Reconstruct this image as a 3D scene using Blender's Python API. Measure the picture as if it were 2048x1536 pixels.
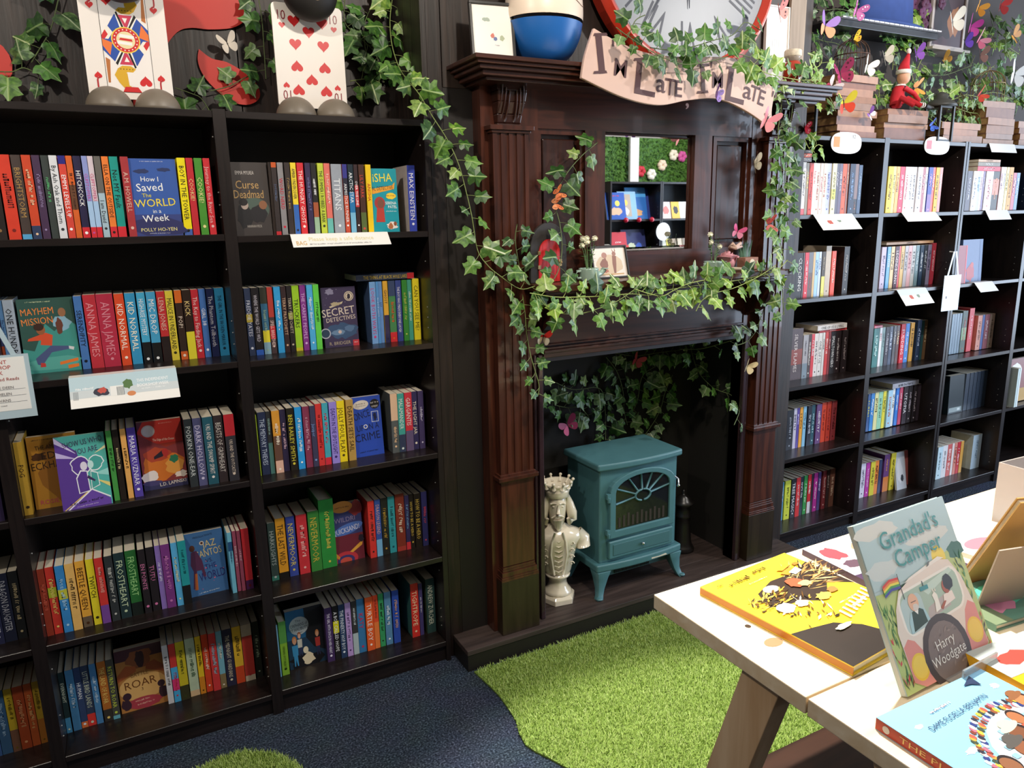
import bpy, math, random
import numpy as np
from mathutils import Vector, Matrix

for _o in list(bpy.data.objects):
    bpy.data.objects.remove(_o, do_unlink=True)
SC = bpy.context.scene
COL = SC.collection
RND = random.Random(11)


def lin(h):
    h = h.lstrip('#')
    out = []
    for i in (0, 2, 4):
        c = int(h[i:i + 2], 16) / 255
        out.append(c / 12.92 if c <= .04045 else ((c + .055) / 1.055) ** 2.4)
    return (*out, 1.0)


# ---------------------------------------------------------------- camera
def set_camera():
    yaw, pitch, roll = math.radians(27.742), math.radians(12.583), math.radians(-1.164)
    fw = Vector((math.sin(yaw) * math.cos(pitch), math.cos(yaw) * math.cos(pitch), -math.sin(pitch)))
    rt = Vector((math.cos(yaw), -math.sin(yaw), 0))
    up = rt.cross(fw)
    r2 = math.cos(roll) * rt + math.sin(roll) * up
    u2 = -math.sin(roll) * rt + math.cos(roll) * up
    cd = bpy.data.cameras.new('camera')
    cd.sensor_width = 36
    cd.lens = 36 * 1480.3 / 2048
    cd.clip_start = .02
    cam = bpy.data.objects.new('camera', cd)
    m = Matrix((r2, u2, -fw)).transposed().to_4x4()
    m.translation = (0, 0, 1.5086)
    cam.matrix_world = m
    COL.objects.link(cam)
    SC.camera = cam


set_camera()

# ---------------------------------------------------------------- world, lamps, exposure
w = bpy.data.worlds.new('room_light')
SC.world = w
w.use_nodes = True
w.node_tree.nodes['Background'].inputs[0].default_value = (1.0, .93, .86, 1)
w.node_tree.nodes['Background'].inputs[1].default_value = .40


def lamp(kind, name, loc, target, energy, color, **kw):
    d = bpy.data.lights.new(name, kind)
    d.energy = energy
    d.color = color
    for k, v in kw.items():
        setattr(d, k, v)
    o = bpy.data.objects.new(name, d)
    o.location = loc
    o.rotation_euler = (Vector(target) - Vector(loc)).to_track_quat('-Z', 'Y').to_euler()
    COL.objects.link(o)
    return o


# ceiling track spots, then one fill spot added for the opposite wall
lamp('SPOT', 'ceiling_or_fill_spot', (3.05, .75, 2.72), (2.7, 2.25, 1.9), 100, (1, .96, .90), spot_size=math.radians(84), spot_blend=.5, shadow_soft_size=.025)
lamp('SPOT', 'ceiling_or_fill_spot', (1.45, 1.75, 2.72), (1.27, .86, .74), 440, (1, .96, .89), spot_size=math.radians(56), spot_blend=.3, shadow_soft_size=.03)
lamp('SPOT', 'ceiling_or_fill_spot', (.95, .70, 2.72), (.9, 2.2, 1.5), 72, (1, .91, .79), spot_size=math.radians(125), spot_blend=.6, shadow_soft_size=.045)
lamp('SPOT', 'ceiling_or_fill_spot', (-.75, .70, 2.72), (.1, 2.2, 1.6), 66, (1, .91, .79), spot_size=math.radians(125), spot_blend=.6, shadow_soft_size=.045)
lamp('SPOT', 'ceiling_or_fill_spot', (1.2, .9, 2.72), (1.2, 1.75, 0), 40, (1, .95, .84), spot_size=math.radians(60), spot_blend=.7, shadow_soft_size=.06)
lamp('SPOT', 'ceiling_or_fill_spot', (4.3, .2, 2.72), (4.65, -1.5, 1.75), 150, (1, .96, .90), spot_size=math.radians(90), spot_blend=.6, shadow_soft_size=.05)  # added fill, brightens the opposite bookcases reflected in the mirror
# shop window daylight from the far end of the room
lamp('AREA', 'shop_window_daylight', (6.3, .1, 1.55), (3.1, 2.2, 1.1), 190, (.66, .80, 1), shape='RECTANGLE', size=3.2, size_y=2.3)

SC.view_settings.view_transform = 'Standard'
SC.view_settings.look = 'None'
SC.view_settings.gamma = 1
SC.view_settings.use_curve_mapping = False
SC.view_settings.exposure = 0.12


# ---------------------------------------------------------------- materials
MATS = {}


def mat(color, rough=.5, spec=.5, metal=0., coat=0., var=0., bump=0., scale=60., name=None, emit=0., trans=0., stretch=None):
    key = (color, rough, spec, metal, coat, var, bump, scale, emit, trans, stretch)
    if key in MATS:
        return MATS[key]
    m = bpy.data.materials.new(name or 'm_' + color)
    m.use_nodes = True
    nt = m.node_tree
    b = nt.nodes['Principled BSDF']
    c = lin(color)
    b.inputs['Base Color'].default_value = c
    b.inputs['Roughness'].default_value = rough
    b.inputs['Specular IOR Level'].default_value = spec
    b.inputs['Metallic'].default_value = metal
    b.inputs['Coat Weight'].default_value = coat
    b.inputs['Coat Roughness'].default_value = .12
    b.inputs['Transmission Weight'].default_value = trans
    if emit:
        b.inputs['Emission Color'].default_value = c
        b.inputs['Emission Strength'].default_value = emit
    if var or bump:
        tc = nt.nodes.new('ShaderNodeTexCoord')
        mp = nt.nodes.new('ShaderNodeMapping')
        nt.links.new(tc.outputs['Object'], mp.inputs[0])
        if stretch:
            mp.inputs['Scale'].default_value = stretch
        n = nt.nodes.new('ShaderNodeTexNoise')
        n.inputs['Scale'].default_value = scale
        n.inputs['Detail'].default_value = 5
        nt.links.new(mp.outputs[0], n.inputs['Vector'])
        if var:
            r = nt.nodes.new('ShaderNodeValToRGB')
            r.color_ramp.elements[0].position = .3
            r.color_ramp.elements[1].position = .7
            r.color_ramp.elements[0].color = [max(0, x * (1 - var)) for x in c[:3]] + [1]
            r.color_ramp.elements[1].color = [min(1, x * (1 + var)) for x in c[:3]] + [1]
            nt.links.new(n.outputs['Fac'], r.inputs[0])
            nt.links.new(r.outputs[0], b.inputs['Base Color'])
        if bump:
            bp = nt.nodes.new('ShaderNodeBump')
            bp.inputs['Strength'].default_value = bump
            bp.inputs['Distance'].default_value = .004
            nt.links.new(n.outputs['Fac'], bp.inputs['Height'])
            nt.links.new(bp.outputs[0], b.inputs['Normal'])
    MATS[key] = m
    return m


def wood(color, dark, rough=.4, scale=9., stretch=(6, 6, .5), bump=.15, coat=0., name='wood', spec=.5):
    key = ('wood', color, dark, rough, scale, stretch, bump, coat, spec)
    if key in MATS:
        return MATS[key]
    m = bpy.data.materials.new(name)
    m.use_nodes = True
    nt = m.node_tree
    b = nt.nodes['Principled BSDF']
    b.inputs['Roughness'].default_value = rough
    b.inputs['Coat Weight'].default_value = coat
    b.inputs['Specular IOR Level'].default_value = spec
    tc = nt.nodes.new('ShaderNodeTexCoord')
    mp = nt.nodes.new('ShaderNodeMapping')
    mp.inputs['Scale'].default_value = stretch
    n = nt.nodes.new('ShaderNodeTexNoise')
    n.inputs['Scale'].default_value = scale
    n.inputs['Detail'].default_value = 8
    n.inputs['Distortion'].default_value = .6
    r = nt.nodes.new('ShaderNodeValToRGB')
    r.color_ramp.elements[0].position = .35
    r.color_ramp.elements[1].position = .68
    r.color_ramp.elements[0].color = lin(dark)
    r.color_ramp.elements[1].color = lin(color)
    bp = nt.nodes.new('ShaderNodeBump')
    bp.inputs['Strength'].default_value = bump
    bp.inputs['Distance'].default_value = .002
    L = nt.links.new
    L(tc.outputs['Object'], mp.inputs[0]); L(mp.outputs[0], n.inputs['Vector']); L(n.outputs['Fac'], r.inputs[0])
    L(r.outputs[0], b.inputs['Base Color']); L(n.outputs['Fac'], bp.inputs['Height']); L(bp.outputs[0], b.inputs['Normal'])
    MATS[key] = m
    return m


# ---------------------------------------------------------------- mesh building
class MB:
    def __init__(s):
        s.v = []; s.f = []; s.fm = []; s.smooth = []

    def add(s, vs, fs, m=0, smooth=False):
        o = len(s.v)
        s.v += [tuple(x) for x in vs]
        for f in fs:
            s.f.append([i + o for i in f]); s.fm.append(m); s.smooth.append(smooth)
        return s

    def box(s, x0, x1, y0, y1, z0, z1, m=0, M=None):
        vs = [(x0, y0, z0), (x1, y0, z0), (x1, y1, z0), (x0, y1, z0), (x0, y0, z1), (x1, y0, z1), (x1, y1, z1), (x0, y1, z1)]
        if M is not None:
            vs = [M @ Vector(p) for p in vs]
        return s.add(vs, [(0, 3, 2, 1), (4, 5, 6, 7), (0, 1, 5, 4), (1, 2, 6, 5), (2, 3, 7, 6), (3, 0, 4, 7)], m)

    def prism(s, pts, y0, y1, m=0, M=None):
        """outline pts (x,z), counter-clockwise seen from -Y, extruded from y0 (front) to y1"""
        n = len(pts)
        vs = [(x, y0, z) for x, z in pts] + [(x, y1, z) for x, z in pts]
        fs = [list(range(n)), list(range(2 * n - 1, n - 1, -1))]
        fs += [(i, n + i, n + (i + 1) % n, (i + 1) % n) for i in range(n)]
        if M is not None:
            vs = [M @ Vector(p) for p in vs]
        return s.add(vs, fs, m)

    def poly(s, pts, y=0., m=0):
        return s.add([(x, y, z) for x, z in pts], [list(range(len(pts)))], m)

    def lathe(s, prof, n=24, c=(0, 0, 0), m=0, smooth=True, sx=1., sy=1., phase=0., cap=True):
        vs = []; fs = []
        for r, z in prof:
            for k in range(n):
                a = 2 * math.pi * k / n + phase
                vs.append((c[0] + r * sx * math.cos(a), c[1] + r * sy * math.sin(a), c[2] + z))
        for i in range(len(prof) - 1):
            for k in range(n):
                fs.append((i * n + k, i * n + (k + 1) % n, (i + 1) * n + (k + 1) % n, (i + 1) * n + k))
        if cap:
            fs.append(list(range(n - 1, -1, -1)))
            fs.append([(len(prof) - 1) * n + k for k in range(n)])
        return s.add(vs, fs, m, smooth)

    def tube(s, path, r, n=6, m=0, smooth=True, closed=False):
        P = [Vector(p) for p in path]
        if not isinstance(r, (list, tuple)):
            r = [r] * len(P)
        vs = []; fs = []
        ref = None
        for i, p in enumerate(P):
            if closed:
                t = P[(i + 1) % len(P)] - P[i - 1]
            else:
                t = P[min(i + 1, len(P) - 1)] - P[max(i - 1, 0)]
            if t.length < 1e-9:
                t = Vector((0, 0, 1))
            t.normalize()
            if ref is None:
                ref = Vector((0, 0, 1)) if abs(t.z) < .9 else Vector((1, 0, 0))
            a = t.cross(ref)
            if a.length < 1e-6:
                a = t.cross(Vector((1, 0, 0)))
            a.normalize(); b = t.cross(a); ref = -b if False else ref
            for k in range(n):
                q = 2 * math.pi * k / n
                vs.append(p + (a * math.cos(q) + b * math.sin(q)) * r[i])
        L = len(P)
        for i in range(L if closed else L - 1):
            for k in range(n):
                j = (i + 1) % L
                fs.append((i * n + k, i * n + (k + 1) % n, j * n + (k + 1) % n, j * n + k))
        if not closed:
            fs.append(list(range(n))); fs.append([(L - 1) * n + k for k in range(n - 1, -1, -1)])
        return s.add(vs, fs, m, smooth)

    def ball(s, c, r, n=16, m=0, sx=1, sy=1, sz=1):
        prof = [(r * math.sin(math.pi * i / n) + 1e-5, -r * sz * math.cos(math.pi * i / n)) for i in range(n + 1)]
        return s.lathe(prof, n, c, m, True, sx, sy)

    def mesh(s, name, mats):
        me = bpy.data.meshes.new(name)
        me.from_pydata(s.v, [], s.f)
        for mm in (mats if isinstance(mats, (list, tuple)) else [mats]):
            me.materials.append(mm)
        me.polygons.foreach_set('material_index', s.fm)
        me.polygons.foreach_set('use_smooth', s.smooth)
        me.update()
        return me

    def obj(s, name, mats, parent=None, bevel=0., seg=2, M=None):
        o = bpy.data.objects.new(name, s.mesh(name, mats))
        COL.objects.link(o)
        if parent is not None:
            o.parent = parent
        if M is not None:
            o.matrix_local = M
        if bevel:
            b = o.modifiers.new('bevel', 'BEVEL')
            b.width = bevel; b.segments = seg; b.limit_method = 'ANGLE'; b.angle_limit = .6
        return o


def tag(o, label, cat, group=None):
    o['label'] = label; o['category'] = cat
    if group:
        o['group'] = group
    return o


def struct(o, label=None):
    o['kind'] = 'structure'
    if label:
        o['label'] = label
    return o


def thing(name, label, cat, loc=(0, 0, 0), rot=(0, 0, 0), group=None):
    o = bpy.data.objects.new(name, None)
    o.empty_display_size = .02
    COL.objects.link(o)
    o.location = loc; o.rotation_euler = rot
    return tag(o, label, cat, group)


def link_obj(name, me, parent=None, M=None):
    o = bpy.data.objects.new(name, me)
    COL.objects.link(o)
    if parent is not None:
        o.parent = parent
    if M is not None:
        o.matrix_local = M
    return o


# ---------------------------------------------------------------- lettering
TXT = {}


def text_geo(t, res=1, bold=0.):
    """outline lettering as flat triangles, cap height ~ .7, returns verts (x,z), faces, width"""
    if (t, res, bold) in TXT:
        return TXT[(t, res, bold)]
    cu = bpy.data.curves.new('t', 'FONT')
    cu.body = t
    cu.resolution_u = res
    cu.size = 1
    cu.offset = bold
    ob = bpy.data.objects.new('t', cu)
    me = ob.to_mesh()
    vs = [(v.co.x, v.co.y) for v in me.vertices]
    fs = [list(p.vertices) for p in me.polygons]
    ob.to_mesh_clear()
    bpy.data.objects.remove(ob); bpy.data.curves.remove(cu)
    if vs:
        x0 = min(v[0] for v in vs); x1 = max(v[0] for v in vs)
        vs = [(x - x0, y) for x, y in vs]
        wd = x1 - x0
    else:
        wd = .001
    TXT[(t, res, bold)] = (vs, fs, wd)
    return TXT[(t, res, bold)]


def scribble(seed, n):
    """illegible small print: a line of short uneven strokes, unit height"""
    r = random.Random(seed)
    vs = []; fs = []; x = 0
    for k in range(n):
        if r.random() < .17:
            x += .35
        w_ = r.uniform(.22, .5); h0 = r.uniform(0, .12); h1 = r.uniform(.45, .72)
        t = r.uniform(.1, .16)
        kind = r.randrange(4)
        segs = [((x, h0), (x + t, h1))]
        if kind != 0:
            segs.append(((x + w_ - t, h0), (x + w_, h1)))
        if kind != 1:
            segs.append(((x, h0 if kind == 2 else h1 - t), (x + w_, (h0 if kind == 2 else h1 - t) + t)))
        for (a, b), (c, d) in segs:
            o = len(vs)
            vs += [(a, b), (c, b), (c, d), (a, d)]
            fs.append([o, o + 1, o + 2, o + 3])
        x += w_ + .12
    return vs, fs, x


def circ(x, y, rx, ry=None, n=20, rot=0, a0=0, a1=2 * math.pi):
    ry = rx if ry is None else ry
    out = []
    for k in range(n):
        a = a0 + (a1 - a0) * k / (n if abs(a1 - a0 - 2 * math.pi) < 1e-6 else n - 1)
        p, q = rx * math.cos(a), ry * math.sin(a)
        out.append((x + p * math.cos(rot) - q * math.sin(rot), y + p * math.sin(rot) + q * math.cos(rot)))
    return out


def heart(x, y, s, flip=False, n=22):
    out = []
    for k in range(n):
        t = 2 * math.pi * k / n
        hx = 16 * math.sin(t) ** 3
        hy = 13 * math.cos(t) - 5 * math.cos(2 * t) - 2 * math.cos(3 * t) - math.cos(4 * t)
        out.append((x - hx * s / 32, y + (-hy if flip else hy) * s / 32))
    return out if not flip else out[::-1]


def rrect(x0, y0, x1, y1, r, ry=None, n=5, sk=0.):
    """rounded rectangle, sheared upwards to the right by sk"""
    ry = ry or r
    out = []
    for cx, cy, a0 in ((x0 + r, y0 + ry, 180), (x1 - r, y0 + ry, 270), (x1 - r, y1 - ry, 0), (x0 + r, y1 - ry, 90)):
        for k in range(n):
            a = math.radians(a0 + 90 * k / (n - 1))
            out.append((cx + r * math.cos(a), cy + ry * math.sin(a)))
    return [(x, y + sk * (x - .5)) for x, y in out]


def art(parent, ops, w_, h_, name='cover_art', y0=-.0004, M=None, rough=.45):
    """flat print: ops in units of the sheet (0..1), sheet is w_ x h_ centred on x, standing on z=0, facing -Y"""
    mb = MB(); mats = []; idx = {}
    y = y0

    def mi(c):
        if c not in idx:
            idx[c] = len(mats); mats.append(mat(c, rough))
        return idx[c]

    def area(p):
        return sum(p[i][0] * p[(i + 1) % len(p)][1] - p[(i + 1) % len(p)][0] * p[i][1] for i in range(len(p)))
    for op in ops:
        k = op[0]
        if k == 't':      # text, cx, cy, height(of sheet height), colour, rot deg, max width
            _, s, cx, cy, hh, c = op[:6]
            rot = math.radians(op[6]) if len(op) > 6 else 0
            mw = op[7] if len(op) > 7 else None
            vs, fs, wd = text_geo(s, 2)
            sc = hh * h_ / .7
            sx = sc
            if mw and wd * sc > mw * w_:
                sx = mw * w_ / wd
            pts = []
            for a, b in vs:
                p, q = (a - wd / 2) * sx, (b - .35) * sc
                pts.append(((cx - .5) * w_ + p * math.cos(rot) - q * math.sin(rot), y, cy * h_ + p * math.sin(rot) + q * math.cos(rot)))
            mb.add(pts, fs, mi(c))
        elif k == 's':    # illegible line: n, cx, cy, height, colour, rot
            _, n, cx, cy, hh, c = op[:6]
            rot = math.radians(op[6]) if len(op) > 6 else 0
            vs, fs, wd = scribble(n * 7 + int(cx * 100) + int(cy * 1000), n)
            sc = hh * h_
            pts = []
            for a, b in vs:
                p, q = (a - wd / 2) * sc, (b - .35) * sc
                pts.append(((cx - .5) * w_ + p * math.cos(rot) - q * math.sin(rot), y, cy * h_ + p * math.sin(rot) + q * math.cos(rot)))
            mb.add(pts, fs, mi(c))
        else:
            if k == 'r':
                _, a, b, c2, d, c = op
                p = [(a, b), (c2, b), (c2, d), (a, d)]
            elif k == 'c':
                _, a, b, r_, c = op
                p = circ(a, b, r_, r_ * w_ / h_)
            elif k == 'e':
                _, a, b, rx, ry, c = op[:6]
                p = circ(a, b, rx, ry, 20, math.radians(op[6]) if len(op) > 6 else 0)
            elif k == 'h':
                _, a, b, s_, c, fl = op
                p = [(a + (u - a), b + (v - b) * w_ / h_) for u, v in heart(a, b, s_, fl)]
            else:
                _, p, c = op
            p = [((u - .5) * w_, v * h_) for u, v in p]
            if area(p) < 0:
                p = p[::-1]
            mb.poly(p, y, mi(c))
        y -= .00001
    return mb.obj(name, mats, parent, M=M)


def ease(pts, n=8):
    """smooth curve through 2D/3D points (Catmull-Rom)"""
    P = [Vector(p) for p in pts]
    out = []
    for i in range(len(P) - 1):
        a, b, c, d = P[max(i - 1, 0)], P[i], P[i + 1], P[min(i + 2, len(P) - 1)]
        for k in range(n):
            t = k / n
            out.append(.5 * ((2 * b) + (c - a) * t + (2 * a - 5 * b + 4 * c - d) * t * t + (3 * b - a - 3 * c + d) * t ** 3))
    out.append(P[-1])
    return out


# ---------------------------------------------------------------- shell
def carpet_mat():
    m = bpy.data.materials.new('navy_carpet')
    m.use_nodes = True
    nt = m.node_tree; b = nt.nodes['Principled BSDF']; L = nt.links.new
    b.inputs['Roughness'].default_value = .95
    b.inputs['Specular IOR Level'].default_value = .1
    tc = nt.nodes.new('ShaderNodeTexCoord')
    n = nt.nodes.new('ShaderNodeTexNoise'); n.inputs['Scale'].default_value = 170; n.inputs['Detail'].default_value = 4
    n2 = nt.nodes.new('ShaderNodeTexNoise'); n2.inputs['Scale'].default_value = 9
    r = nt.nodes.new('ShaderNodeValToRGB')
    e = r.color_ramp.elements
    e[0].position = .36; e[0].color = lin('1e242e')
    e[1].position = .74; e[1].color = lin('6a7688')
    e2 = r.color_ramp.elements.new(.55); e2.color = lin('3a4352')
    mx = nt.nodes.new('ShaderNodeMix'); mx.data_type = 'RGBA'; mx.blend_type = 'MULTIPLY'; mx.inputs['Factor'].default_value = .35
    bp = nt.nodes.new('ShaderNodeBump'); bp.inputs['Strength'].default_value = .9; bp.inputs['Distance'].default_value = .004
    L(tc.outputs['Object'], n.inputs['Vector']); L(tc.outputs['Object'], n2.inputs['Vector'])
    L(n.outputs['Fac'], r.inputs[0]); L(r.outputs[0], mx.inputs['A']); L(n2.outputs['Color'], mx.inputs['B'])
    L(mx.outputs['Result'], b.inputs['Base Color']); L(n.outputs['Fac'], bp.inputs['Height']); L(bp.outputs[0], b.inputs['Normal'])
    return m


struct(MB().box(-2.6, 6.4, -1.85, 2.62, -.05, 0).obj('floor', carpet_mat()), 'navy blue speckled carpet floor')
WALL = mat('2a211e', .6)
PLANK = [wood("2f221c", "1a120f", .45, 7, (9, 9, .7), .35, name='dark_plank'), wood("2a1e19", "17100d", .45, 7, (9, 9, .7), .35, name='dark_plank'), wood("33261f", "1d1511", .5, 7, (9, 9, .7), .35, name='dark_plank')]
PLAIN = mat('4a4340', .8, var=.15, scale=3)

wb = struct(MB().box(-2.6, .887, 2.475, 2.6, 0, 2.8).obj('wall_back_left', WALL), 'wall of dark stained planks behind the bookcases')
xs = [-2.6, -2.2, -1.75, -1.3, -.88, -.45, -.22, .072, .395, .60, .885]
for i in range(len(xs) - 1):
    link_obj('plank', MB().box(xs[i] + .002, xs[i + 1] - .002, 2.458 - .002 * (i % 2), 2.476, 0, 2.8).mesh('plank', PLANK[i % 3]), wb)
br = struct(MB().box(.89, 1.03, 2.205, 2.6, 0, 2.8).box(2.365, 2.50, 2.205, 2.6, 0, 2.8).box(1.03, 2.365, 2.205, 2.6, 1.25, 2.8).box(1.03, 2.365, 2.49, 2.6, 0, 1.25).obj('wall_breast', WALL), 'chimney breast faced with dark planks')
bx_ = [.888, .935, 1.385, 1.82, 2.24, 2.502]
for i in range(5):
    link_obj('plank', MB().box(bx_[i] + .0015, bx_[i + 1] - .0015, 2.19 - .0015 * (i % 2), 2.206, 1.90 if i not in (0, 4) else 0, 2.8).mesh('plank', PLANK[(i + 1) % 3]), br)
link_obj('plank', MB().box(.935, 1.04, 2.191, 2.206, 0, 1.90).mesh('plank', mat('1c1715', .55)), br)
# return of the breast: corner post of two battens
for a, b_ in ((2.19, 2.262), (2.262, 2.33), (2.33, 2.458)):
    link_obj('batten', MB().box(.872, .889, a + .001, b_ - .001, 0, 2.8).mesh('batten', PLANK[1]), br)
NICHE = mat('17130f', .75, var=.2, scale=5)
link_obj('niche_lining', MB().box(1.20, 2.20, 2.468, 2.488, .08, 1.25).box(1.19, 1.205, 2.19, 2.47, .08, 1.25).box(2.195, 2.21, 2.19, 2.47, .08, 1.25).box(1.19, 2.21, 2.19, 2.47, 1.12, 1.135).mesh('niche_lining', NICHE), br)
struct(MB().box(2.50, 6.4, 2.545, 2.62, 0, 2.8).obj('wall_back_right', PLAIN), 'grey brown wall behind the sunlit bookcases')
struct(MB().box(-2.7, -2.6, -1.85, 2.62, 0, 2.8).obj('wall_left', mat('6a5f55', .8)), 'plain brown side wall')
struct(MB().box(-2.6, 6.4, -1.95, -1.85, 0, 2.8).obj('wall_front', mat('8a857c', .8)), 'pale wall opposite the fireplace')


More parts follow.
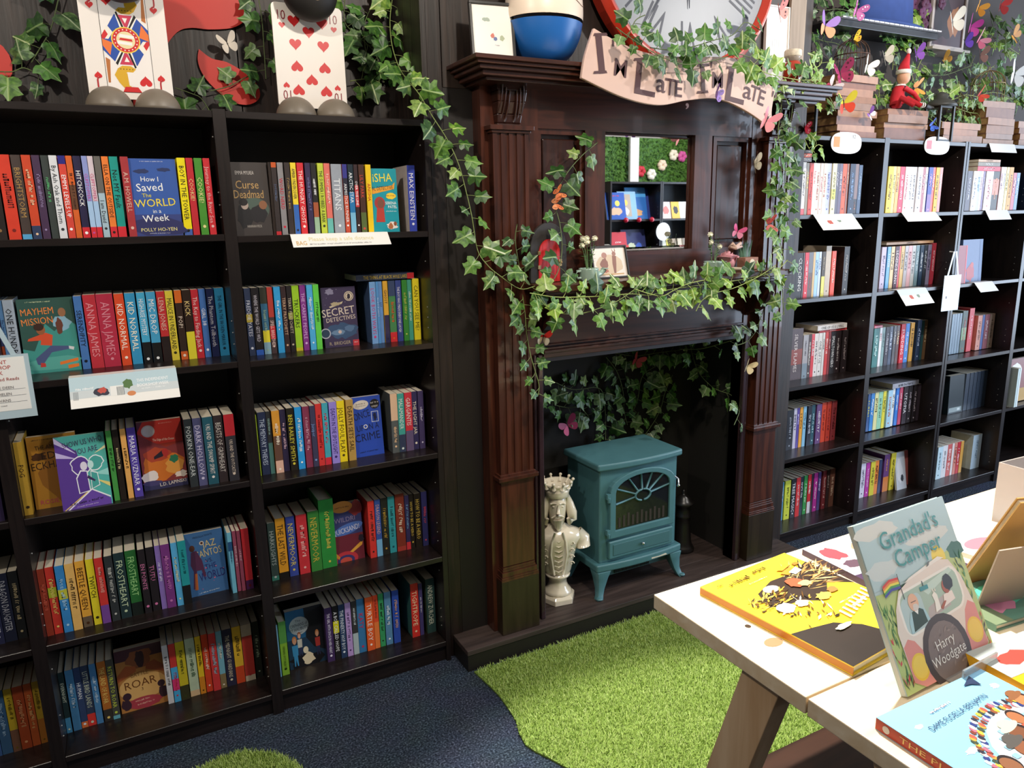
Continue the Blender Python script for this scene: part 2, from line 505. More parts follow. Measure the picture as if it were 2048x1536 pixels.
# shelf rows: (row, shelf height, [(x_mm, width_mm, y_mm, height_mm, cover, ink, title, bands)])
ROWS = [
("B1", 1.483, [
(-249,25.3,2205,200,"2a2422","8a6a40","",""),
(-220,25.4,2205,200,"d8402c","7a1d18","~",""),
(-192,19.6,2205,200,"4a3f3b","b08a50","BRIGHTSTORM","0:.06:5aa8d8"),
(-170,18.6,2205,200,"cf4a2c","f0c8a0","~","0:.16:33405f"),
(-149,16.3,2205,200,"4a3550","9a86b0","~",""),
(-130,15.1,2205,200,"3d4442","5fbf7a","~",""),
(-113,16.6,2205,200,"dfe1e4","30343a","By Ash Oak and Thorn",""),
(-94,15.4,2205,200,"d84a3c","ffffff","EMMY LEVELS UP",".9:1:2c2a80"),
(-77,12.9,2205,200,"d8642c","3a1a10","~",".35:.65:6b4630"),
(-62,16.4,2205,200,"2e2a4a","ffffff","HITCHCOCK","0:.13:d8303a"),
(-43,11.8,2205,200,"8f9ad0","c850a0","CLIFFTOPPERS","0:.13:d8303a;.13:.45:a8c8ea"),
(-30,11.9,2205,200,"d8c8d0","d0407a","CLIFFTOPPERS","0:.13:d8303a;.13:.45:a8c8ea"),
(-16,14.4,2205,200,"a8c0cc","303030","I am David",".55:1:6a6660"),
(1,14.8,2205,200,"ee8038","2a1a10","ELLA ON THE OUTSIDE","0:.13:d8303a"),
(18,19.0,2205,200,"23988c","101818","Not MY Fault","0:.13:d8303a"),
(43,17.8,2205,200,"a8383c","e0b8a8","A.M. HOWELL",""),
(176,19.6,2205,200,"f2e01c","1a1a10","BOY IN THE TOWER","0:.08:4a68b0"),
(198,16.2,2205,200,"c8303a","f0d890","COOKIE!",""),
(218,18.8,2205,200,"4f9a3a","f0e8a0","COOKIE!",""),
(240,16.5,2205,200,"d8353e","f2c8c8","Journey to the River Sea",""),
]),
("C1", 1.477, [
(407,7.1,2205,198,"2c221d","c8a878","",""),
(415,13.4,2205,198,"3a3231","5a6a8a","~","0:.05:c83038;.93:1:c85a2c"),
(432,15.6,2205,198,"8d8a8c","c8203a","WORD NERD",""),
(451,14.2,2205,198,"3b3230","b09058","~",""),
(468,14.6,2205,198,"f0d43a","202030","AMBER UNDERCOVER","0:.42:3a6ab8"),
(486,17.3,2205,198,"d8343c","ffe8e0","THE HUNGRY GHOST",""),
(508,14.5,2205,198,"3a3050","7a80b0","~",""),
(525,14.3,2205,198,"2a2828","f0f0f0","~","0:.24:9ab89a;.24:.45:a85a3a"),
(544,16.4,2205,198,"c2d044","303a20","THE SUMMER I ROBBED A BANK",""),
(563,16.6,2205,198,"e27468","ffe0d0","~","0:.22:6abab0"),
(583,30.1,2205,196,"9aa0aa","e8ecf0","TITANS",""),
(616,13.5,2205,196,"c85038","f0f0f0","ARMISTICE RUNNER",".8:1:3a3a8a;.55:.8:2a2a3a"),
(632,15.7,2205,196,"20303a","f0f4f8","ARCTIC STAR","0:.3:7ab8d8;.3:.6:2a78b0"),
(650,11.3,2205,196,"3a2a2c","ffffff","OVER THE LINE",".38:.7:c83a40"),
(664,16.2,2205,196,"4a3028","d04a3a","LILY PARK","0:.3:5a6a3a"),
(685,15.7,2205,196,"f0c820","c83020","ANISHA",""),
(816,23.9,2205,196,"3a4ab0","f0f0f8","MAX EINSTEIN",""),
]),
("B2", 1.132, [
(-285,6.0,2296,198,"38406a","c86038","~","0:.4:a84a2c"),
(-278,8.6,2296,198,"6a9acc","20305a","The Unpredictability",""),
(-268,22.1,2296,198,"c8d4e0","202428","ONE HUNDRED",""),
(-110,18.8,2296,198,"4a78b8","101828","SERENDIPITY",""),
(-88,29.6,2296,200,"c23440","e89098","ANNA JAMES",""),
(-57,40.0,2296,200,"b83048","e08898","ANNA JAMES",""),
(-14,23.3,2296,198,"e2502c","fff0e0","KID NORMAL",""),
(12,25.1,2296,198,"3a9acc","fff8e0","KID NORMAL",""),
(41,20.8,2296,198,"4ab0dc","f8fcff","HIGH-RISE MYSTERY","0:.3:181a1c"),
(65,23.2,2296,198,"4aa8d8","f8fcff","MIC DROP","0:.28:181a1c"),
(91,20.6,2296,198,"c8363a","e8c8b8","LENA JONES","0:.36:2a2020"),
(113,19.9,2296,198,"e2d044","303018","MALICE IN UNDERLAND",""),
(137,18.1,2296,198,"3a2a24","f0e0d0","POP!",".82:1:e0702a;0:.12:d8642c"),
(157,21.5,2296,198,"33241e","f0d890","KICK","0:.4:ece03a"),
(180,18.8,2296,198,"c8303c","f4d8d8","The Key to Finding Jack",""),
(201,16.9,2296,198,"4a78c0","f0f4ff","GIRL 38",""),
(221,19.1,2296,198,"2a3260","f4f4fc","The Phantom Tollbooth",""),
(243,25.1,2296,198,"3aa0d4","103048","THE GIRL IN THE BROKEN MIRROR",""),
]),
("C2", 1.129, [
(320,17.1,2266,198,"3a4460","e8e8f0","FREDDIE YATES",".5:.62:c8b040"),
(339,20.9,2266,198,"2a2628","e8e0e8","WHERE THE WORLD GETS WILD","0:.08:3a6ac8"),
(363,18.9,2266,198,"3a6a88","9ab8a0","~","0:.18:8ab0c0;.18:.36:e8d838;.76:1:3a3a30"),
(384,15.3,2266,198,"4a3a3c","f0d0c8","SPELL BREATHER",".55:1:b84038;.22:.42:c8303a"),
(403,18.3,2266,198,"38a0dc","f4faff","~",""),
(423,14.3,2266,198,"3a2a2c","d8b090","TERRY PRATCHETT",""),
(440,13.7,2266,198,"2a2526","c8b8a0","TERRY PRATCHETT",".5:.6:9a9a50"),
(456,20.0,2266,198,"a2d030","203010","TRUCKERS","0:.05:d0c030"),
(479,16.6,2266,198,"8a3a90","e0b8e8","THE CARPET PEOPLE",""),
(499,17.0,2266,198,"52b4e8","f4fcff","~",""),
(518,16.8,2266,198,"6ad850","1a4a20","~",""),
(693,19.5,2266,196,"7aa8e0","d04080","LOOK BOTH WAYS",""),
(714,8.2,2266,196,"5a98d8","e8f0ff","~",""),
(723,11.8,2266,196,"6a98d8","202850","LU",""),
(737,15.1,2266,196,"e8b040","282840","GHOST","0:.45:34305a"),
(755,21.8,2266,196,"4a8a58","e8602c","~","0:.16:d83038;.75:1:3a4a70"),
(779,18.3,2266,196,"3a4a90","f4f4fc","THE BOY WHO MADE EVERYONE LAUGH",""),
(800,17.0,2266,196,"3a8a3a","c8d060","~",""),
(819,14.1,2266,196,"48a08a","e8f0e0","~",""),
(836,21.7,2266,198,"f0dc30","686020","CAN YOU SEE ME?",""),
]),
("B3", 0.778, [
(-285,18.5,2200,198,"b08a30","302010","POG",""),
(-77,12.7,2200,198,"4a9a48","1a3a18","~",""),
(-62,14.3,2200,198,"2a221c","d8c890","~",""),
(-43,13.2,2200,198,"eeb060","30200c","~",""),
(-27,20.9,2200,198,"5a48a8","f4f0ff","MARIA KUZNIAR",""),
(116,20.5,2200,200,"33383a","c8ccc8","PODKIN ONE-EAR",""),
(139,22.5,2200,200,"5a5a80","d0c8e0","DARK HOLLOW",""),
(164,27.5,2200,200,"2a5a68","e8e0d8","UKI AND THE SWAMP SPIRIT",""),
(194,23.3,2200,200,"3a3032","d8d0c8","BEASTS OF GRIMHEART",""),
(221,27.2,2200,200,"3a3a42","f0e0d0","UKI AND THE OUTCASTS",".68:1:c8303a"),
]),
("C3", 0.763, [
(311,6.0,2246,190,"a0b830","202020","",""),
(321,23.0,2246,196,"333b58","d8e0f0","THE MEMORY THIEVES",""),
(345,12.5,2246,196,"3a3a3c","b0d8c8","~","0:.5:5a8a80"),
(361,22.1,2246,196,"e09a38","fff0d8","~","0:.2:e8b8a0;.2:.6:6a4a3c"),
(385,17.0,2246,196,"332c48","e0b8c8","~",""),
(405,20.6,2246,198,"28241c","e0d040","BEN BAILEY SMITH",""),
(429,19.9,2246,198,"309ce0","f8fcf0","~",""),
(453,20.4,2246,196,"8a3a54","e0a8b8","~",""),
(475,15.7,2246,196,"44405a","7a9ad0","Juniper",""),
(492,18.7,2246,200,"d83a38","8a1418","~",""),
(512,18.2,2246,200,"48a8b8","e04a60","~","0:.12:d83040"),
(534,23.3,2246,200,"9a88d8","3a2a70","DEATH IN THE SPOTLIGHT",""),
(559,23.9,2246,200,"f0d424","4a3a08","JOLLY FOUL PLAY",""),
(588,22.8,2246,200,"b8924a","30200c","DEATH SETS SAIL",""),
(734,23.0,2246,200,"5a5f60","f0c8a0","~",".55:1:e8c0a0"),
(758,21.8,2246,198,"48a8a0","e8f8f4","MALAMANDER","0:.3:3a4460"),
(782,24.9,2246,198,"d83a48","f8e8e8","GARGANTIS","0:.35:6a5a80"),
(808,18.6,2246,198,"3a3560","f0e8d0","THE LIGHT JAR",""),
(829,18.7,2246,198,"4a3f68","d8d0e8","~",""),
]),
("B4", 0.415, [
(-285,15.9,2226,198,"a8402c","e86a50","~",""),
(-267,19.7,2226,198,"c83a30","e8d070","~",".55:.7:a8b030"),
(-244,20.9,2226,198,"3a88c8","b0d8f0","~",".5:.65:c8c840"),
(-221,21.1,2226,198,"e8b868","302010","~",""),
(-197,22.3,2226,198,"e8aa40","4a2a10","BEETLE QUEEN","0:.16:6a5a48"),
(-171,18.6,2226,198,"e8d830","302c10","TWITCH",""),
(-150,20.1,2226,198,"d03a34","e8a090","~","0:.28:7a4a98"),
(-126,20.0,2226,198,"34383a","c8c8c0","~",""),
(-103,26.3,2226,200,"26393c","c8d8b0","FROSTHEART",""),
(-74,27.6,2226,200,"2c6a34","a0d888","FROSTHEART","0:.2:1c2420"),
(-42,17.6,2226,198,"282326","d87aa8","EN POINTE",""),
(-21,20.2,2226,198,"262124","d878a8","TUTU",""),
(2,13.7,2226,198,"8a70b8","e8e0f8","~",""),
(17,23.4,2226,198,"7a3a80","c878b8","~",""),
(44,16.5,2226,198,"5ab0e0","f0e0a0","~",""),
(62,21.3,2226,200,"28989c","105058","~","0:.3:1c1c1c"),
(198,11.8,2226,196,"7ac8e8","2a4a80","~",".7:.85:2a5a90"),
(213,10.0,2226,196,"a0506a","f0d8e0","~",""),
(225,10.0,2226,196,"984a62","f0d8e0","~",""),
(238,20.9,2226,198,"c83038","681018","","0:.15:4a2050"),
]),
("C4", 0.395, [
(323,22.0,2286,196,"3a4a44","b0b8b0","HARKLIGHTS","0:.08:3a7a68"),
(348,29.0,2286,204,"eca22c","4a3410","THE LAST WILD","0:.1:201c18"),
(380,27.1,2286,204,"3a4a98","d8c060","NEVERMOOR",""),
(412,32.6,2286,204,"c8343a","f0b0a8","~",""),
(449,34.6,2286,208,"3a8038","c8b040","NEVERMOOR",""),
(486,47.5,2286,238,"2f8a3c","d8c050","~",""),
(647,21.6,2286,204,"d83a34","3a2420","~",""),
(671,19.4,2286,204,"3a58a8","e0b0a8","DRAGON LEGEND","0:.3:7ab8e0"),
(693,22.4,2286,204,"2c2e2a","c8a040","~",""),
(718,23.3,2286,204,"3aa4b0","1a5a68","~",""),
(744,31.0,2286,208,"8a3a2c","f0d8c0","~","0:.08:b04038"),
(777,14.7,2286,198,"3a3460","78b0d8","~","0:.14:d83a44"),
(794,14.8,2286,198,"2a2420","d8b850","HOW TO BE A HERO",""),
(811,22.6,2286,198,"2a241e","d8b850","HOW TO BE A HERO",""),
(837,20.2,2286,200,"3a3a70","d8506a","~",""),
]),
("A5", 0.072, [
(-466,24.7,2269,196,"3a5a90","e0e8f0","~",""),
(-440,24.4,2269,196,"34567a","90b0d0","~",""),
(-414,18.5,2269,196,"b09828","605010","~","0:.35:6a4a3a"),
(-394,24.5,2269,196,"a84a28","e0a070","~",""),
(-368,18.5,2269,196,"b8582c","e8b878","~",""),
(-348,16.7,2269,196,"b0902c","605010","~","0:.4:a86a28"),
]),
("B5", 0.072, [
(-285,13.4,2285,196,"26383a","d8e0c8","EVERNIGHT","0:.25:4a90b8"),
(-268,19.6,2285,196,"4a84b0","e0f0f8","~",""),
(-247,16.2,2285,196,"344468","e8ecf0","HUMAN","0:.1:d8703a"),
(-230,20.6,2285,196,"34405a","c8d0b8","LITTLE BIRD LANDS","0:.2:d83a34"),
(-208,16.5,2285,196,"4a80b0","c8e0f0","~",""),
(-188,22.1,2285,196,"b0682c","f0d070","THE LAND OF ROAR","0:.2:383430"),
(-165,17.9,2285,196,"4a4a44","c8d850","RETURN TO ROAR","0:.06:6ab0c0"),
(-15,15.9,2285,198,"d0d0d4","606064","~",""),
(3,17.9,2285,198,"4aa8dc","d03048","~",".6:1:c83a38;.2:.4:d83a78"),
(22,24.4,2285,198,"c8b82c","3a4420","~","0:.25:3a3a24"),
(49,26.7,2285,198,"b8cab0","4a6a50","~","0:.1:d8b890"),
(78,15.7,2285,198,"e8c42c","382808","~",".0:.3:d88a28"),
(96,18.6,2285,198,"d8482c","ffe8d8","~",""),
(116,20.8,2285,198,"d84044","8ad0e8","~",""),
(138,17.3,2285,198,"7ab8d0","f0e8d8","~","0:.25:8a7a58"),
(157,27.4,2285,198,"2e2e48","e0d8c0","THE MIDNIGHT GUARDIANS",""),
(186,25.2,2285,198,"ecc03a","30240c","~","0:.3:d8502c"),
(213,30.1,2285,198,"c8b8a0","a83030","",".1:.8:b83a34"),
(247,19.3,2285,198,"222420","8a9880","~",""),
]),
("C5", 0.076, [
(312,6.5,2250,185,"7ab0c8","ffffff","",""),
(322,22.1,2250,190,"8ab838","2a3a10","ORPHANS OF ST HALIBUT'S",".6:1:5a9a48"),
(470,23.8,2250,196,"44305a","e8e0f0","THE GIRL WITH SPACE IN HER HEART",""),
(496,18.4,2250,196,"232222","f0f0f0","A BOY CALLED HOPE",".5:.72:d8d020"),
(516,19.6,2250,196,"2c4060","e0e8f0","THE PINNERTY HOP BOY",""),
(538,18.7,2250,196,"b898d0","4a2a60","~",""),
(559,18.1,2250,196,"3a3a3a","e8f0f0","~","0:.4:b0c0c0"),
(578,25.4,2250,198,"3a78a8","c82a50","KATY",""),
(606,26.1,2250,198,"e8602c","fff0e0","TURTLE BOY",""),
(634,16.8,2250,198,"e2502c","282020","VOTE LAURA WOOD","0:.5:ec7c3c"),
(653,17.7,2250,198,"3a9a60","202c20","~",""),
(674,23.0,2250,198,"5a8ab0","e8f0f8","~",""),
(701,23.2,2250,198,"3050b0","e0a880","~",""),
(769,27.6,2250,204,"e03a34","ffe8c0","TIGHTROPE",""),
(799,13.2,2250,198,"4a4078","e0e0f0","~",""),
(825,32.1,2250,208,"2f4a48","d8dcc8","ANDREW ZURCHER",""),
]),
("A3", 0.778, [
(-408,29.0,2189,198,"2a2830","a0a0a8","",""),
(-377,22.7,2189,198,"302a44","b8a8c8","",""),
(-354,26.6,2189,198,"33294a","d8d0e8","~",""),
]),
("A4", 0.415, [
(-429,19.0,2248,198,"28304a","a0a8c0","",""),
(-408,24.2,2248,198,"2c3050","c8d0e0","DRAGON DAUGHTER",""),
(-383,27.5,2248,198,"2a3048","d0d4e0","DRAGON DAUGHTER",""),
(-354,21.2,2248,198,"26282a","c8b890","~",""),
]),
("D1", 1.5, [
(2539,41.3,2262,215,"e8c8c8","a06060","~",""),
(2582,20.8,2262,215,"e8e4e0","3a3038","~","0:.12:c83030"),
(2604,16.5,2262,212,"8a7a60","f0d060","~",".3:.7:e0b040"),
(2622,22.6,2262,212,"d84a3a","7a1818","~",""),
(2647,17.4,2262,212,"f0e8e0","d06050","~",""),
(2666,21.4,2262,212,"e8d8c8","a04030","~",""),
(2689,18.4,2262,212,"f0d8d0","b05050","~",""),
(2708,19.3,2262,212,"e8dcc8","c04040","~",""),
(2729,28.8,2262,212,"c0c4dc","5a6ab0","~",""),
(2760,25.9,2262,212,"e8e0b8","6a6a20","~",".3:.5:c8c830"),
(2788,18.9,2262,212,"3a2c40","c8c0d0","~",""),
(2808,19.1,2262,212,"4a3050","f0e8e8","ONE OF US",""),
(2829,25.6,2262,212,"e05a30","401810","~",""),
(2856,14.5,2262,212,"8a4a30","f0d0b0","~",""),
(2871,34.0,2262,212,"24304a","7aa0d0","~",""),
(2907,22.9,2262,212,"2a2a34","b0684a","~",".3:1:6a4030"),
(2932,22.2,2262,208,"3a5070","a0b8d0","~",""),
]),
("E1", 1.5, [
(3128,35.6,2262,205,"e8c830","604808","~",""),
(3165,21.0,2262,205,"f0e068","504010","~",""),
(3189,22.9,2262,205,"e8a030","50300a","~",""),
(3215,32.0,2262,205,"d83a58","ffe0e8","~",""),
(3249,29.6,2262,205,"f0d0d0","b03040","~",""),
(3281,25.3,2262,205,"f0ecec","404048","~",""),
(3308,25.4,2262,205,"e8e4e8","202028","~",""),
(3339,35.8,2262,205,"e4e0e4","303038","~",""),
(3378,19.4,2262,205,"9a4048","f0d8d8","~",""),
(3399,16.7,2262,205,"f0f0f2","3a3a44","~",""),
(3418,30.9,2262,205,"3a4aa0","e0a0c0","~","0:.4:6a3a8a"),
(3451,21.7,2262,205,"d83a30","ffe0d0","~",""),
(3474,26.6,2262,205,"d8b020","40300a","~",""),
(3505,22.0,2262,205,"c87a70","f0e8e8","~","0:.5:b83044"),
]),
("F1", 1.502, [
(3726,40.5,2262,190,"5a5864","e8e8f0","~",""),
(3770,36.9,2262,190,"f4f4f8","808090","~",""),
(3810,22.7,2262,190,"b0cce8","405a80","~",""),
(3834,20.8,2262,190,"d8c0c4","805060","~",""),
(3857,14.6,2262,190,"6a5080","e0d8f0","~",""),
(3875,60.1,2262,190,"f0f0f4","d03a48","~",""),
(3944,51.4,2262,190,"4a4844","e08a50","~",".4:.8:c86a3a"),
(4003,21.6,2262,212,"f0c8cc","704048","~",""),
(4026,20.7,2262,212,"f0e8e0","605850","~",""),
(4051,23.0,2262,212,"ecd478","605020","~",""),
(4077,34.2,2262,212,"e8a850","603a10","~",""),
(4114,28.9,2262,185,"b82c4a","f0d0d8","~",""),
(4145,28.0,2262,185,"4a78a8","d8e8f8","~",""),
]),
("D2", 1.141, [
(2563,18.1,2293,198,"e0505a","ffe8e8","",""),
(2596,25.9,2293,198,"2b2627","e8e4e0","~",""),
(2625,31.5,2293,198,"2c2728","e8e4e0","CLOCKING",""),
(2658,7.0,2293,198,"6a666c","e0e0e0","",""),
(2665,23.3,2293,198,"dc3a4a","ffe8e8","~",""),
(2691,26.6,2293,198,"6a5a58","d04848","~",".55:1:5a5658"),
(2719,12.6,2293,198,"d0a860","50381a","",""),
(2733,19.7,2293,198,"9ac4e8","2a4a78","~",""),
(2755,15.9,2293,198,"c8d4e8","30508a","~","0:.3:4a80c8"),
(2773,20.8,2293,198,"443828","d0b890","~","0:.45:d8d030"),
(2797,33.0,2293,222,"c8b8a4","7a6a58","",""),
(2840,26.0,2293,198,"e84e2c","ffe8d8","~",""),
(2920,34.9,2293,215,"2e2827","b8b0a8","~",""),
]),
("E2", 1.143, [
(3241,32.9,2338,198,"c8b8d0","5a4a68","~",""),
(3282,24.0,2338,198,"4a98cc","e8f4ff","TOFFEE",""),
(3310,25.1,2338,198,"d8b878","60401a","~",""),
(3338,29.0,2338,198,"4a2430","f0e0e0","LEGENDBORN",""),
(3368,12.2,2338,198,"d83a44","ffffff","",""),
(3384,24.6,2338,198,"d0a850","50380c","~",""),
(3413,24.8,2338,198,"b0a8a8","303034","~",""),
(3440,26.8,2338,198,"d8a8a8","a02838","~",""),
(3469,26.1,2338,198,"c0c0bc","404040","~",""),
(3499,25.3,2338,198,"78949c","d8e8ec","~",""),
(3533,26.5,2338,198,"2a4058","e8f0f8","~",""),
(3564,24.7,2338,198,"2c3038","c8ccd0","~",""),
(3592,26.9,2338,198,"8a84a0","383048","~",""),
(3623,31.1,2338,205,"b03848","f0c0c8","~",""),
]),
("D3", 0.754, [
(2637,16.0,2352,170,"d8d4cc","404040","",""),
(2655,9.0,2352,170,"3a2c2c","c8b0a0","",""),
(2667,85.4,2352,240,"54464a","d8ccc8","SILVER FLAMES",".3:.6:8a3a2c"),
(2756,33.1,2352,205,"a8a4a8","484048","~","0:.35:788894"),
(2791,21.9,2352,205,"4a3c3c","f0e8e0","~",""),
(2815,18.9,2352,205,"d8303a","ffffff","~",""),
(2836,25.3,2352,205,"e8e0dc","303030","~",""),
(2864,23.3,2352,205,"e8e4e0","303030","ONE OF US",""),
(2889,14.9,2352,205,"e0dcd8","303030","~",""),
(2908,19.3,2352,205,"d83c38","ffe0d8","~",""),
(2930,14.0,2352,205,"8a2c2c","f0c8c0","~",""),
(2947,31.5,2352,205,"2a2425","f4f4f4","SMALLTOWN HERO",""),
(2982,33.9,2352,205,"302528","e8e0e0","~",""),
(3023,37.6,2352,205,"2c2426","a89898","~",""),
]),
("E3", 0.754, [
(3237,39.8,2343,195,"3a7a78","c8e8e0","~",""),
(3285,17.7,2343,195,"e8e4e4","c83040","BOYS",""),
(3305,20.2,2343,195,"7a9a98","203838","~",""),
(3329,27.5,2343,195,"3a3440","d0d0d8","~",""),
(3361,24.1,2343,195,"34405c","d8e0f0","~",""),
(3391,20.6,2343,195,"4a4448","d8d0c8","~",""),
(3415,21.9,2343,195,"54302c","f0d0a0","~","0:.3:e08a3a"),
(3446,32.0,2343,200,"d82c3c","ffe8e8","PUDDING",""),
(3480,29.8,2343,200,"4a8ad8","f0f4ff","~",""),
(3525,27.6,2343,200,"d8a03a","60400c","~",""),
(3575,33.0,2343,210,"2c3c58","c0d0e8","~",""),
(3613,17.9,2343,205,"2c5054","c0e0e0","",""),
(3634,23.1,2343,205,"6a5038","e0c8a0","~",""),
]),
("F3", 0.758, [
(3854,18.9,2338,215,"6a8090","e0e8f0","",""),
(3875,20.4,2338,215,"64798a","e0e8f0","",""),
(3898,19.1,2338,215,"6a8090","e0e8f0","",""),
(3920,19.2,2338,215,"5a7080","e0e8f0","",""),
(3945,42.9,2338,225,"44544a","a83a30","~",".3:.6:6a8a5a"),
(4003,40.7,2338,235,"d0444c","f0c8c8","~",""),
(4083,38.5,2338,190,"d89888","704030","~",""),
(4128,20.1,2338,190,"5a70a8","e0e8ff","",""),
(4154,40.6,2338,190,"a0646c","f0d8dc","~",""),
(4200,44.0,2338,190,"a08878","504038","~",""),
]),
("D4", 0.418, [
(2628,18.3,2347,190,"3a2c40","d84a50","~",""),
(2650,22.5,2347,190,"3a90b8","d8ecf4","~","0:.1:a8c048"),
(2677,42.4,2347,195,"282b34","a8b0c0","~",""),
(2723,19.8,2347,198,"c8c4d8","404058","~",""),
(2745,15.7,2347,198,"5a4aa0","e0d8ff","~",""),
(2764,19.0,2347,198,"eca63c","50300a","~",""),
(2787,20.1,2347,198,"8ac0e0","2a4a6a","~",""),
(2813,26.7,2347,198,"2a3040","c8d4e8","~",""),
(2845,22.6,2347,198,"2c5868","c0e4ec","~",""),
(2873,33.7,2347,198,"6a4a80","f0e8f0","~",""),
(2914,29.6,2347,200,"d8482c","7a1810","~",""),
(2948,28.8,2347,200,"c03a28","701410","~",""),
(2981,33.5,2347,200,"8a3438","501418","~",""),
]),
("E4", 0.425, [
(3238,19.0,2342,195,"3a5a90","e8e030","~","0:.4:d8d838"),
(3262,25.0,2342,195,"3a88d0","f0f8ff","~",""),
(3291,26.4,2342,195,"e0dca0","505018","~",""),
(3321,31.5,2342,195,"98d0b0","204838","~",""),
(3355,22.0,2342,195,"e4d840","504808","~",""),
(3388,34.5,2342,195,"a8d0e8","d0703a","~",""),
(3427,18.6,2342,198,"e8e8e4","404040","~",""),
(3456,22.5,2342,198,"3a80d8","f0f8ff","~",""),
(3484,23.9,2342,198,"c8486a","ffe0e8","~",""),
(3513,34.2,2342,198,"3a3038","f0f0f0","UTOPIA",""),
(3555,29.4,2342,198,"2c2629","c8b8c0","~",""),
(3593,29.7,2342,198,"2a2427","c0b0b8","~",""),
(3632,23.4,2342,198,"3a3038","b0a0a8","",""),
]),
("F4", 0.421, [
(4045,32.1,2341,210,"2c3848","98a8b8","",""),
(4082,31.0,2341,210,"2a3646","98a8b8","",""),
(4117,29.8,2341,210,"2c3848","98a8b8","",""),
(4151,30.0,2341,210,"283444","98a8b8","",""),
(4185,28.7,2341,210,"2a3442","98a8b8","",""),
(4218,26.0,2341,210,"26303c","98a8b8","",""),
]),
("D5", 0.061, [
(2633,22.8,2357,190,"2c3c54","f0f4f8","~",""),
(2658,17.8,2357,190,"343848","b8c0cc","~",""),
(2679,18.9,2357,195,"5a9ac8","e0f0ff","~",""),
(2704,37.1,2357,198,"d0d84a","30380c","~",""),
(2747,30.0,2357,200,"2c3038","e8ecf0","TREE MAGIC",""),
(2780,27.0,2357,200,"d83c40","ffe8e8","~",""),
(2811,20.6,2357,200,"2c3844","e8ecf0","~",""),
(2836,23.0,2357,200,"3a9850","d8f0d8","~",""),
(2863,22.0,2357,200,"d03038","ffffff","~","0:.3:e0dce4"),
(2888,13.3,2357,200,"302a38","d8d0e0","",""),
(2906,25.6,2357,200,"b03090","ffd8f0","~",""),
(2936,19.0,2357,200,"4a3a78","e8e0ff","~",""),
(2969,24.9,2357,200,"7a3034","e0b8b0","~",""),
(2998,19.3,2357,200,"3c2c2c","c8b0a8","~",""),
(3023,33.2,2357,200,"6a4438","d8b8a0","~",""),
]),
("E5", 0.061, [
(3253,36.4,2356,185,"d8d4e4","484860","~",""),
(3292,29.4,2356,185,"b83ca0","ffd8f4","~",""),
(3324,34.5,2356,185,"d8cc40","403808","~",""),
(3361,28.6,2356,185,"e8863c","40200a","~",""),
(3393,22.5,2356,185,"343c60","c8d0e8","",""),
(3431,41.8,2356,205,"6a4078","f0a850","~","0:.4:d8803a"),
(3483,38.4,2356,205,"dccc3c","4a4008","~",""),
]),
("F5", 0.061, [
(3842,43.4,2332,185,"c8e0e8","406070","~",""),
(3891,41.1,2332,185,"e4e0e0","505058","~",""),
(3936,34.3,2332,185,"d06460","ffe8e0","~",""),
(3975,18.7,2332,185,"e8dcd8","704848","",""),
(3998,23.2,2332,185,"d88878","602820","~",""),
(4025,24.8,2332,185,"c8303c","ffe0e0","~",""),
(4055,25.0,2332,185,"d8a04a","60300a","",""),
(4167,81.8,2332,200,"c8dce8","4a6a88","~",""),
]),
("G4", 0.425, [
(4334,15.2,2231,220,"c8d8d4","406060","",""),
(4353,12.5,2231,220,"e0e8e8","406060","",""),
]),
]


# ---------------------------------------------------------------- bookcases
CASE = wood('241c1a', '191312', .30, 8, (.6, 7, 7), .06, name='black_brown_laminate')
CASE_V = wood('241c1a', '191312', .34, 8, (7, 7, .6), .06, name='black_brown_laminate')
CASE_IN = mat('15110f', .5)
PIN = mat('c8c4bc', .4)


def bookcase(x0, yf, zs, label, wd=.590, depth=.285, t=.016, back=None, M=None):
    """x0 outer left, yf front plane, zs shelf-top heights from the top board down to the plinth board"""
    root = thing('bookcase', label, 'bookcase', (x0, yf, 0))
    top = zs[0]
    side = MB().box(0, t, 0, depth, 0, top + .004).mesh('side_panel', CASE_V)
    link_obj('side_panel', side, root)
    link_obj('side_panel', side, root, Matrix.Translation((wd - t, 0, 0)))
    brd = MB().box(t, wd - t, .001, depth - .004, -.018, 0).mesh('shelf', CASE)
    for i, z in enumerate(zs):
        s = link_obj('shelf' if i else 'top_board', brd, root, Matrix.Translation((0, 0, z)))
        b = s.modifiers.new('bevel', 'BEVEL'); b.width = .0012; b.segments = 1
    MB().box(t, wd - t, .012, .026, 0, zs[-1] - .018).obj('plinth', CASE, root)
    MB().box(t, wd - t, depth - .004, depth - .001, 0, top - .018).obj('back_panel', back or CASE_IN, root)
    pin = MB()
    for z in zs[1:]:
        for dz in (.045, .078, .111, .255):
            for xx in (t + .0006, wd - t - .0006):
                pin.ball((xx, .035, z + dz), .0019, 5)
    pin.obj('shelf_pins', PIN, root)
    return root


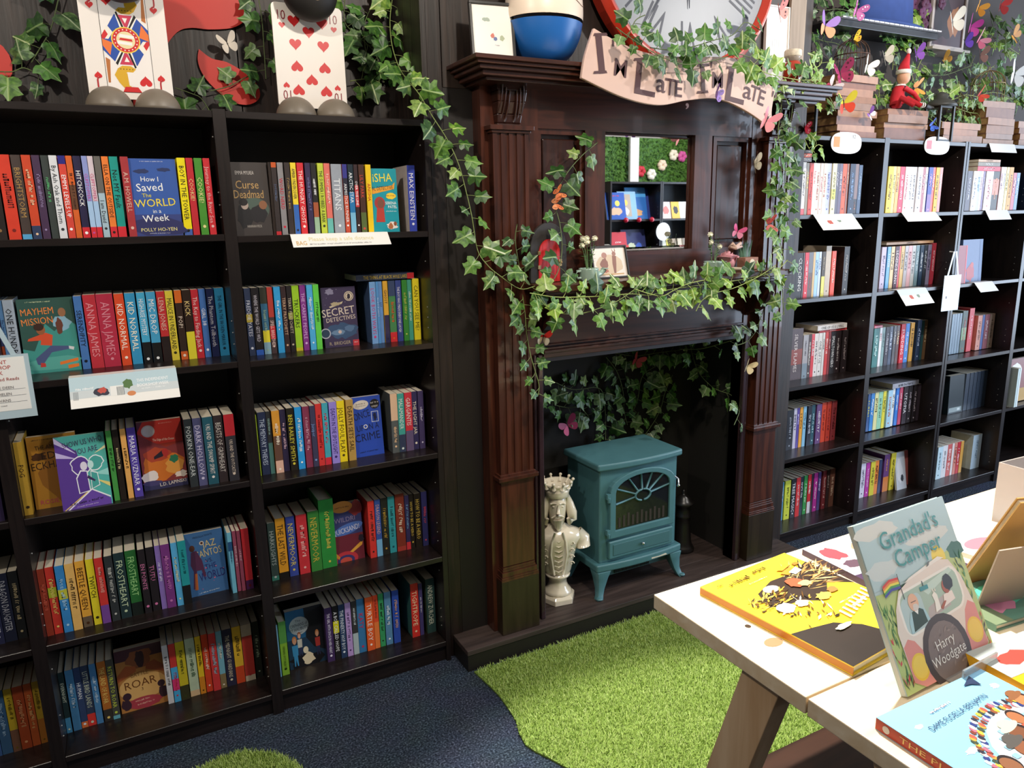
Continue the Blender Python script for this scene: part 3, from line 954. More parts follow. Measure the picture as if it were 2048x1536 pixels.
ZL = {'A': [1.801, 1.480, 1.130, .778, .415, .072], 'B': [1.801, 1.483, 1.132, .778, .415, .072], 'C': [1.801, 1.477, 1.129, .763, .395, .076]}
bookcase(-.892, 2.17, ZL['A'], 'outermost black-brown bookcase, beyond the jack card bookcase')
bookcase(-.302, 2.17, ZL['B'], 'black-brown bookcase under the jack of hearts card figure')
bookcase(.288, 2.17, ZL['C'], 'black-brown bookcase under the ten of hearts, beside the fireplace')
ZR = [1.821, 1.500, 1.143, .755, .420, .061]
bookcase(2.494, 2.246, ZR, 'sunlit black bookcase touching the fireplace with oval tag on top edge')
bookcase(3.084, 2.246, ZR, 'sunlit black bookcase, second from fireplace, under the red doll')
bookcase(3.680, 2.246, ZR, 'sunlit black bookcase, third from fireplace, beside hanging bag tag')
bookcase(4.270, 2.246, ZR, 'sunlit black bookcase, fourth from the fireplace')

# ---------------------------------------------------------------- books
PAGES = mat('d9cfba', .8, var=.12, scale=400, stretch=(40, .2, .2))
PAGES_OLD = mat('b08a5a', .85, var=.22, scale=300, stretch=(.2, .2, 60))


def book_body(root, wd, h, depth, cover, pages=PAGES, hard=False, sides=None):
    """spine at y=0 facing -Y, centred on x, standing on z=0"""
    t = .0022 if hard else .0006
    e = .003 if hard else .0004
    cm = mat(cover, .42, .35, var=.06, scale=35)
    mats = [cm]
    mb = MB()
    li = 0
    if sides:
        mats.append(mat(sides, .4, var=.1, scale=40)); li = 1
    r = min(wd * .12, .003)
    # spine as a slightly rounded strip
    mb.prism([(-wd / 2, 0), (wd / 2, 0), (wd / 2, h), (-wd / 2, h)], -r * .3, t, 0)
    mb.box(-wd / 2, -wd / 2 + t, t, depth, 0, h, li)
    mb.box(wd / 2 - t, wd / 2, t, depth, 0, h, li)
    cv = mb.obj('cover', mats, root)
    pb = MB().box(-wd / 2 + t, wd / 2 - t, t, depth - e - .0006, e, h - e - .0004)
    pb.obj('page_block', pages, root)
    return cv


def spine_print(root, wd, h, ink, title, bands, seed):
    r = min(wd * .12, .003) * .3
    y = -r - .0003
    lo, hi = .05, .95
    for b in [x for x in bands.split(';') if x]:
        a, c, col = b.split(':')
        a, c = float(a), float(c)
        MB().poly([(-wd / 2, a * h), (wd / 2, a * h), (wd / 2, c * h), (-wd / 2, c * h)], y).obj('spine_band', mat(col, .36), root)
        if a <= 0:
            lo = max(lo, c + .02)
        if c >= 1:
            hi = min(hi, a - .02)
    y -= .0003
    if title:
        rr = random.Random(seed)
        if title == '~':
            n = rr.randint(8, 16)
            vs, fs, tw = scribble(seed, n)
            ch = .62
            wd *= .72
        else:
            vs, fs, tw = text_geo(title)
            ch = .72
        L = (hi - lo) * h * (.82 if len(title) > 6 else .6)
        size = min(wd * .62 / ch, .030)
        sx = min(size * 1.05, L / tw) if tw > 0 else size
        sz = min(size, sx * 1.5)
        z0 = hi * h - ((hi - lo) * h - tw * sx) * .35
        pts = [((b - ch / 2) * sz, y, z0 - a * sx) for a, b in vs]
        MB().add(pts, fs).obj('title_lettering', mat(ink, .45), root)
    # publisher mark at the foot
    if wd > .011 and seed % 3:
        MB().poly(circ(0, .022 if lo < .1 else .012, min(wd * .22, .004), n=10), y).obj('publisher_mark', mat(ink, .45), root)


COLN = [('white', 'f0f0f0'), ('pale grey', 'c4c4c4'), ('grey', '8c8c90'), ('charcoal', '3c3c3e'), ('black', '242224'), ('dark brown', '43302a'), ('brown', '8a5a3c'), ('tan', 'c8a878'), ('cream', 'e8dcc4'), ('red', 'd23a36'), ('dark red', '8f3238'), ('pink', 'd890a0'), ('pale pink', 'ecd0d0'), ('magenta', 'b83a90'), ('orange', 'e07a34'), ('amber', 'e6aa40'), ('yellow', 'ecd634'), ('olive', 'a89a30'), ('lime', 'b4d040'), ('green', '489a48'), ('dark green', '34463c'), ('teal', '30989a'), ('dark teal', '2c5860'), ('pale blue', 'a8cce4'), ('sky blue', '52a8dc'), ('blue', '3c62b4'), ('steel blue', '5a80a8'), ('navy', '2c3454'), ('purple', '6a4490'), ('dark purple', '403050'), ('lilac', 'b0a0d0'), ('mauve', '9a5a70'), ('mint', '98d0b0'), ('coral', 'e27468')]


def cname(h):
    c = [int(h[i:i + 2], 16) for i in (0, 2, 4)]
    return min(COLN, key=lambda n: sum((a - int(n[1][i:i + 2], 16)) ** 2 for a, i in zip(c, (0, 2, 4))))[0]


ORD = ['first', 'second', 'third', 'fourth', 'fifth', 'sixth', 'seventh', 'eighth', 'ninth', 'tenth', 'eleventh', 'twelfth', 'thirteenth', 'fourteenth', 'fifteenth', 'sixteenth', 'seventeenth', 'eighteenth', 'nineteenth', 'twentieth', 'twenty-first', 'twenty-second', 'twenty-third', 'twenty-fourth']
SHELF = ['top', 'second', 'third', 'fourth', 'bottom']
CASEN = {'A': 'outermost bookcase', 'B': 'bookcase under the jack card', 'C': 'bookcase under the ten card', 'D': 'sunlit bookcase touching fireplace', 'E': 'second sunlit bookcase', 'F': 'third sunlit bookcase', 'G': 'fourth sunlit bookcase'}
SIDES = {'MAX EINSTEIN': 'd8ccc8', 'LOOK BOTH WAYS': '4a6088', 'TIGHTROPE': '4a8078', 'ANDREW ZURCHER': '4a5a40', 'HOLLOWPOX': '2f7a3c'}


def place_books():
    n = 0
    area = sorted((wd * h / (x * x + y * y), row, i) for row, z, bs in ROWS if row[0] in 'DEFG' for i, (x, wd, y, h, *_) in enumerate(bs))
    small = {(r_, i) for _, r_, i in area[:88]}
    far = MB(); fmats = [PAGES]; fidx = {}
    for row, z, bs in ROWS:
        left_side = row[0] in 'ABC'
        for i, (x, wd, y, h, cover, ink, title, bands) in enumerate(bs):
            k = len(bs) - i if left_side else i + 1
            n += 1
            if (row, i) in small:       # past the 300 that show largest: joined, small rows of spines
                for c in (cover, ink):
                    if c not in fidx:
                        fidx[c] = len(fmats); fmats.append(mat(c, .36))
                X0, X1, Y0, H = x / 1000, (x + wd) / 1000, y / 1000, h / 1000
                far.box(X0, X1, Y0, Y0 + .128, z, z + H, fidx[cover])
                far.box(X0 + .0008, X1 - .0008, Y0 + .001, Y0 + .127, z + H - .001, z + H + .0004, 0)
                if title:
                    vs, fs, tw = scribble(n, 8) if title == '~' else text_geo(title)
                    sz = min(wd / 1000 * .85, .03); sx = min(sz, .14 / tw)
                    far.add([((X0 + X1) / 2 + (b - .33) * sz, Y0 - .0008, z + H * .85 - a * sx) for a, b in vs], fs, fidx[ink])
                continue
            lab = f'{cname(cover)} book, {ORD[k - 1]} from fireplace end, {SHELF[int(row[1]) - 1]} shelf, {CASEN[row[0]]}'
            jy = RND.uniform(-.003, .003)
            root = thing('book', lab, 'book', ((x + wd / 2) / 1000, y / 1000 + jy, z), (0, 0, 0), f'books on the {SHELF[int(row[1]) - 1]} shelf of {CASEN[row[0]]}')
            wd /= 1000; h /= 1000
            hard = h > .225
            cv = book_body(root, wd, h, .15 if hard else .128, cover, hard=hard, sides=SIDES.get(title))
            spine_print(cv, wd, h, ink, title, bands, n)
    o = tag(far.obj('small_book_rows', fmats), 'many thin mixed spines filling gaps on the farther sunlit bookcases', 'books')
    o['kind'] = 'stuff'


place_books()


def lying_book(x0, x1, y, z, h, cover, ink, title, label, depth=.13, pages=PAGES, name='book', group=None, rot=0., bands=''):
    """a book lying flat, spine towards -Y, bottom cover on z"""
    L = x1 - x0
    root = thing(name, label, 'book', ((x0 + x1) / 2, y, z + h / 2), (0, math.pi / 2, 0), group)
    # local z runs along the world +x after the turn
    root.rotation_euler = (Matrix.Rotation(rot, 3, 'Z') @ Matrix.Rotation(math.pi / 2, 3, 'Y')).to_euler()
    sub = root
    t = .0025 if pages is PAGES_OLD else .0006
    cm = mat(cover, .5, var=.15, scale=25)
    MB().box(-h / 2, h / 2, 0, t, -L / 2, L / 2).box(-h / 2, -h / 2 + t, t, depth, -L / 2, L / 2).box(h / 2 - t, h / 2, t, depth, -L / 2, L / 2).obj('cover', cm, sub)
    e = .003 if pages is PAGES_OLD else .0006
    MB().box(-h / 2 + t, h / 2 - t, t, depth - e, -L / 2 + e, L / 2 - e).obj('page_block', pages, sub)
    if bands:
        for b in bands.split(';'):
            a, c, col = b.split(':')
            MB().poly([(-h / 2, (float(a) - .5) * L), (h / 2, (float(a) - .5) * L), (h / 2, (float(c) - .5) * L), (-h / 2, (float(c) - .5) * L)], -.0003).obj('spine_band', mat(col, .4), sub)
    if title:
        vs, fs, tw = text_geo(title) if title != '~' else scribble(int(x0 * 1000) + int(z * 1000), 10)
        sz = h * .6 / .7
        sx = min(sz, L * .75 / tw)
        # reads along world +x, letters up = world +z = local -x
        MB().add([(-(b - .35) * sz, -.0006, a * sx - tw * sx / 2) for a, b in vs], [f[::-1] if False else f for f in fs]).obj('title_lettering', mat(ink, .5), sub)
    return root


lying_book(.652, .842, 2.262, 1.329, .018, '33405c', 'e8c840', 'THE THING AT BLACK HOLE LAKE', 'dark blue book lying flat on the row beside purple face-out paperback', bands='.88:1:d83038')
lying_book(2.545, 2.63, 2.262, 1.717, .016, '8a8488', 'e8e8e8', '~', 'grey book lying lowest of three on top-shelf row by fireplace')
lying_book(2.545, 2.63, 2.262, 1.7345, .015, 'd85a3a', 'f0e0d0', '~', 'orange-red book lying in middle of three on top-shelf row')
lying_book(2.545, 2.63, 2.262, 1.751, .012, '5a5458', 'c8c8c8', '~', 'dark grey book lying uppermost of three on top-shelf row')
lying_book(3.27, 3.63, 2.34, 1.3495, .012, 'c89a70', '704830', '~', 'thin tan book lying on second-shelf row of second sunlit bookcase', depth=.15)
lying_book(3.80, 3.99, 2.262, 1.693, .022, 'd8485a', 'f4d8d8', '~', 'red book lying lowest of three in third sunlit bookcase')
lying_book(3.80, 3.985, 2.262, 1.7165, .018, '8a8070', 'f4f0e8', 'PATRICK', 'grey-brown book lying in middle of three in third sunlit bookcase')
lying_book(3.80, 3.985, 2.262, 1.736, .012, 'd0a888', '806048', '~', 'tan book lying uppermost of three in third sunlit bookcase')
lying_book(2.86, 3.05, 2.352, .961, .010, 'c83a40', 'f0e8e8', '~', 'thin red book lying on third-shelf row of bookcase touching fireplace')
lying_book(2.84, 3.04, 2.345, .9725, .022, 'e4dcd8', '303030', 'ONE OF US IS LYING', 'white-spined book lying over thin red book in sunlit bookcase')
lying_book(3.42, 3.63, 2.342, .6245, .024, 'c8c4cc', '606068', '~', 'thick pale grey book lying on fourth-shelf row, second sunlit bookcase')
lying_book(3.24, 3.30, 2.343, .951, .010, 'd86a80', 'f4e0e4', '~', 'small pink book lying at row end, third shelf, second sunlit bookcase')


# ---------------------------------------------------------------- books shown face out
def face_book(x0, x1, y, z, h, th, cover, ops, label, lean=5., turn=0., spine=None, name='book', group='books displayed face out', hard=False, foot=0.):
    wd = x1 - x0
    a = math.radians(lean)
    root = thing(name, label, 'book', ((x0 + x1) / 2, y, z + foot), (-a, 0, math.radians(turn)), group)
    t = .0022 if hard else .0007
    cm = mat(cover, .38, .4, var=.04, scale=30)
    mats = [cm, mat(spine or cover, .35)]
    e = .003 if hard else .0004
    mb_ = MB().box(-wd / 2, wd / 2, 0, t, 0, h).box(-wd / 2, wd / 2, th - t, th, 0, h).box(-wd / 2 - t * .2, -wd / 2 + t, t, th - t, 0, h, 1)
    mb = mb_.obj('cover', mats, root)
    MB().box(-wd / 2 + t, wd / 2 - e - .0006, t, th - t, e, h - e).obj('page_block', PAGES, root)
    art(mb, ops, wd, h)
    return root


def blob(cx, cy, rx, ry, seed, n=16, k=.25):
    r = random.Random(seed)
    return [(cx + rx * math.cos(2 * math.pi * i / n) * (1 + r.uniform(-k, k)), cy + ry * math.sin(2 * math.pi * i / n) * (1 + r.uniform(-k, k))) for i in range(n)]


def dots(n, x0, y0, x1, y1, r, c, seed):
    q = random.Random(seed)
    return [('c', q.uniform(x0, x1), q.uniform(y0, y1), r * q.uniform(.5, 1.3), c) for _ in range(n)]


def person(x, y, s, skin, cloth, hair, leg='2a3050'):
    return [('p', [(x - .05 * s, y), (x - .02 * s, y), (x, y + .12 * s), (x + .03 * s, y), (x + .06 * s, y), (x + .05 * s, y + .2 * s), (x - .05 * s, y + .2 * s)], leg),
            ('p', [(x - .07 * s, y + .18 * s), (x + .07 * s, y + .18 * s), (x + .08 * s, y + .36 * s), (x - .08 * s, y + .36 * s)], cloth),
            ('e', x, y + .45 * s, .06 * s, .07 * s, hair), ('e', x, y + .43 * s, .045 * s, .055 * s, skin)]


face_book(.058, .172, 2.203, 1.483, .197, .022, '3a5ca6',
          [('r', 0, 0, 1, .28, '33407e'), ('p', blob(.5, .12, .6, .12, 3), '2a2c5e'), ('p', blob(.28, .84, .16, .03, 4), '22305e'), ('p', blob(.72, .86, .14, .025, 5), '22305e'), ('s', 26, .5, .965, .02, 'c8d0e8'),
           ('t', 'How I', .42, .74, .062, 'f4f4f0'), ('t', 'Saved', .40, .635, .10, 'f4f4f0', 2, .75), ('t', 'The', .32, .53, .05, 'e8d830', 3), ('t', 'WORLD', .48, .435, .10, 'f0d840', 3, .86), ('t', 'in a', .50, .325, .05, 'f4f4f0', 3), ('t', 'Week', .46, .235, .09, 'f4f4f0', 4, .66), ('t', 'POLLY HO-YEN', .5, .085, .045, 'ece08a', 1, .86), ('s', 22, .5, .035, .02, 'c0c4dc')],
          'blue face-out paperback about saving the world, top shelf under jack card', 3)
face_book(.307, .405, 2.203, 1.477, .198, .022, '423c3a',
          [('e', .55, .36, .42, .16, '4a5a50'), ('t', 'EMMA MYLREA', .38, .86, .05, 'c8c0b8', 0, .5), ('t', 'Curse', .42, .70, .11, 'b8925a', 0, .62), ('t', 'Deadmad', .44, .57, .11, 'b8925a', 0, .8), ('p', blob(.28, .28, .24, .16, 8), '1c1a1c'), ('e', .30, .42, .10, .06, 'a89488'), ('e', .27, .46, .12, .05, '201c1c'), ('p', blob(.68, .3, .24, .12, 9), '201d20'), ('e', .80, .42, .11, .06, '8a5a3c'), ('t', 'HANNAH PECK', .52, .13, .035, 'b0a89c', 0, .4)],
          'dark grey face-out paperback with gold title, top shelf beside divider', 3)
face_book(.700, .782, 2.203, 1.477, .186, .022, '1d96a4',
          [('t', 'iSHA', .46, .86, .13, 'f2d83c', 2, .74), ('p', [(-.0, .68), (.82, .74), (.92, .79), (.88, .68), (.05, .6)], 'e8a02c'), ('t', 'AL DETECTIVE', .44, .695, .06, '3a1c14', 4, .8), ('p', blob(.74, .57, .2, .05, 12, 18, .1), 'f0cc30'), ('s', 10, .74, .575, .03, 'a03020'),
           ('t', 'SERENA', .72, .46, .045, 'f4f8f4', 0, .42), ('t', 'PATEL', .78, .40, .045, 'f4f8f4', 0, .34), ('s', 14, .72, .33, .025, 'd0e8e8'), ('e', .3, .46, .2, .1, 'a83430'), ('e', .33, .45, .12, .075, '7a4a38'), ('p', [(.12, .16), (.46, .16), (.44, .38), (.18, .38)], 'b8382c'), ('p', blob(.72, .10, .2, .06, 14), 'e8dcd0'), ('p', blob(.66, .09, .08, .05, 15), 'b0683a'), ('e', .84, .13, .06, .035, '8a4c2c')],
          'teal face-out paperback with a girl in a red hood walking a dog', 3)
face_book(-.240, -.113, 2.296, 1.132, .197, .024, '35574f',
          [('p', [(0, 0), (1, 0), (1, .62), (.86, .7), (.6, .55), (.45, .66), (.2, .3), (0, .34)], '3f938a'), ('p', blob(.55, .12, .5, .1, 21), '57a89c'), ('s', 22, .38, .955, .025, 'd0dcb0'), ('t', 'MAYHEM', .34, .83, .09, 'ee8840', 2, .58), ('t', 'MISSION', .32, .70, .09, 'ee8840', 4, .56),
           ('p', blob(.76, .66, .15, .1, 22), '8ab4c8'), ('p', blob(.7, .62, .06, .12, 23), '6a3a2c'), ('e', .78, .8, .07, .06, '9a6a48'), ('p', [(.32, .38), (.52, .36), (.56, .50), (.44, .54), (.12, .47), (.1, .44), (.34, .44)], 'd8502c'), ('e', .36, .58, .08, .065, '9a5c38'), ('e', .33, .62, .09, .05, '3a2218'), ('p', [(.2, .2), (.5, .36), (.82, .34), (.86, .3), (.5, .27), (.3, .1), (.22, .12)], '4a5680'), ('p', [(.26, .08), (.36, .08), (.36, .13), (.28, .14)], 'c03a34'), ('p', [(.82, .34), (.92, .32), (.9, .28), (.82, .3)], 'd8d8d8'), ('p', [(.62, .09), (.96, .13), (.96, .17), (.62, .13)], 'e8782c'), ('p', [(.76, .03), (.96, .05), (.96, .09), (.76, .08)], 'e8782c')],
          'green face-out paperback with running boy and orange title, second shelf', 4)
face_book(.545, .652, 2.270, 1.129, .185, .022, '453b58',
          [('p', blob(.25, .93, .13, .05, 31), '8a84a0'), ('c', .8, .84, .14, 'd8c8b0'), ('c', .8, .84, .115, '453b58'), ('c', .8, .84, .10, 'd8c8b0'), ('p', blob(.8, .83, .05, .05, 32), '2c2438'), ('p', [(.2, .68), (.62, .76), (.58, .72), (.24, .66)], 'd8c8a8'), ('p', blob(.4, .72, .14, .03, 33), 'b8a888'),
           ('t', 'SECRET', .46, .595, .125, 'e0d0c0', 5, .96), ('t', 'DETECTIVES', .52, .475, .07, 'e0d0c0', 5, .86), ('p', blob(.55, .27, .42, .13, 34, 26, .2), '3a5478'), ('p', blob(.42, .24, .18, .05, 35), '6a88a8'), ('p', blob(.75, .3, .14, .05, 36), '587498'), ('c', .46, .25, .05, 'd0b8b0'), ('c', .04, .24, .15, 'b8b8c4'), ('c', .04, .24, .12, '2c4058'), ('t', 'R. BRIDGER', .44, .065, .055, 'b8a890', 1, .62), ('r', .82, 0, 1, .10, 'c83a44'), ('s', 4, .91, .06, .03, 'f4e0e0')]
          + dots(26, .05, .5, .95, .98, .008, 'a8a0c0', 37),
          'purple face-out paperback with silhouette medallion and ship, second shelf', 4)
face_book(-.262, -.150, 2.232, .778, .196, .02, 'a8772c',
          [('p', blob(.7, .5, .5, .42, 41), '8a5a20'), ('p', blob(.2, .72, .14, .06, 42), '4a2c14'), ('s', 20, .35, .95, .025, '3a2410'), ('t', 'THE AMAZING', .5, .85, .06, '2c1c10', 3, .7), ('t', 'EDIE', .5, .73, .10, '2c1c10', 3, .5), ('t', 'ECKHART', .45, .60, .10, '2c1c10', 3, .84), ('t', 'ROSIE', .3, .09, .06, 'b03a58', 1, .5)],
          'gold face-out paperback standing behind purple and teal book', 4)
face_book(-.198, -.082, 2.182, .778, .196, .018, '58b8ae',
          [('p', [(0, 0), (.60, 0), (.60, .20), (.46, .60), (.42, .78), (0, 1)], '5b3a94'), ('p', [(0, 1), (.42, .74), (.0, .92)], 'd8ccf0'), ('p', [(0, .8), (.40, .68), (0, .72)], 'c8b8e8'), ('p', [(1, .82), (.75, .72), (1, .78)], 'e8e4b0'), ('p', [(1, .5), (.7, .45), (1, .4)], '9adcd4'), ('p', [(1, .3), (.7, .38), (1, .24)], 'e8d880'), ('p', [(0, 0), (.62, .24), (.98, .08), (.98, 0)], '6a48a8'), ('p', [(.03, 0), (.06, 0), (.62, .24), (.6, .25)], 'e8c860'), ('p', [(.1, 0), (.14, 0), (.62, .23), (.62, .25)], 'f4f0f8'), ('p', [(.62, .23), (.98, .09), (.98, .11), (.62, .25)], 'f4f0f8'),
           ('t', 'SHOW US WHO', .55, .90, .075, '40305c', 6, .8), ('t', 'YOU ARE', .60, .785, .075, '40305c', 6, .48),
           ('p', blob(.46, .58, .20, .13, 51, 18, .12), 'f4f4fa'), ('p', blob(.46, .58, .18, .115, 51, 18, .12), '5b3a94'), ('p', blob(.76, .60, .16, .11, 52, 18, .15), 'f4f8fa'), ('p', blob(.76, .60, .14, .095, 52, 18, .15), '4aa8a0'), ('e', .52, .57, .07, .06, 'e8e0f0'), ('e', .66, .58, .06, .055, 'c8ece8'), ('p', [(.36, .2), (.6, .22), (.58, .5), (.44, .52), (.34, .42)], 'f4f4fa'), ('p', [(.38, .21), (.58, .23), (.56, .49), (.45, .5), (.36, .41)], '5b3a94'), ('p', [(.62, .24), (.8, .28), (.78, .46), (.64, .5)], 'f4f8fa'), ('p', [(.635, .25), (.785, .29), (.765, .45), (.65, .48)], '4aa8a0'), ('p', [(.56, .4), (.70, .34), (.72, .36), (.58, .44)], '40305c'), ('s', 14, .5, .085, .05, '2c1c48', 5), ('s', 26, .5, .035, .02, 'd8c8e8', 4)],
          'purple and teal face-out paperback with two line-drawn figures, leaning at front', 9, 0)
face_book(-.002, .112, 2.236, .778, .197, .022, 'a03a2c',
          [('r', 0, .66, 1, 1, 'c23428'), ('p', [(0, .86), (0, 1), (.14, 1)], '5a2838'), ('p', [(0, .05), (1, .05), (1, .66), (.6, .6), (.3, .7), (0, .84)], '8a3a3a'), ('p', blob(.5, .34, .45, .2, 61), 'd8762c'), ('p', blob(.35, .5, .3, .1, 62), 'b84a30'), ('p', blob(.75, .32, .2, .12, 63), 'e8a048'), ('c', .24, .86, .15, 'c8c0b8'), ('c', .24, .86, .12, 'd8d0c8'), ('s', 18, .64, .955, .02, 'e8a090'), ('t', 'The Edge of the Ocean', .56, .72, .035, 'f4e0c8', -2, .48), ('p', [(.3, .44), (.5, .47), (.58, .55), (.52, .57), (.3, .48)], '2c2430'), ('p', blob(.56, .52, .08, .06, 64), 'b83430'), ('p', blob(.74, .42, .10, .06, 65), '2f7a58'), ('p', blob(.18, .2, .2, .08, 66), 'f0e4d8'), ('p', blob(.85, .18, .14, .05, 67), 'f0e0d0'), ('r', 0, 0, 1, .10, '38385c'), ('p', blob(.2, .1, .2, .04, 68), '4a4470'), ('t', 'L.D. LAPINSKI', .66, .07, .05, 'f4e8d8', 3, .6)],
          'red and orange face-out paperback with round silver seal, third shelf', 4)
face_book(.611, .710, 2.262, .763, .196, .022, '2c4cb0',
          [('e', .34, .87, .26, .075, 'd8ccc0', 2), ('s', 9, .34, .885, .03, '5a4030', 2), ('s', 12, .34, .85, .025, '5a4030', 2), ('c', .80, .86, .16, '16141a'), ('s', 6, .80, .885, .035, 'd8d0c8', 4), ('t', 'copy', .80, .83, .04, 'd8d0c8', 4), ('t', 'ONCE', .34, .70, .12, '14204c', 12, .55), ('t', 'UPON A', .52, .49, .10, '14204c', 4, .74), ('t', 'CRIME', .48, .33, .13, '121c44', 4, .84), ('c', .44, .5, .07, 'e0dcd8'), ('c', .44, .5, .045, '2c4cb0'), ('r', .66, .56, .9, .74, 'c8ccd8'), ('r', .68, .57, .88, .73, '2848a8'), ('p', blob(.78, .65, .06, .07, 71), '141c40'), ('s', 18, .5, .08, .035, '1a2858', 2)],
          'royal blue face-out paperback with black title and round black sticker', 5)
face_book(.082, .190, 2.258, .415, .197, .022, '4672a8',
          [('t', 'PRISCILLA MANTE', .48, .93, .03, '1c2c48', 4, .5), ('t', 'JAZ', .62, .80, .11, 'e0c88a', 5, .36), ('t', 'SANTOS', .60, .66, .11, 'e0c88a', 5, .66), ('t', 'VS.', .58, .535, .06, '2c3060', 5), ('t', 'THE', .6, .44, .08, '2c2c70', 5, .3), ('t', 'WORLD', .62, .30, .13, '2c2c70', 5, .68), ('p', [(.1, .12), (.18, .12), (.24, .4), (.36, .4), (.4, .28), (.46, .3), (.40, .55), (.28, .72), (.14, .7), (.1, .5), (.16, .4)], '5a3050'), ('e', .18, .76, .07, .05, '5a3428'), ('p', [(.14, .1), (.22, .1), (.24, .36), (.18, .36)], 'c86a38'), ('c', .44, .82, .06, 'e0d0c0'), ('c', .44, .82, .035, '5a3428'), ('s', 20, .5, .045, .025, 'd8e4f0', 4)] + dots(8, .05, .05, .95, .6, .018, 'd86a90', 75),
          'blue face-out paperback with dancing girl, fourth shelf under jack card', 5)
face_book(.533, .632, 2.300, .395, .200, .024, '4a2438',
          [('r', 0, .46, 1, 1, '363a6e'), ('p', blob(.82, .9, .22, .12, 81), '8a2c34'), ('e', .36, .95, .36, .1, 'c8823a'), ('s', 12, .36, .945, .04, '5a2c20', 1), ('t', 'WILDRI', .42, .73, .08, '8a7a98', 2, .7), ('e', .5, .56, .52, .09, '4a6ab0', 6), ('t', 'QUICKSAND!', .44, .55, .09, 'd0ccdc', 8, .92), ('r', 0, 0, 1, .46, '6a2230'), ('e', .35, .05, .42, .13, 'b8323c'), ('e', .35, .03, .30, .09, '3a3468'), ('e', .35, .02, .2, .06, 'c04a3c'), ('p', [(.5, .16), (.9, .3), (.98, .34), (.94, .24), (.6, .14)], 'd89a3a'), ('p', blob(.92, .36, .1, .07, 82), '241c2c'), ('p', [(0, .2), (.16, .1), (.12, .06), (0, .12)], 'd88a34')],
          'dark purple and red face-out paperback with curved blue title, fourth shelf', 5)
face_book(-.143, -.012, 2.300, .072, .198, .024, 'b07840',
          [('r', 0, .82, 1, 1, '4a2c34'), ('p', blob(.5, .82, .26, .14, 91), '8a5030'), ('p', blob(.5, .80, .10, .12, 92), '3a2428'), ('p', [(0, .6), (.2, .74), (.4, .7), (.4, .62), (0, .5)], 'a85830'), ('p', [(1, .6), (.8, .74), (.62, .7), (.6, .62), (1, .5)], '9a5030'), ('e', .5, .36, .5, .22, 'd8aa68'), ('t', 'BATTLE', .46, .57, .07, '8a5a2c', 2, .36), ('t', 'ROAR', .46, .425, .125, '6a3c18', 2, .66), ('t', '3', .48, .32, .05, '4a2c18'), ('p', blob(.5, .1, .36, .10, 93, 18, .08), 'a83c48'), ('s', 9, .46, .145, .04, 'e8b0a0', 2), ('s', 12, .52, .085, .04, 'e8b0a0', 3), ('p', blob(.12, .12, .1, .1, 94), '3a2430'), ('e', .15, .25, .09, .06, '3a2430'), ('p', blob(.9, .2, .1, .1, 95), '3a2430'), ('e', .88, .33, .08, .055, '3a2430')],
          'orange-brown face-out paperback with two crouching silhouettes, bottom shelf', 5)
face_book(.350, .470, 2.268, .076, .200, .024, '22384e',
          [('r', 0, .5, .5, 1, '1f567e'), ('p', [(.5, 1), (1, 1), (1, .2), (.7, .3), (.5, .5), (.56, .7)], '15161c'), ('c', .34, .72, .26, '9ea6aa'), ('t', 'The', .32, .81, .04, '24303a', 4), ('t', 'ORPHANS of', .34, .74, .055, '1c242c', 4, .46), ('t', "ST HALIBUT'S", .34, .665, .055, '1c242c', 4, .48), ('s', 9, .34, .60, .025, '3a444c', 4), ('p', blob(.5, .1, .5, .12, 98), '14141a')] + person(.18, .04, 1.0, 'c89478', '3a88b8', 'c87838', '3a88b8') + person(.32, .2, .8, 'd0a088', 'b8b4a8', '8a4a28') + person(.8, .14, .85, 'c89478', 'a83430', 'b87a48') + [('p', blob(.52, .12, .16, .1, 99), 'd8c8a8'), ('e', .46, .28, .07, .06, 'd8ccb0')],
          'dark blue face-out paperback with orphans and goat, bottom shelf', 5)
# extra face-out and leaning books in the sunlit bookcases
face_book(3.725, 3.80, 2.262, 1.143, .190, .03, '8a2c34', [('r', .9, 0, 1, 1, 'd84048')], 'dark red face-out book, second shelf, third sunlit bookcase', 2)
face_book(3.83, 4.00, 2.30, 1.143, .215, .02, '4a6088', [('p', blob(.4, .2, .2, .2, 5), 'a83438'), ('c', .5, .4, .08, 'b84038'), ('r', .85, 0, 1, 1, '3a5a88')], 'blue face-out picture book with red figure, third sunlit bookcase', 3)
face_book(3.52, 3.60, 2.33, .061, .20, .012, 'c8ccd4', [('p', blob(.4, .5, .3, .3, 6), 'e0e0e4'), ('p', blob(.6, .3, .15, .1, 7), '2c2c34')], 'pale grey picture book leaning back, bottom shelf, second sunlit bookcase', 10)
face_book(3.60, 3.655, 2.36, .061, .19, .012, 'b0605c', [('p', blob(.5, .6, .2, .2, 8), 'c07870')], 'dusty pink book standing beside pale grey picture book', 6)
face_book(3.90, 4.03, 2.335, .421, .212, .03, '1c2a30', [('r', .06, .04, .9, .16, '8a9898'), ('r', .62, .07, .8, .13, 'c8d0d0')], 'black face-out slipcased book beside matching dark spines', 2)
face_book(4.39, 4.60, 2.30, .425, .25, .02, '8a5a58', [('p', blob(.4, .75, .25, .15, 9), 'e0d8d0'), ('r', 0, 0, 1, .3, 'b08a48')], 'picture book with pale animal, fourth sunlit bookcase', 4)


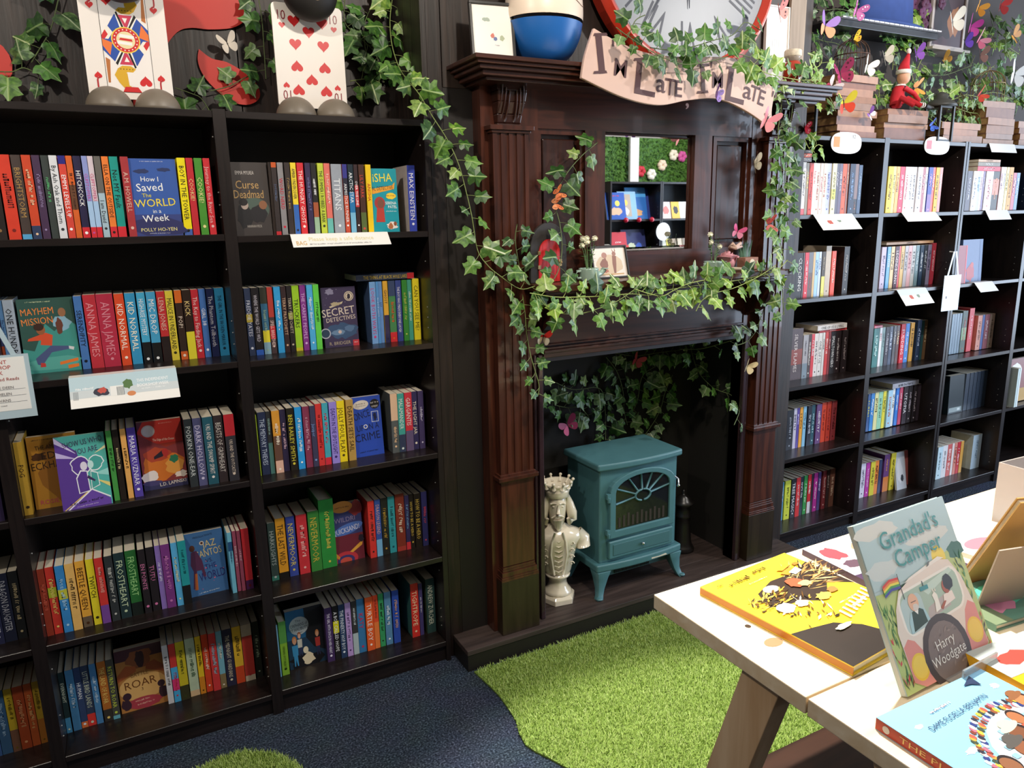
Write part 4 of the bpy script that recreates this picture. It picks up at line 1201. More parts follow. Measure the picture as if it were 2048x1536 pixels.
# ---------------------------------------------------------------- fireplace surround
MAH = wood('532a1c', '32170f', .30, 6, (7, 7, .55), .10, coat=.25, name='mahogany')
MAH_H = wood('4c261a', '2e150e', .30, 6, (.55, 7, 7), .10, coat=.25, name='mahogany_across')
MAH_D = wood('3c1d14', '26110b', .32, 6, (7, 7, .55), .10, coat=.2, name='dark_mahogany')
HEARTH = wood('4a3d39', '332926', .5, 7, (.6, 7, 7), .15, name='hearth_board')
CX = 1.697
FY = 2.136            # face of the surround


def mir(x):
    return 2 * CX - x


hr = thing('hearth', 'low dark wooden hearth slab under the fireplace', 'hearth', (CX, 2.07, 0))
MB().box(.898 - CX, 2.482 - CX, 0, .128, .062, .08).box(1.03 - CX, mir(1.03) - CX, .128, .40, .062, .08).obj('hearth_top', HEARTH, hr, .0015)
MB().box(.900 - CX, 2.480 - CX, .003, .018, 0, .062).obj('front_board', mat('1c1712', .5), hr)
for xx in (.900, 2.465):
    MB().box(xx - CX, xx + .015 - CX, .018, .118, 0, .062).obj('end_board', mat('1c1712', .5), hr)

fp = thing('fireplace_surround', 'tall carved mahogany fireplace surround with fluted pilasters and mirror', 'fireplace', (CX, FY, .08))


def fpp(name, mb, m=MAH, bev=.0, parent=None):
    """mesh given in world coordinates, re-based on the surround's foot"""
    mb.v = [(x - CX, y - FY, z - .08) for x, y, z in mb.v]
    return mb.obj(name, m, parent or fp, bev)


# side cheeks and stiles
for s in (0, 1):
    a, b_ = (1.033, 1.235) if not s else (mir(1.235), mir(1.033))
    fpp('stile', MB().box(a, b_, FY, 2.19, .081, 1.93))
fpp('overmantel_rail', MB().box(1.235, mir(1.235), FY + .002, 2.188, 1.787, 1.93), MAH_H)
fpp('overmantel_rail', MB().box(1.235, mir(1.235), FY + .002, 2.188, 1.295, 1.388), MAH_H)
fpp('frieze', MB().box(1.235, mir(1.235), FY + .004, 2.188, 1.085, 1.295), MAH_H)
for a, b_ in ((1.415, 1.495), (1.885, 1.965)):
    fpp('mullion', MB().box(a, b_, FY + .002, 2.188, 1.388, 1.787))
# recessed panels left and right of the mirror
for a, b_ in ((1.235, 1.415), (mir(1.415), mir(1.235))):
    mb = MB().box(a, b_, 2.168, 2.186, 1.388, 1.787)
    pn_ = fpp('panel', mb, MAH_D)
    fr = MB()
    fr.prism([(a, 1.388), (a + .016, 1.404), (a + .016, 1.771), (a, 1.787)], 2.146, 2.168)
    fr.prism([(b_, 1.388), (b_, 1.787), (b_ - .016, 1.771), (b_ - .016, 1.404)], 2.146, 2.168)
    fr.prism([(a, 1.388), (b_, 1.388), (b_ - .016, 1.404), (a + .016, 1.404)], 2.146, 2.168)
    fr.prism([(a, 1.787), (a + .016, 1.771), (b_ - .016, 1.771), (b_, 1.787)], 2.146, 2.168)
    fpp('panel_moulding', fr, MAH, 0, pn_)
    fpp('raised_field', MB().box(a + .028, b_ - .028, 2.158, 2.168, 1.416, 1.759), MAH_D, .004, pn_)
# mirror
mk_ = fpp('mirror_backing', MB().box(1.495, 1.885, 2.176, 2.188, 1.388, 1.787), MAH_D)
MIR = mat('f4f6f6', .012, .5, metal=1.)
g = MB()
bv = .012
x0, x1, z0, z1 = 1.497, 1.883, 1.390, 1.785
g.add([(x0, 2.160, z0), (x1, 2.160, z0), (x1, 2.160, z1), (x0, 2.160, z1), (x0 + bv, 2.1582, z0 + bv), (x1 - bv, 2.1582, z0 + bv), (x1 - bv, 2.1582, z1 - bv), (x0 + bv, 2.1582, z1 - bv), (x0, 2.176, z0), (x1, 2.176, z0), (x1, 2.176, z1), (x0, 2.176, z1)],
      [(4, 5, 6, 7), (0, 1, 5, 4), (1, 2, 6, 5), (2, 3, 7, 6), (3, 0, 4, 7), (8, 11, 10, 9), (0, 8, 9, 1), (1, 9, 10, 2), (2, 10, 11, 3), (3, 11, 8, 0)])
m_ = fpp('mirror_glass', g, MIR, 0, mk_)
m_['label'] = 'bevelled square mirror glass'


def pilaster(xl, xr):
    w_ = xr - xl
    # fluted shaft
    flutes = 4
    for za, zb, fl in ((.66, 1.765, True), (.335, .645, False)):
        yf = 2.104
        if not fl:
            fpp('pilaster_shaft', MB().box(xl + .012, xr - .012, yf, FY + .001, za, zb))
            continue
        a, b_ = xl + .012, xr - .012
        st = (b_ - a) / (flutes * 2 + 1)
        pts = [(a, yf)]
        mb = MB()
        # strips between grooves stand proud
        mb.box(a, b_, yf + .004, FY + .001, za, zb)
        for k in range(flutes + 1):
            mb.box(a + 2 * k * st - (0 if k else 0), a + (2 * k + 1) * st, yf, yf + .004, za, zb)
        fpp('fluted_shaft', mb)
    # mouldings
    for z, steps in ((.640, ((.000, .004, .008), (.008, .014, .014), (.020, .006, .010))), (1.765, ((.000, .006, .008), (.008, .014, .014)))):
        mb = MB()
        for dz, p, hh in steps:
            mb.box(xl + .012 - p, xr - .012 + p, 2.104 - p, FY + .001, z + dz, z + dz + hh)
        fpp('pilaster_moulding', mb, MAH, .0015)
    # base block with stepped moulding
    fpp('base_block', MB().box(xl, xr, 2.094, FY + .001, .081, .282), wood('33281a', '241a10', .35, 5, (7, 7, .6), .1, name='worn_base'), .001)
    mb = MB()
    for k, (p, hh) in enumerate(((0, .008), (.002, .007), (.005, .018), (.009, .008), (.011, .009))):
        z = .282 + sum(q[1] for q in ((0, .008), (.002, .007), (.005, .018), (.009, .008), (.011, .009))[:k])
        mb.box(xl + p, xr - p, 2.094 + p * .9, FY + .001, z, z + hh)
    fpp('base_moulding', mb, MAH, .001)
    # carved corbel
    cx = (xl + xr) / 2
    prof = [(.0, .045), (.02, .05), (.05, .044), (.085, .028), (.11, .022), (.122, .024)]
    mb = MB()
    for i in range(len(prof) - 1):
        (d0, p0), (d1, p1) = prof[i], prof[i + 1]
        w0 = .052 - .10 * d0; w1 = .052 - .10 * d1
        z0_, z1_ = 1.905 - d0, 1.905 - d1
        mb.add([(cx - w1, FY - p1, z1_), (cx + w1, FY - p1, z1_), (cx + w1, FY, z1_), (cx - w1, FY, z1_), (cx - w0, FY - p0, z0_), (cx + w0, FY - p0, z0_), (cx + w0, FY, z0_), (cx - w0, FY, z0_)],
               [(0, 3, 2, 1), (4, 5, 6, 7), (0, 1, 5, 4), (1, 2, 6, 5), (2, 3, 7, 6), (3, 0, 4, 7)])
    cb_ = fpp('corbel', mb, MAH_D, .003)
    for s in (-1, 1):
        for k in range(3):
            p = [(cx + s * (.012 + .012 * k + .004 * t), FY - .052 + .030 * t * t, 1.885 - .085 * t + .008 * k) for t in [i / 6 for i in range(7)]]
            fpp('carved_leaf_rib', MB().tube(p, [.0035 - .0004 * k] * 7, 5), MAH_D, 0, cb_)
    fpp('corbel_cap', MB().box(cx - .07, cx + .07, 2.064, FY + .001, 1.918, 1.931).box(cx - .062, cx + .062, 2.074, FY + .001, 1.905, 1.918), MAH_D, .002, cb_)


pilaster(1.046, 1.194)
pilaster(mir(1.194), mir(1.046))
# inner bead at the fire opening
BEAD = wood('3c2a30', '2c1c20', .22, 6, (7, 7, .6), .05, coat=.5, name='polished_bead')
for s in (0, 1):
    f_ = (lambda q: q) if not s else mir
    for a, b_, y in ((1.203, 1.214, 2.126), (1.218, 1.236, 2.120)):
        aa, bb = sorted((f_(a), f_(b_)))
        fpp('opening_bead', MB().box(aa, bb, y, FY + .001, .081, 1.06), BEAD, .003)
fpp('opening_return', MB().box(mir(1.235), mir(1.235) + .012, FY + .001, 2.19, .081, 1.06), MAH)
mb = MB()
for z, hh, p in ((1.048, .016, .020), (1.064, .010, .026), (1.074, .008, .014), (1.086, .006, .008)):
    mb.box(1.236, mir(1.236), FY - p, FY + .004, z, z + hh)
fpp('lintel_moulding', mb, MAH_H, .0015)
fpp('lintel_under_board', MB().box(1.236, mir(1.236), FY + .004, 2.188, 1.03, 1.085), mat('2c2830', .4))
# mantel shelf
ms = MB().box(1.160, 2.236, 1.98, FY + .002, 1.282, 1.304)
fpp('mantel_shelf', ms, wood('5a3a22', '33190f', .35, 6, (.55, 7, 7), .2, coat=.15, name='chipped_shelf'), .002)
fpp('shelf_edge_moulding', MB().box(1.172, 2.224, 1.99, FY + .002, 1.272, 1.282).box(1.182, 2.214, 2.005, FY + .002, 1.262, 1.272), MAH_H, .002)
# curved brackets under the mantel
for s in (0, 1):
    f_ = (lambda q: q) if not s else mir
    pts = [(FY, 1.262), (2.01, 1.262), (2.012, 1.248)] + [(2.012 + .112 * (1 - math.cos(t)), 1.248 - .115 * math.sin(t)) for t in [i * math.pi / 2 / 8 for i in range(1, 9)]] + [(FY, 1.12)]
    n = len(pts)
    a, b_ = sorted((f_(1.206), f_(1.232)))
    fpp('curved_bracket', MB().add([(a, y, z) for y, z in pts] + [(b_, y, z) for y, z in pts], [list(range(n - 1, -1, -1)), [n + i for i in range(n)]] + [(i, (i + 1) % n, n + (i + 1) % n, n + i) for i in range(n)]), MAH_D)
# cornice
mb = MB()
for z, hh, p in ((1.948, .012, 0), (1.938, .010, .012), (1.926, .012, .024), (1.912, .014, .040), (1.902, .010, .060)):
    mb.box(.950 + p, mir(.950) - p, 1.982 + p, 2.19, z, z + hh)
fpp('cornice', mb, MAH_H, .002)

# ---------------------------------------------------------------- electric stove
TEAL = mat('47727a', .42, .5, var=.05, scale=20)
TEAL_D = mat('40686f', .45, .5)
st = thing('electric_stove', 'teal electric stove with sunburst glass door standing in the fireplace', 'stove', (1.68, 2.265, .08))


def stp(name, mb, m=TEAL, bev=.0, seg=2, parent=None):
    mb.v = [(x - 1.68, y - 2.265, z - .08) for x, y, z in mb.v]
    o = mb.obj(name, m, parent or st, bev, seg)
    return o


def bowed(x0, x1, yf, bow, yb, z0, z1, n=9):
    pts = [(x0 + (x1 - x0) * i / n, yf - bow * (1 - (2 * i / n - 1) ** 2)) for i in range(n + 1)] + [(x1, yb), (x0, yb)]
    m = len(pts)
    return MB().add([(a, b, z0) for a, b in pts] + [(a, b, z1) for a, b in pts], [list(range(m - 1, -1, -1)), [m + i for i in range(m)]] + [(i, (i + 1) % m, m + (i + 1) % m, m + i) for i in range(m)])


stp('body', bowed(1.496, 1.864, 2.160, .012, 2.385, .215, .592), TEAL, .004)
stp('top_plate', bowed(1.480, 1.880, 2.146, .018, 2.392, .590, .616), TEAL, .007, 3)
stp('base_plate', bowed(1.476, 1.884, 2.144, .018, 2.390, .187, .216), TEAL, .006, 3)
stp('vent_box', MB().box(1.53, 1.83, 2.17, 2.36, .150, .188), mat('2f5258', .5))
for k in range(26):
    stp('vent_bar', MB().box(1.575 + k * .0065, 1.578 + k * .0065, 2.1655, 2.171, .154, .184), mat('1a2426', .5))
for sx in (-1, 1):
    for fy in (0, 1):
        x = 1.68 + sx * .172
        y = 2.168 if not fy else 2.352
        dy = -.03 if not fy else .012
        pts = []
        prof = [(0, .030, 0), (.03, .022, .004), (.07, .014, .012), (.093, .012, .020), (.107, .013, .028)]
        mb = MB(); vs = []; fs = []
        for d, hw, off in prof:
            z = .187 - d
            cx, cy = x + sx * off, y + dy * (off / .028)
            vs += [(cx - hw, cy - hw, z), (cx + hw, cy - hw, z), (cx + hw, cy + hw, z), (cx - hw, cy + hw, z)]
        for i in range(len(prof) - 1):
            for k in range(4):
                a = i * 4 + k; b_ = i * 4 + (k + 1) % 4
                fs.append((a, a + 4, b_ + 4, b_))
        fs += [(0, 1, 2, 3), tuple(len(vs) - 4 + k for k in (3, 2, 1, 0))]
        mb.add(vs, fs, 0, True)
        stp('leg', mb, TEAL, .002)
        stp('foot', MB().ball((x + sx * .030, y + dy * 1.2, .0865), .0135, 10, sz=.47), TEAL)
# door with arched head
DY = 2.137


def arch(x0, x1, z0, z1, zc, n=12):
    """arched outline: sides straight up to zc, segment head to z1"""
    c = (x0 + x1) / 2
    return [(x0, z0), (x1, z0), (x1, zc)] + [(c + (x1 - x0) / 2 * math.cos(math.pi * i / n), zc + (z1 - zc) * math.sin(math.pi * i / n)) for i in range(1, n)] + [(x0, zc)]


out = arch(1.530, 1.838, .316, .572, .505)
inn = arch(1.556, 1.812, .346, .552, .495)
n = len(out)
mb = MB()
vs = [(x, DY, z) for x, z in out] + [(x, DY, z) for x, z in inn] + [(x, 2.158, z) for x, z in out] + [(x, 2.158, z) for x, z in inn]
fs = []
for i in range(n):
    j = (i + 1) % n
    fs += [(i, j, n + j, n + i), (2 * n + j, 2 * n + i, 3 * n + i, 3 * n + j), (j, i, 2 * n + i, 2 * n + j), (n + i, n + j, 3 * n + j, 3 * n + i)]
mb.add(vs, fs)
door = stp('door', mb, TEAL, .003)
stp('glass', MB().prism(inn, 2.1440, 2.1470), mat('17191c', .05, .8), parent=door)
GRATE = mat('38302c', .4)  # even dark brown for the grate bars, no emission
for k in range(11):
    stp('grate_bar', MB().box(1.572 + k * .021, 1.582 + k * .021, 2.1425, 2.1440, .352, .392 + .006 * (k % 3)), GRATE, parent=door)
ex, ez = 1.684, .466
stp('sunburst_ring', MB().tube([(ex + .036 * math.cos(a), 2.141, ez + .022 * math.sin(a)) for a in [2 * math.pi * i / 28 for i in range(28)]], .0042, 6, closed=True), TEAL, parent=door)
for a, L in ((-172, .2), (158, .2), (128, .2), (96, .2), (66, .2), (38, .2), (10, .2)):
    q = math.radians(a)
    c, s_ = math.cos(q), math.sin(q)
    p0 = (ex + .036 * c, ez + .022 * s_)
    t = 0
    p1 = p0
    while t < .2:
        t += .002
        X, Z = p0[0] + c * t, p0[1] + s_ * t
        cxx = 1.684
        top = .495 + .057 * math.sqrt(max(0, 1 - ((X - cxx) / .128) ** 2))
        if abs(X - cxx) > .128 or Z > top:
            break
        p1 = (X, Z)
    stp('sunburst_ray', MB().tube([(p0[0], 2.141, p0[1]), (p1[0], 2.141, p1[1])], .0038, 6), TEAL, parent=door)
CHROME = mat('d8dce0', .12, .5, metal=1.)
for z in (.482, .338):
    stp('hinge', MB().box(1.516, 1.532, 2.136, 2.150, z - .006, z + .016).lathe([(.006, -.014), (.006, .006)], 10, (1.524, 2.139, z - .004)), TEAL, .001, parent=door)
stp('door_handle', MB().tube([(1.848, 2.150, .505), (1.850, 2.132, .500), (1.850, 2.130, .478)], .0035, 8).ball((1.850, 2.131, .474), .006, 10), CHROME, parent=door)
dr = stp('drawer', MB().box(1.528, 1.836, DY + .002, 2.16, .232, .303), TEAL, .005, 3)
stp('drawer_inset', MB().box(1.546, 1.818, DY, DY + .004, .245, .290), TEAL_D, .0015, parent=dr)
stp('drawer_knob', MB().ball((1.682, 2.131, .268), .0065, 12).tube([(1.682, 2.131, .268), (1.682, 2.144, .268)], .003, 8), CHROME, parent=dr)
for k, (a, b_) in enumerate(((1.60, 1.613), (1.655, 1.70), (1.72, 1.80))):
    stp('chipped_paint', MB().prism([(a, .194), (b_, .196), (b_ - .004, .200), ((a + b_) / 2, .198), (a + .003, .201)], 2.1265 - .0 + (.0005 if k else .003), 2.132), mat('cfc8b4', .6))

# ---------------------------------------------------------------- king bust
CER = mat('ddd2bc', .16, .6, coat=.4, var=.04, scale=30)
bust = thing('king_bust', 'cream glazed ceramic bust of a crowned king on hexagonal foot', 'bust', (1.352, 2.228, .08), (0, 0, math.radians(-26)))
MB().lathe([(.070, 0), (.070, .020), (.064, .026), (.060, .030)], 6, (0, 0, 0), smooth=False, phase=.3).obj('plinth', CER, bust, .002)
MB().lathe([(.052, .028), (.055, .036), (.050, .044), (.040, .056), (.034, .075), (.036, .092), (.047, .102), (.048, .110)], 28).obj('pedestal', CER, bust)
tor = MB()
prof = [(.046, .106, 1), (.052, .125, 1), (.058, .16, 1.02), (.064, .20, 1.05), (.072, .235, 1.12), (.078, .262, 1.2), (.070, .282, 1.22), (.045, .298, 1.1), (.026, .310, 1), (.024, .325, 1)]
n = 28
vs = []; fs = []
for r_, z, sx in prof:
    for k in range(n):
        a = 2 * math.pi * k / n
        rr = r_ * (1 + .10 * max(0, -math.sin(a)) * (1 if .18 < z < .29 else 0))
        vs.append((rr * sx * math.cos(a), rr * .72 * math.sin(a), z))
for i in range(len(prof) - 1):
    for k in range(n):
        fs.append((i * n + k, i * n + (k + 1) % n, (i + 1) * n + (k + 1) % n, (i + 1) * n + k))
fs += [list(range(n - 1, -1, -1)), [(len(prof) - 1) * n + k for k in range(n)]]
tor.add(vs, fs, 0, True)
for s in (-1, 1):     # cut-off upper arms
    tor.tube([(s * .070, 0, .268), (s * .092, -.004, .245), (s * .098, -.010, .215)], [.030, .033, .026], 12)
tor.obj('torso', CER, bust)
# relief: lapels, chest ruffles and scrolls
for s in (-1, 1):
    MB().tube([(s * .014, -.058, .295), (s * .026, -.062, .26), (s * .030, -.058, .21), (s * .022, -.050, .15), (s * .016, -.044, .12)], .0045, 6).obj('lapel', CER, bust)
    for k in range(4):
        c = (s * .050, -.046 + .004 * k, .245 - .028 * k)
        MB().tube([(c[0] + (.010 - .0011 * i) * math.cos(i * .8), c[1] - .002, c[2] + (.010 - .0011 * i) * math.sin(i * .8)) for i in range(9)], .0022, 5).obj('scroll_relief', CER, bust)
for k in range(7):
    MB().tube([(-.015, -.056 + .002 * k, .262 - .021 * k), (0, -.061 + .002 * k, .258 - .021 * k), (.015, -.056 + .002 * k, .262 - .021 * k)], .0028, 5).obj('ruffle', CER, bust)
# head with beard
hd = MB()
prof = [(.012, .300), (.026, .308), (.033, .322), (.037, .345), (.040, .370), (.041, .395), (.038, .418), (.030, .43)]
vs = []; fs = []
for r_, z in prof:
    for k in range(n):
        a = 2 * math.pi * k / n
        y = r_ * 1.05 * math.sin(a)
        if y < 0 and z < .34:
            y *= 1.12
        vs.append((r_ * .86 * math.cos(a), y, z))
for i in range(len(prof) - 1):
    for k in range(n):
        fs.append((i * n + k, i * n + (k + 1) % n, (i + 1) * n + (k + 1) % n, (i + 1) * n + k))
fs += [list(range(n - 1, -1, -1)), [(len(prof) - 1) * n + k for k in range(n)]]
hd.add(vs, fs, 0, True)
hd.tube([(0, -.040, .396), (0, -.047, .378), (0, -.052, .366)], [.004, .0055, .0075], 8)           # nose
for s in (-1, 1):
    hd.tube([(s * .006, -.0405, .401), (s * .016, -.040, .404), (s * .026, -.033, .399)], .0035, 6)      # brow
    hd.ball((s * .015, -.0345, .389), .0062, 8, sx=1.2, sz=.7)                                         # eye
    hd.tube([(0, -.0435, .356), (s * .012, -.042, .354), (s * .024, -.036, .345)], [.0045, .004, .002], 6)   # moustache
hd.tube([(-.010, -.0415, .348), (0, -.0435, .347), (.010, -.0415, .348)], .0026, 6)                  # lip
hd.tube([(0, -.036, .335), (0, -.042, .312), (0, -.036, .296)], [.020, .015, .006], 10)               # beard
hd.obj('head', CER, bust)
for s in (-1, 1):
    MB().tube([(s * .030, -.002, .425), (s * .044, -.004, .39), (s * .054, -.006, .355), (s * .055, -.012, .330), (s * .044, -.022, .324), (s * .040, -.024, .338)], [.013, .017, .020, .018, .013, .008], 10).obj('hair', CER, bust)
MB().lathe([(.040, .418), (.045, .422), (.044, .432), (.047, .440), (.047, .446), (.044, .450), (.050, .462), (.056, .474), (.050, .472), (.040, .452), (.036, .45)], 28)
crn = MB().lathe([(.040, .418), (.045, .422), (.044, .432), (.047, .440), (.047, .446), (.044, .450), (.050, .462), (.056, .474), (.050, .472), (.040, .452), (.036, .45)], 28).obj('crown', CER, bust)
for k in range(10):
    a = 2 * math.pi * k / 10
    MB().tube([(.048 * math.cos(a), .048 * math.sin(a), .458), (.059 * math.cos(a), .059 * math.sin(a), .480)], [.009, .003], 6).ball((.060 * math.cos(a), .060 * math.sin(a), .482), .0062, 8).obj('crown_point', CER, crn)

# ---------------------------------------------------------------- turned black bollard
tag(MB().lathe([(.050, 0), (.052, .012), (.046, .022), (.040, .034), (.036, .06), (.033, .12), (.031, .155), (.036, .160), (.031, .166), (.031, .205), (.046, .216), (.047, .224), (.034, .232), (.028, .246), (.014, .256), (.008, .26), (.010, .27), (.004, .28)], 28, (0, 0, 0)).obj('turned_post', mat('1b1817', .32)), 'black turned wooden post with finial, behind the stove', 'ornament').location = (2.045, 2.32, .08)


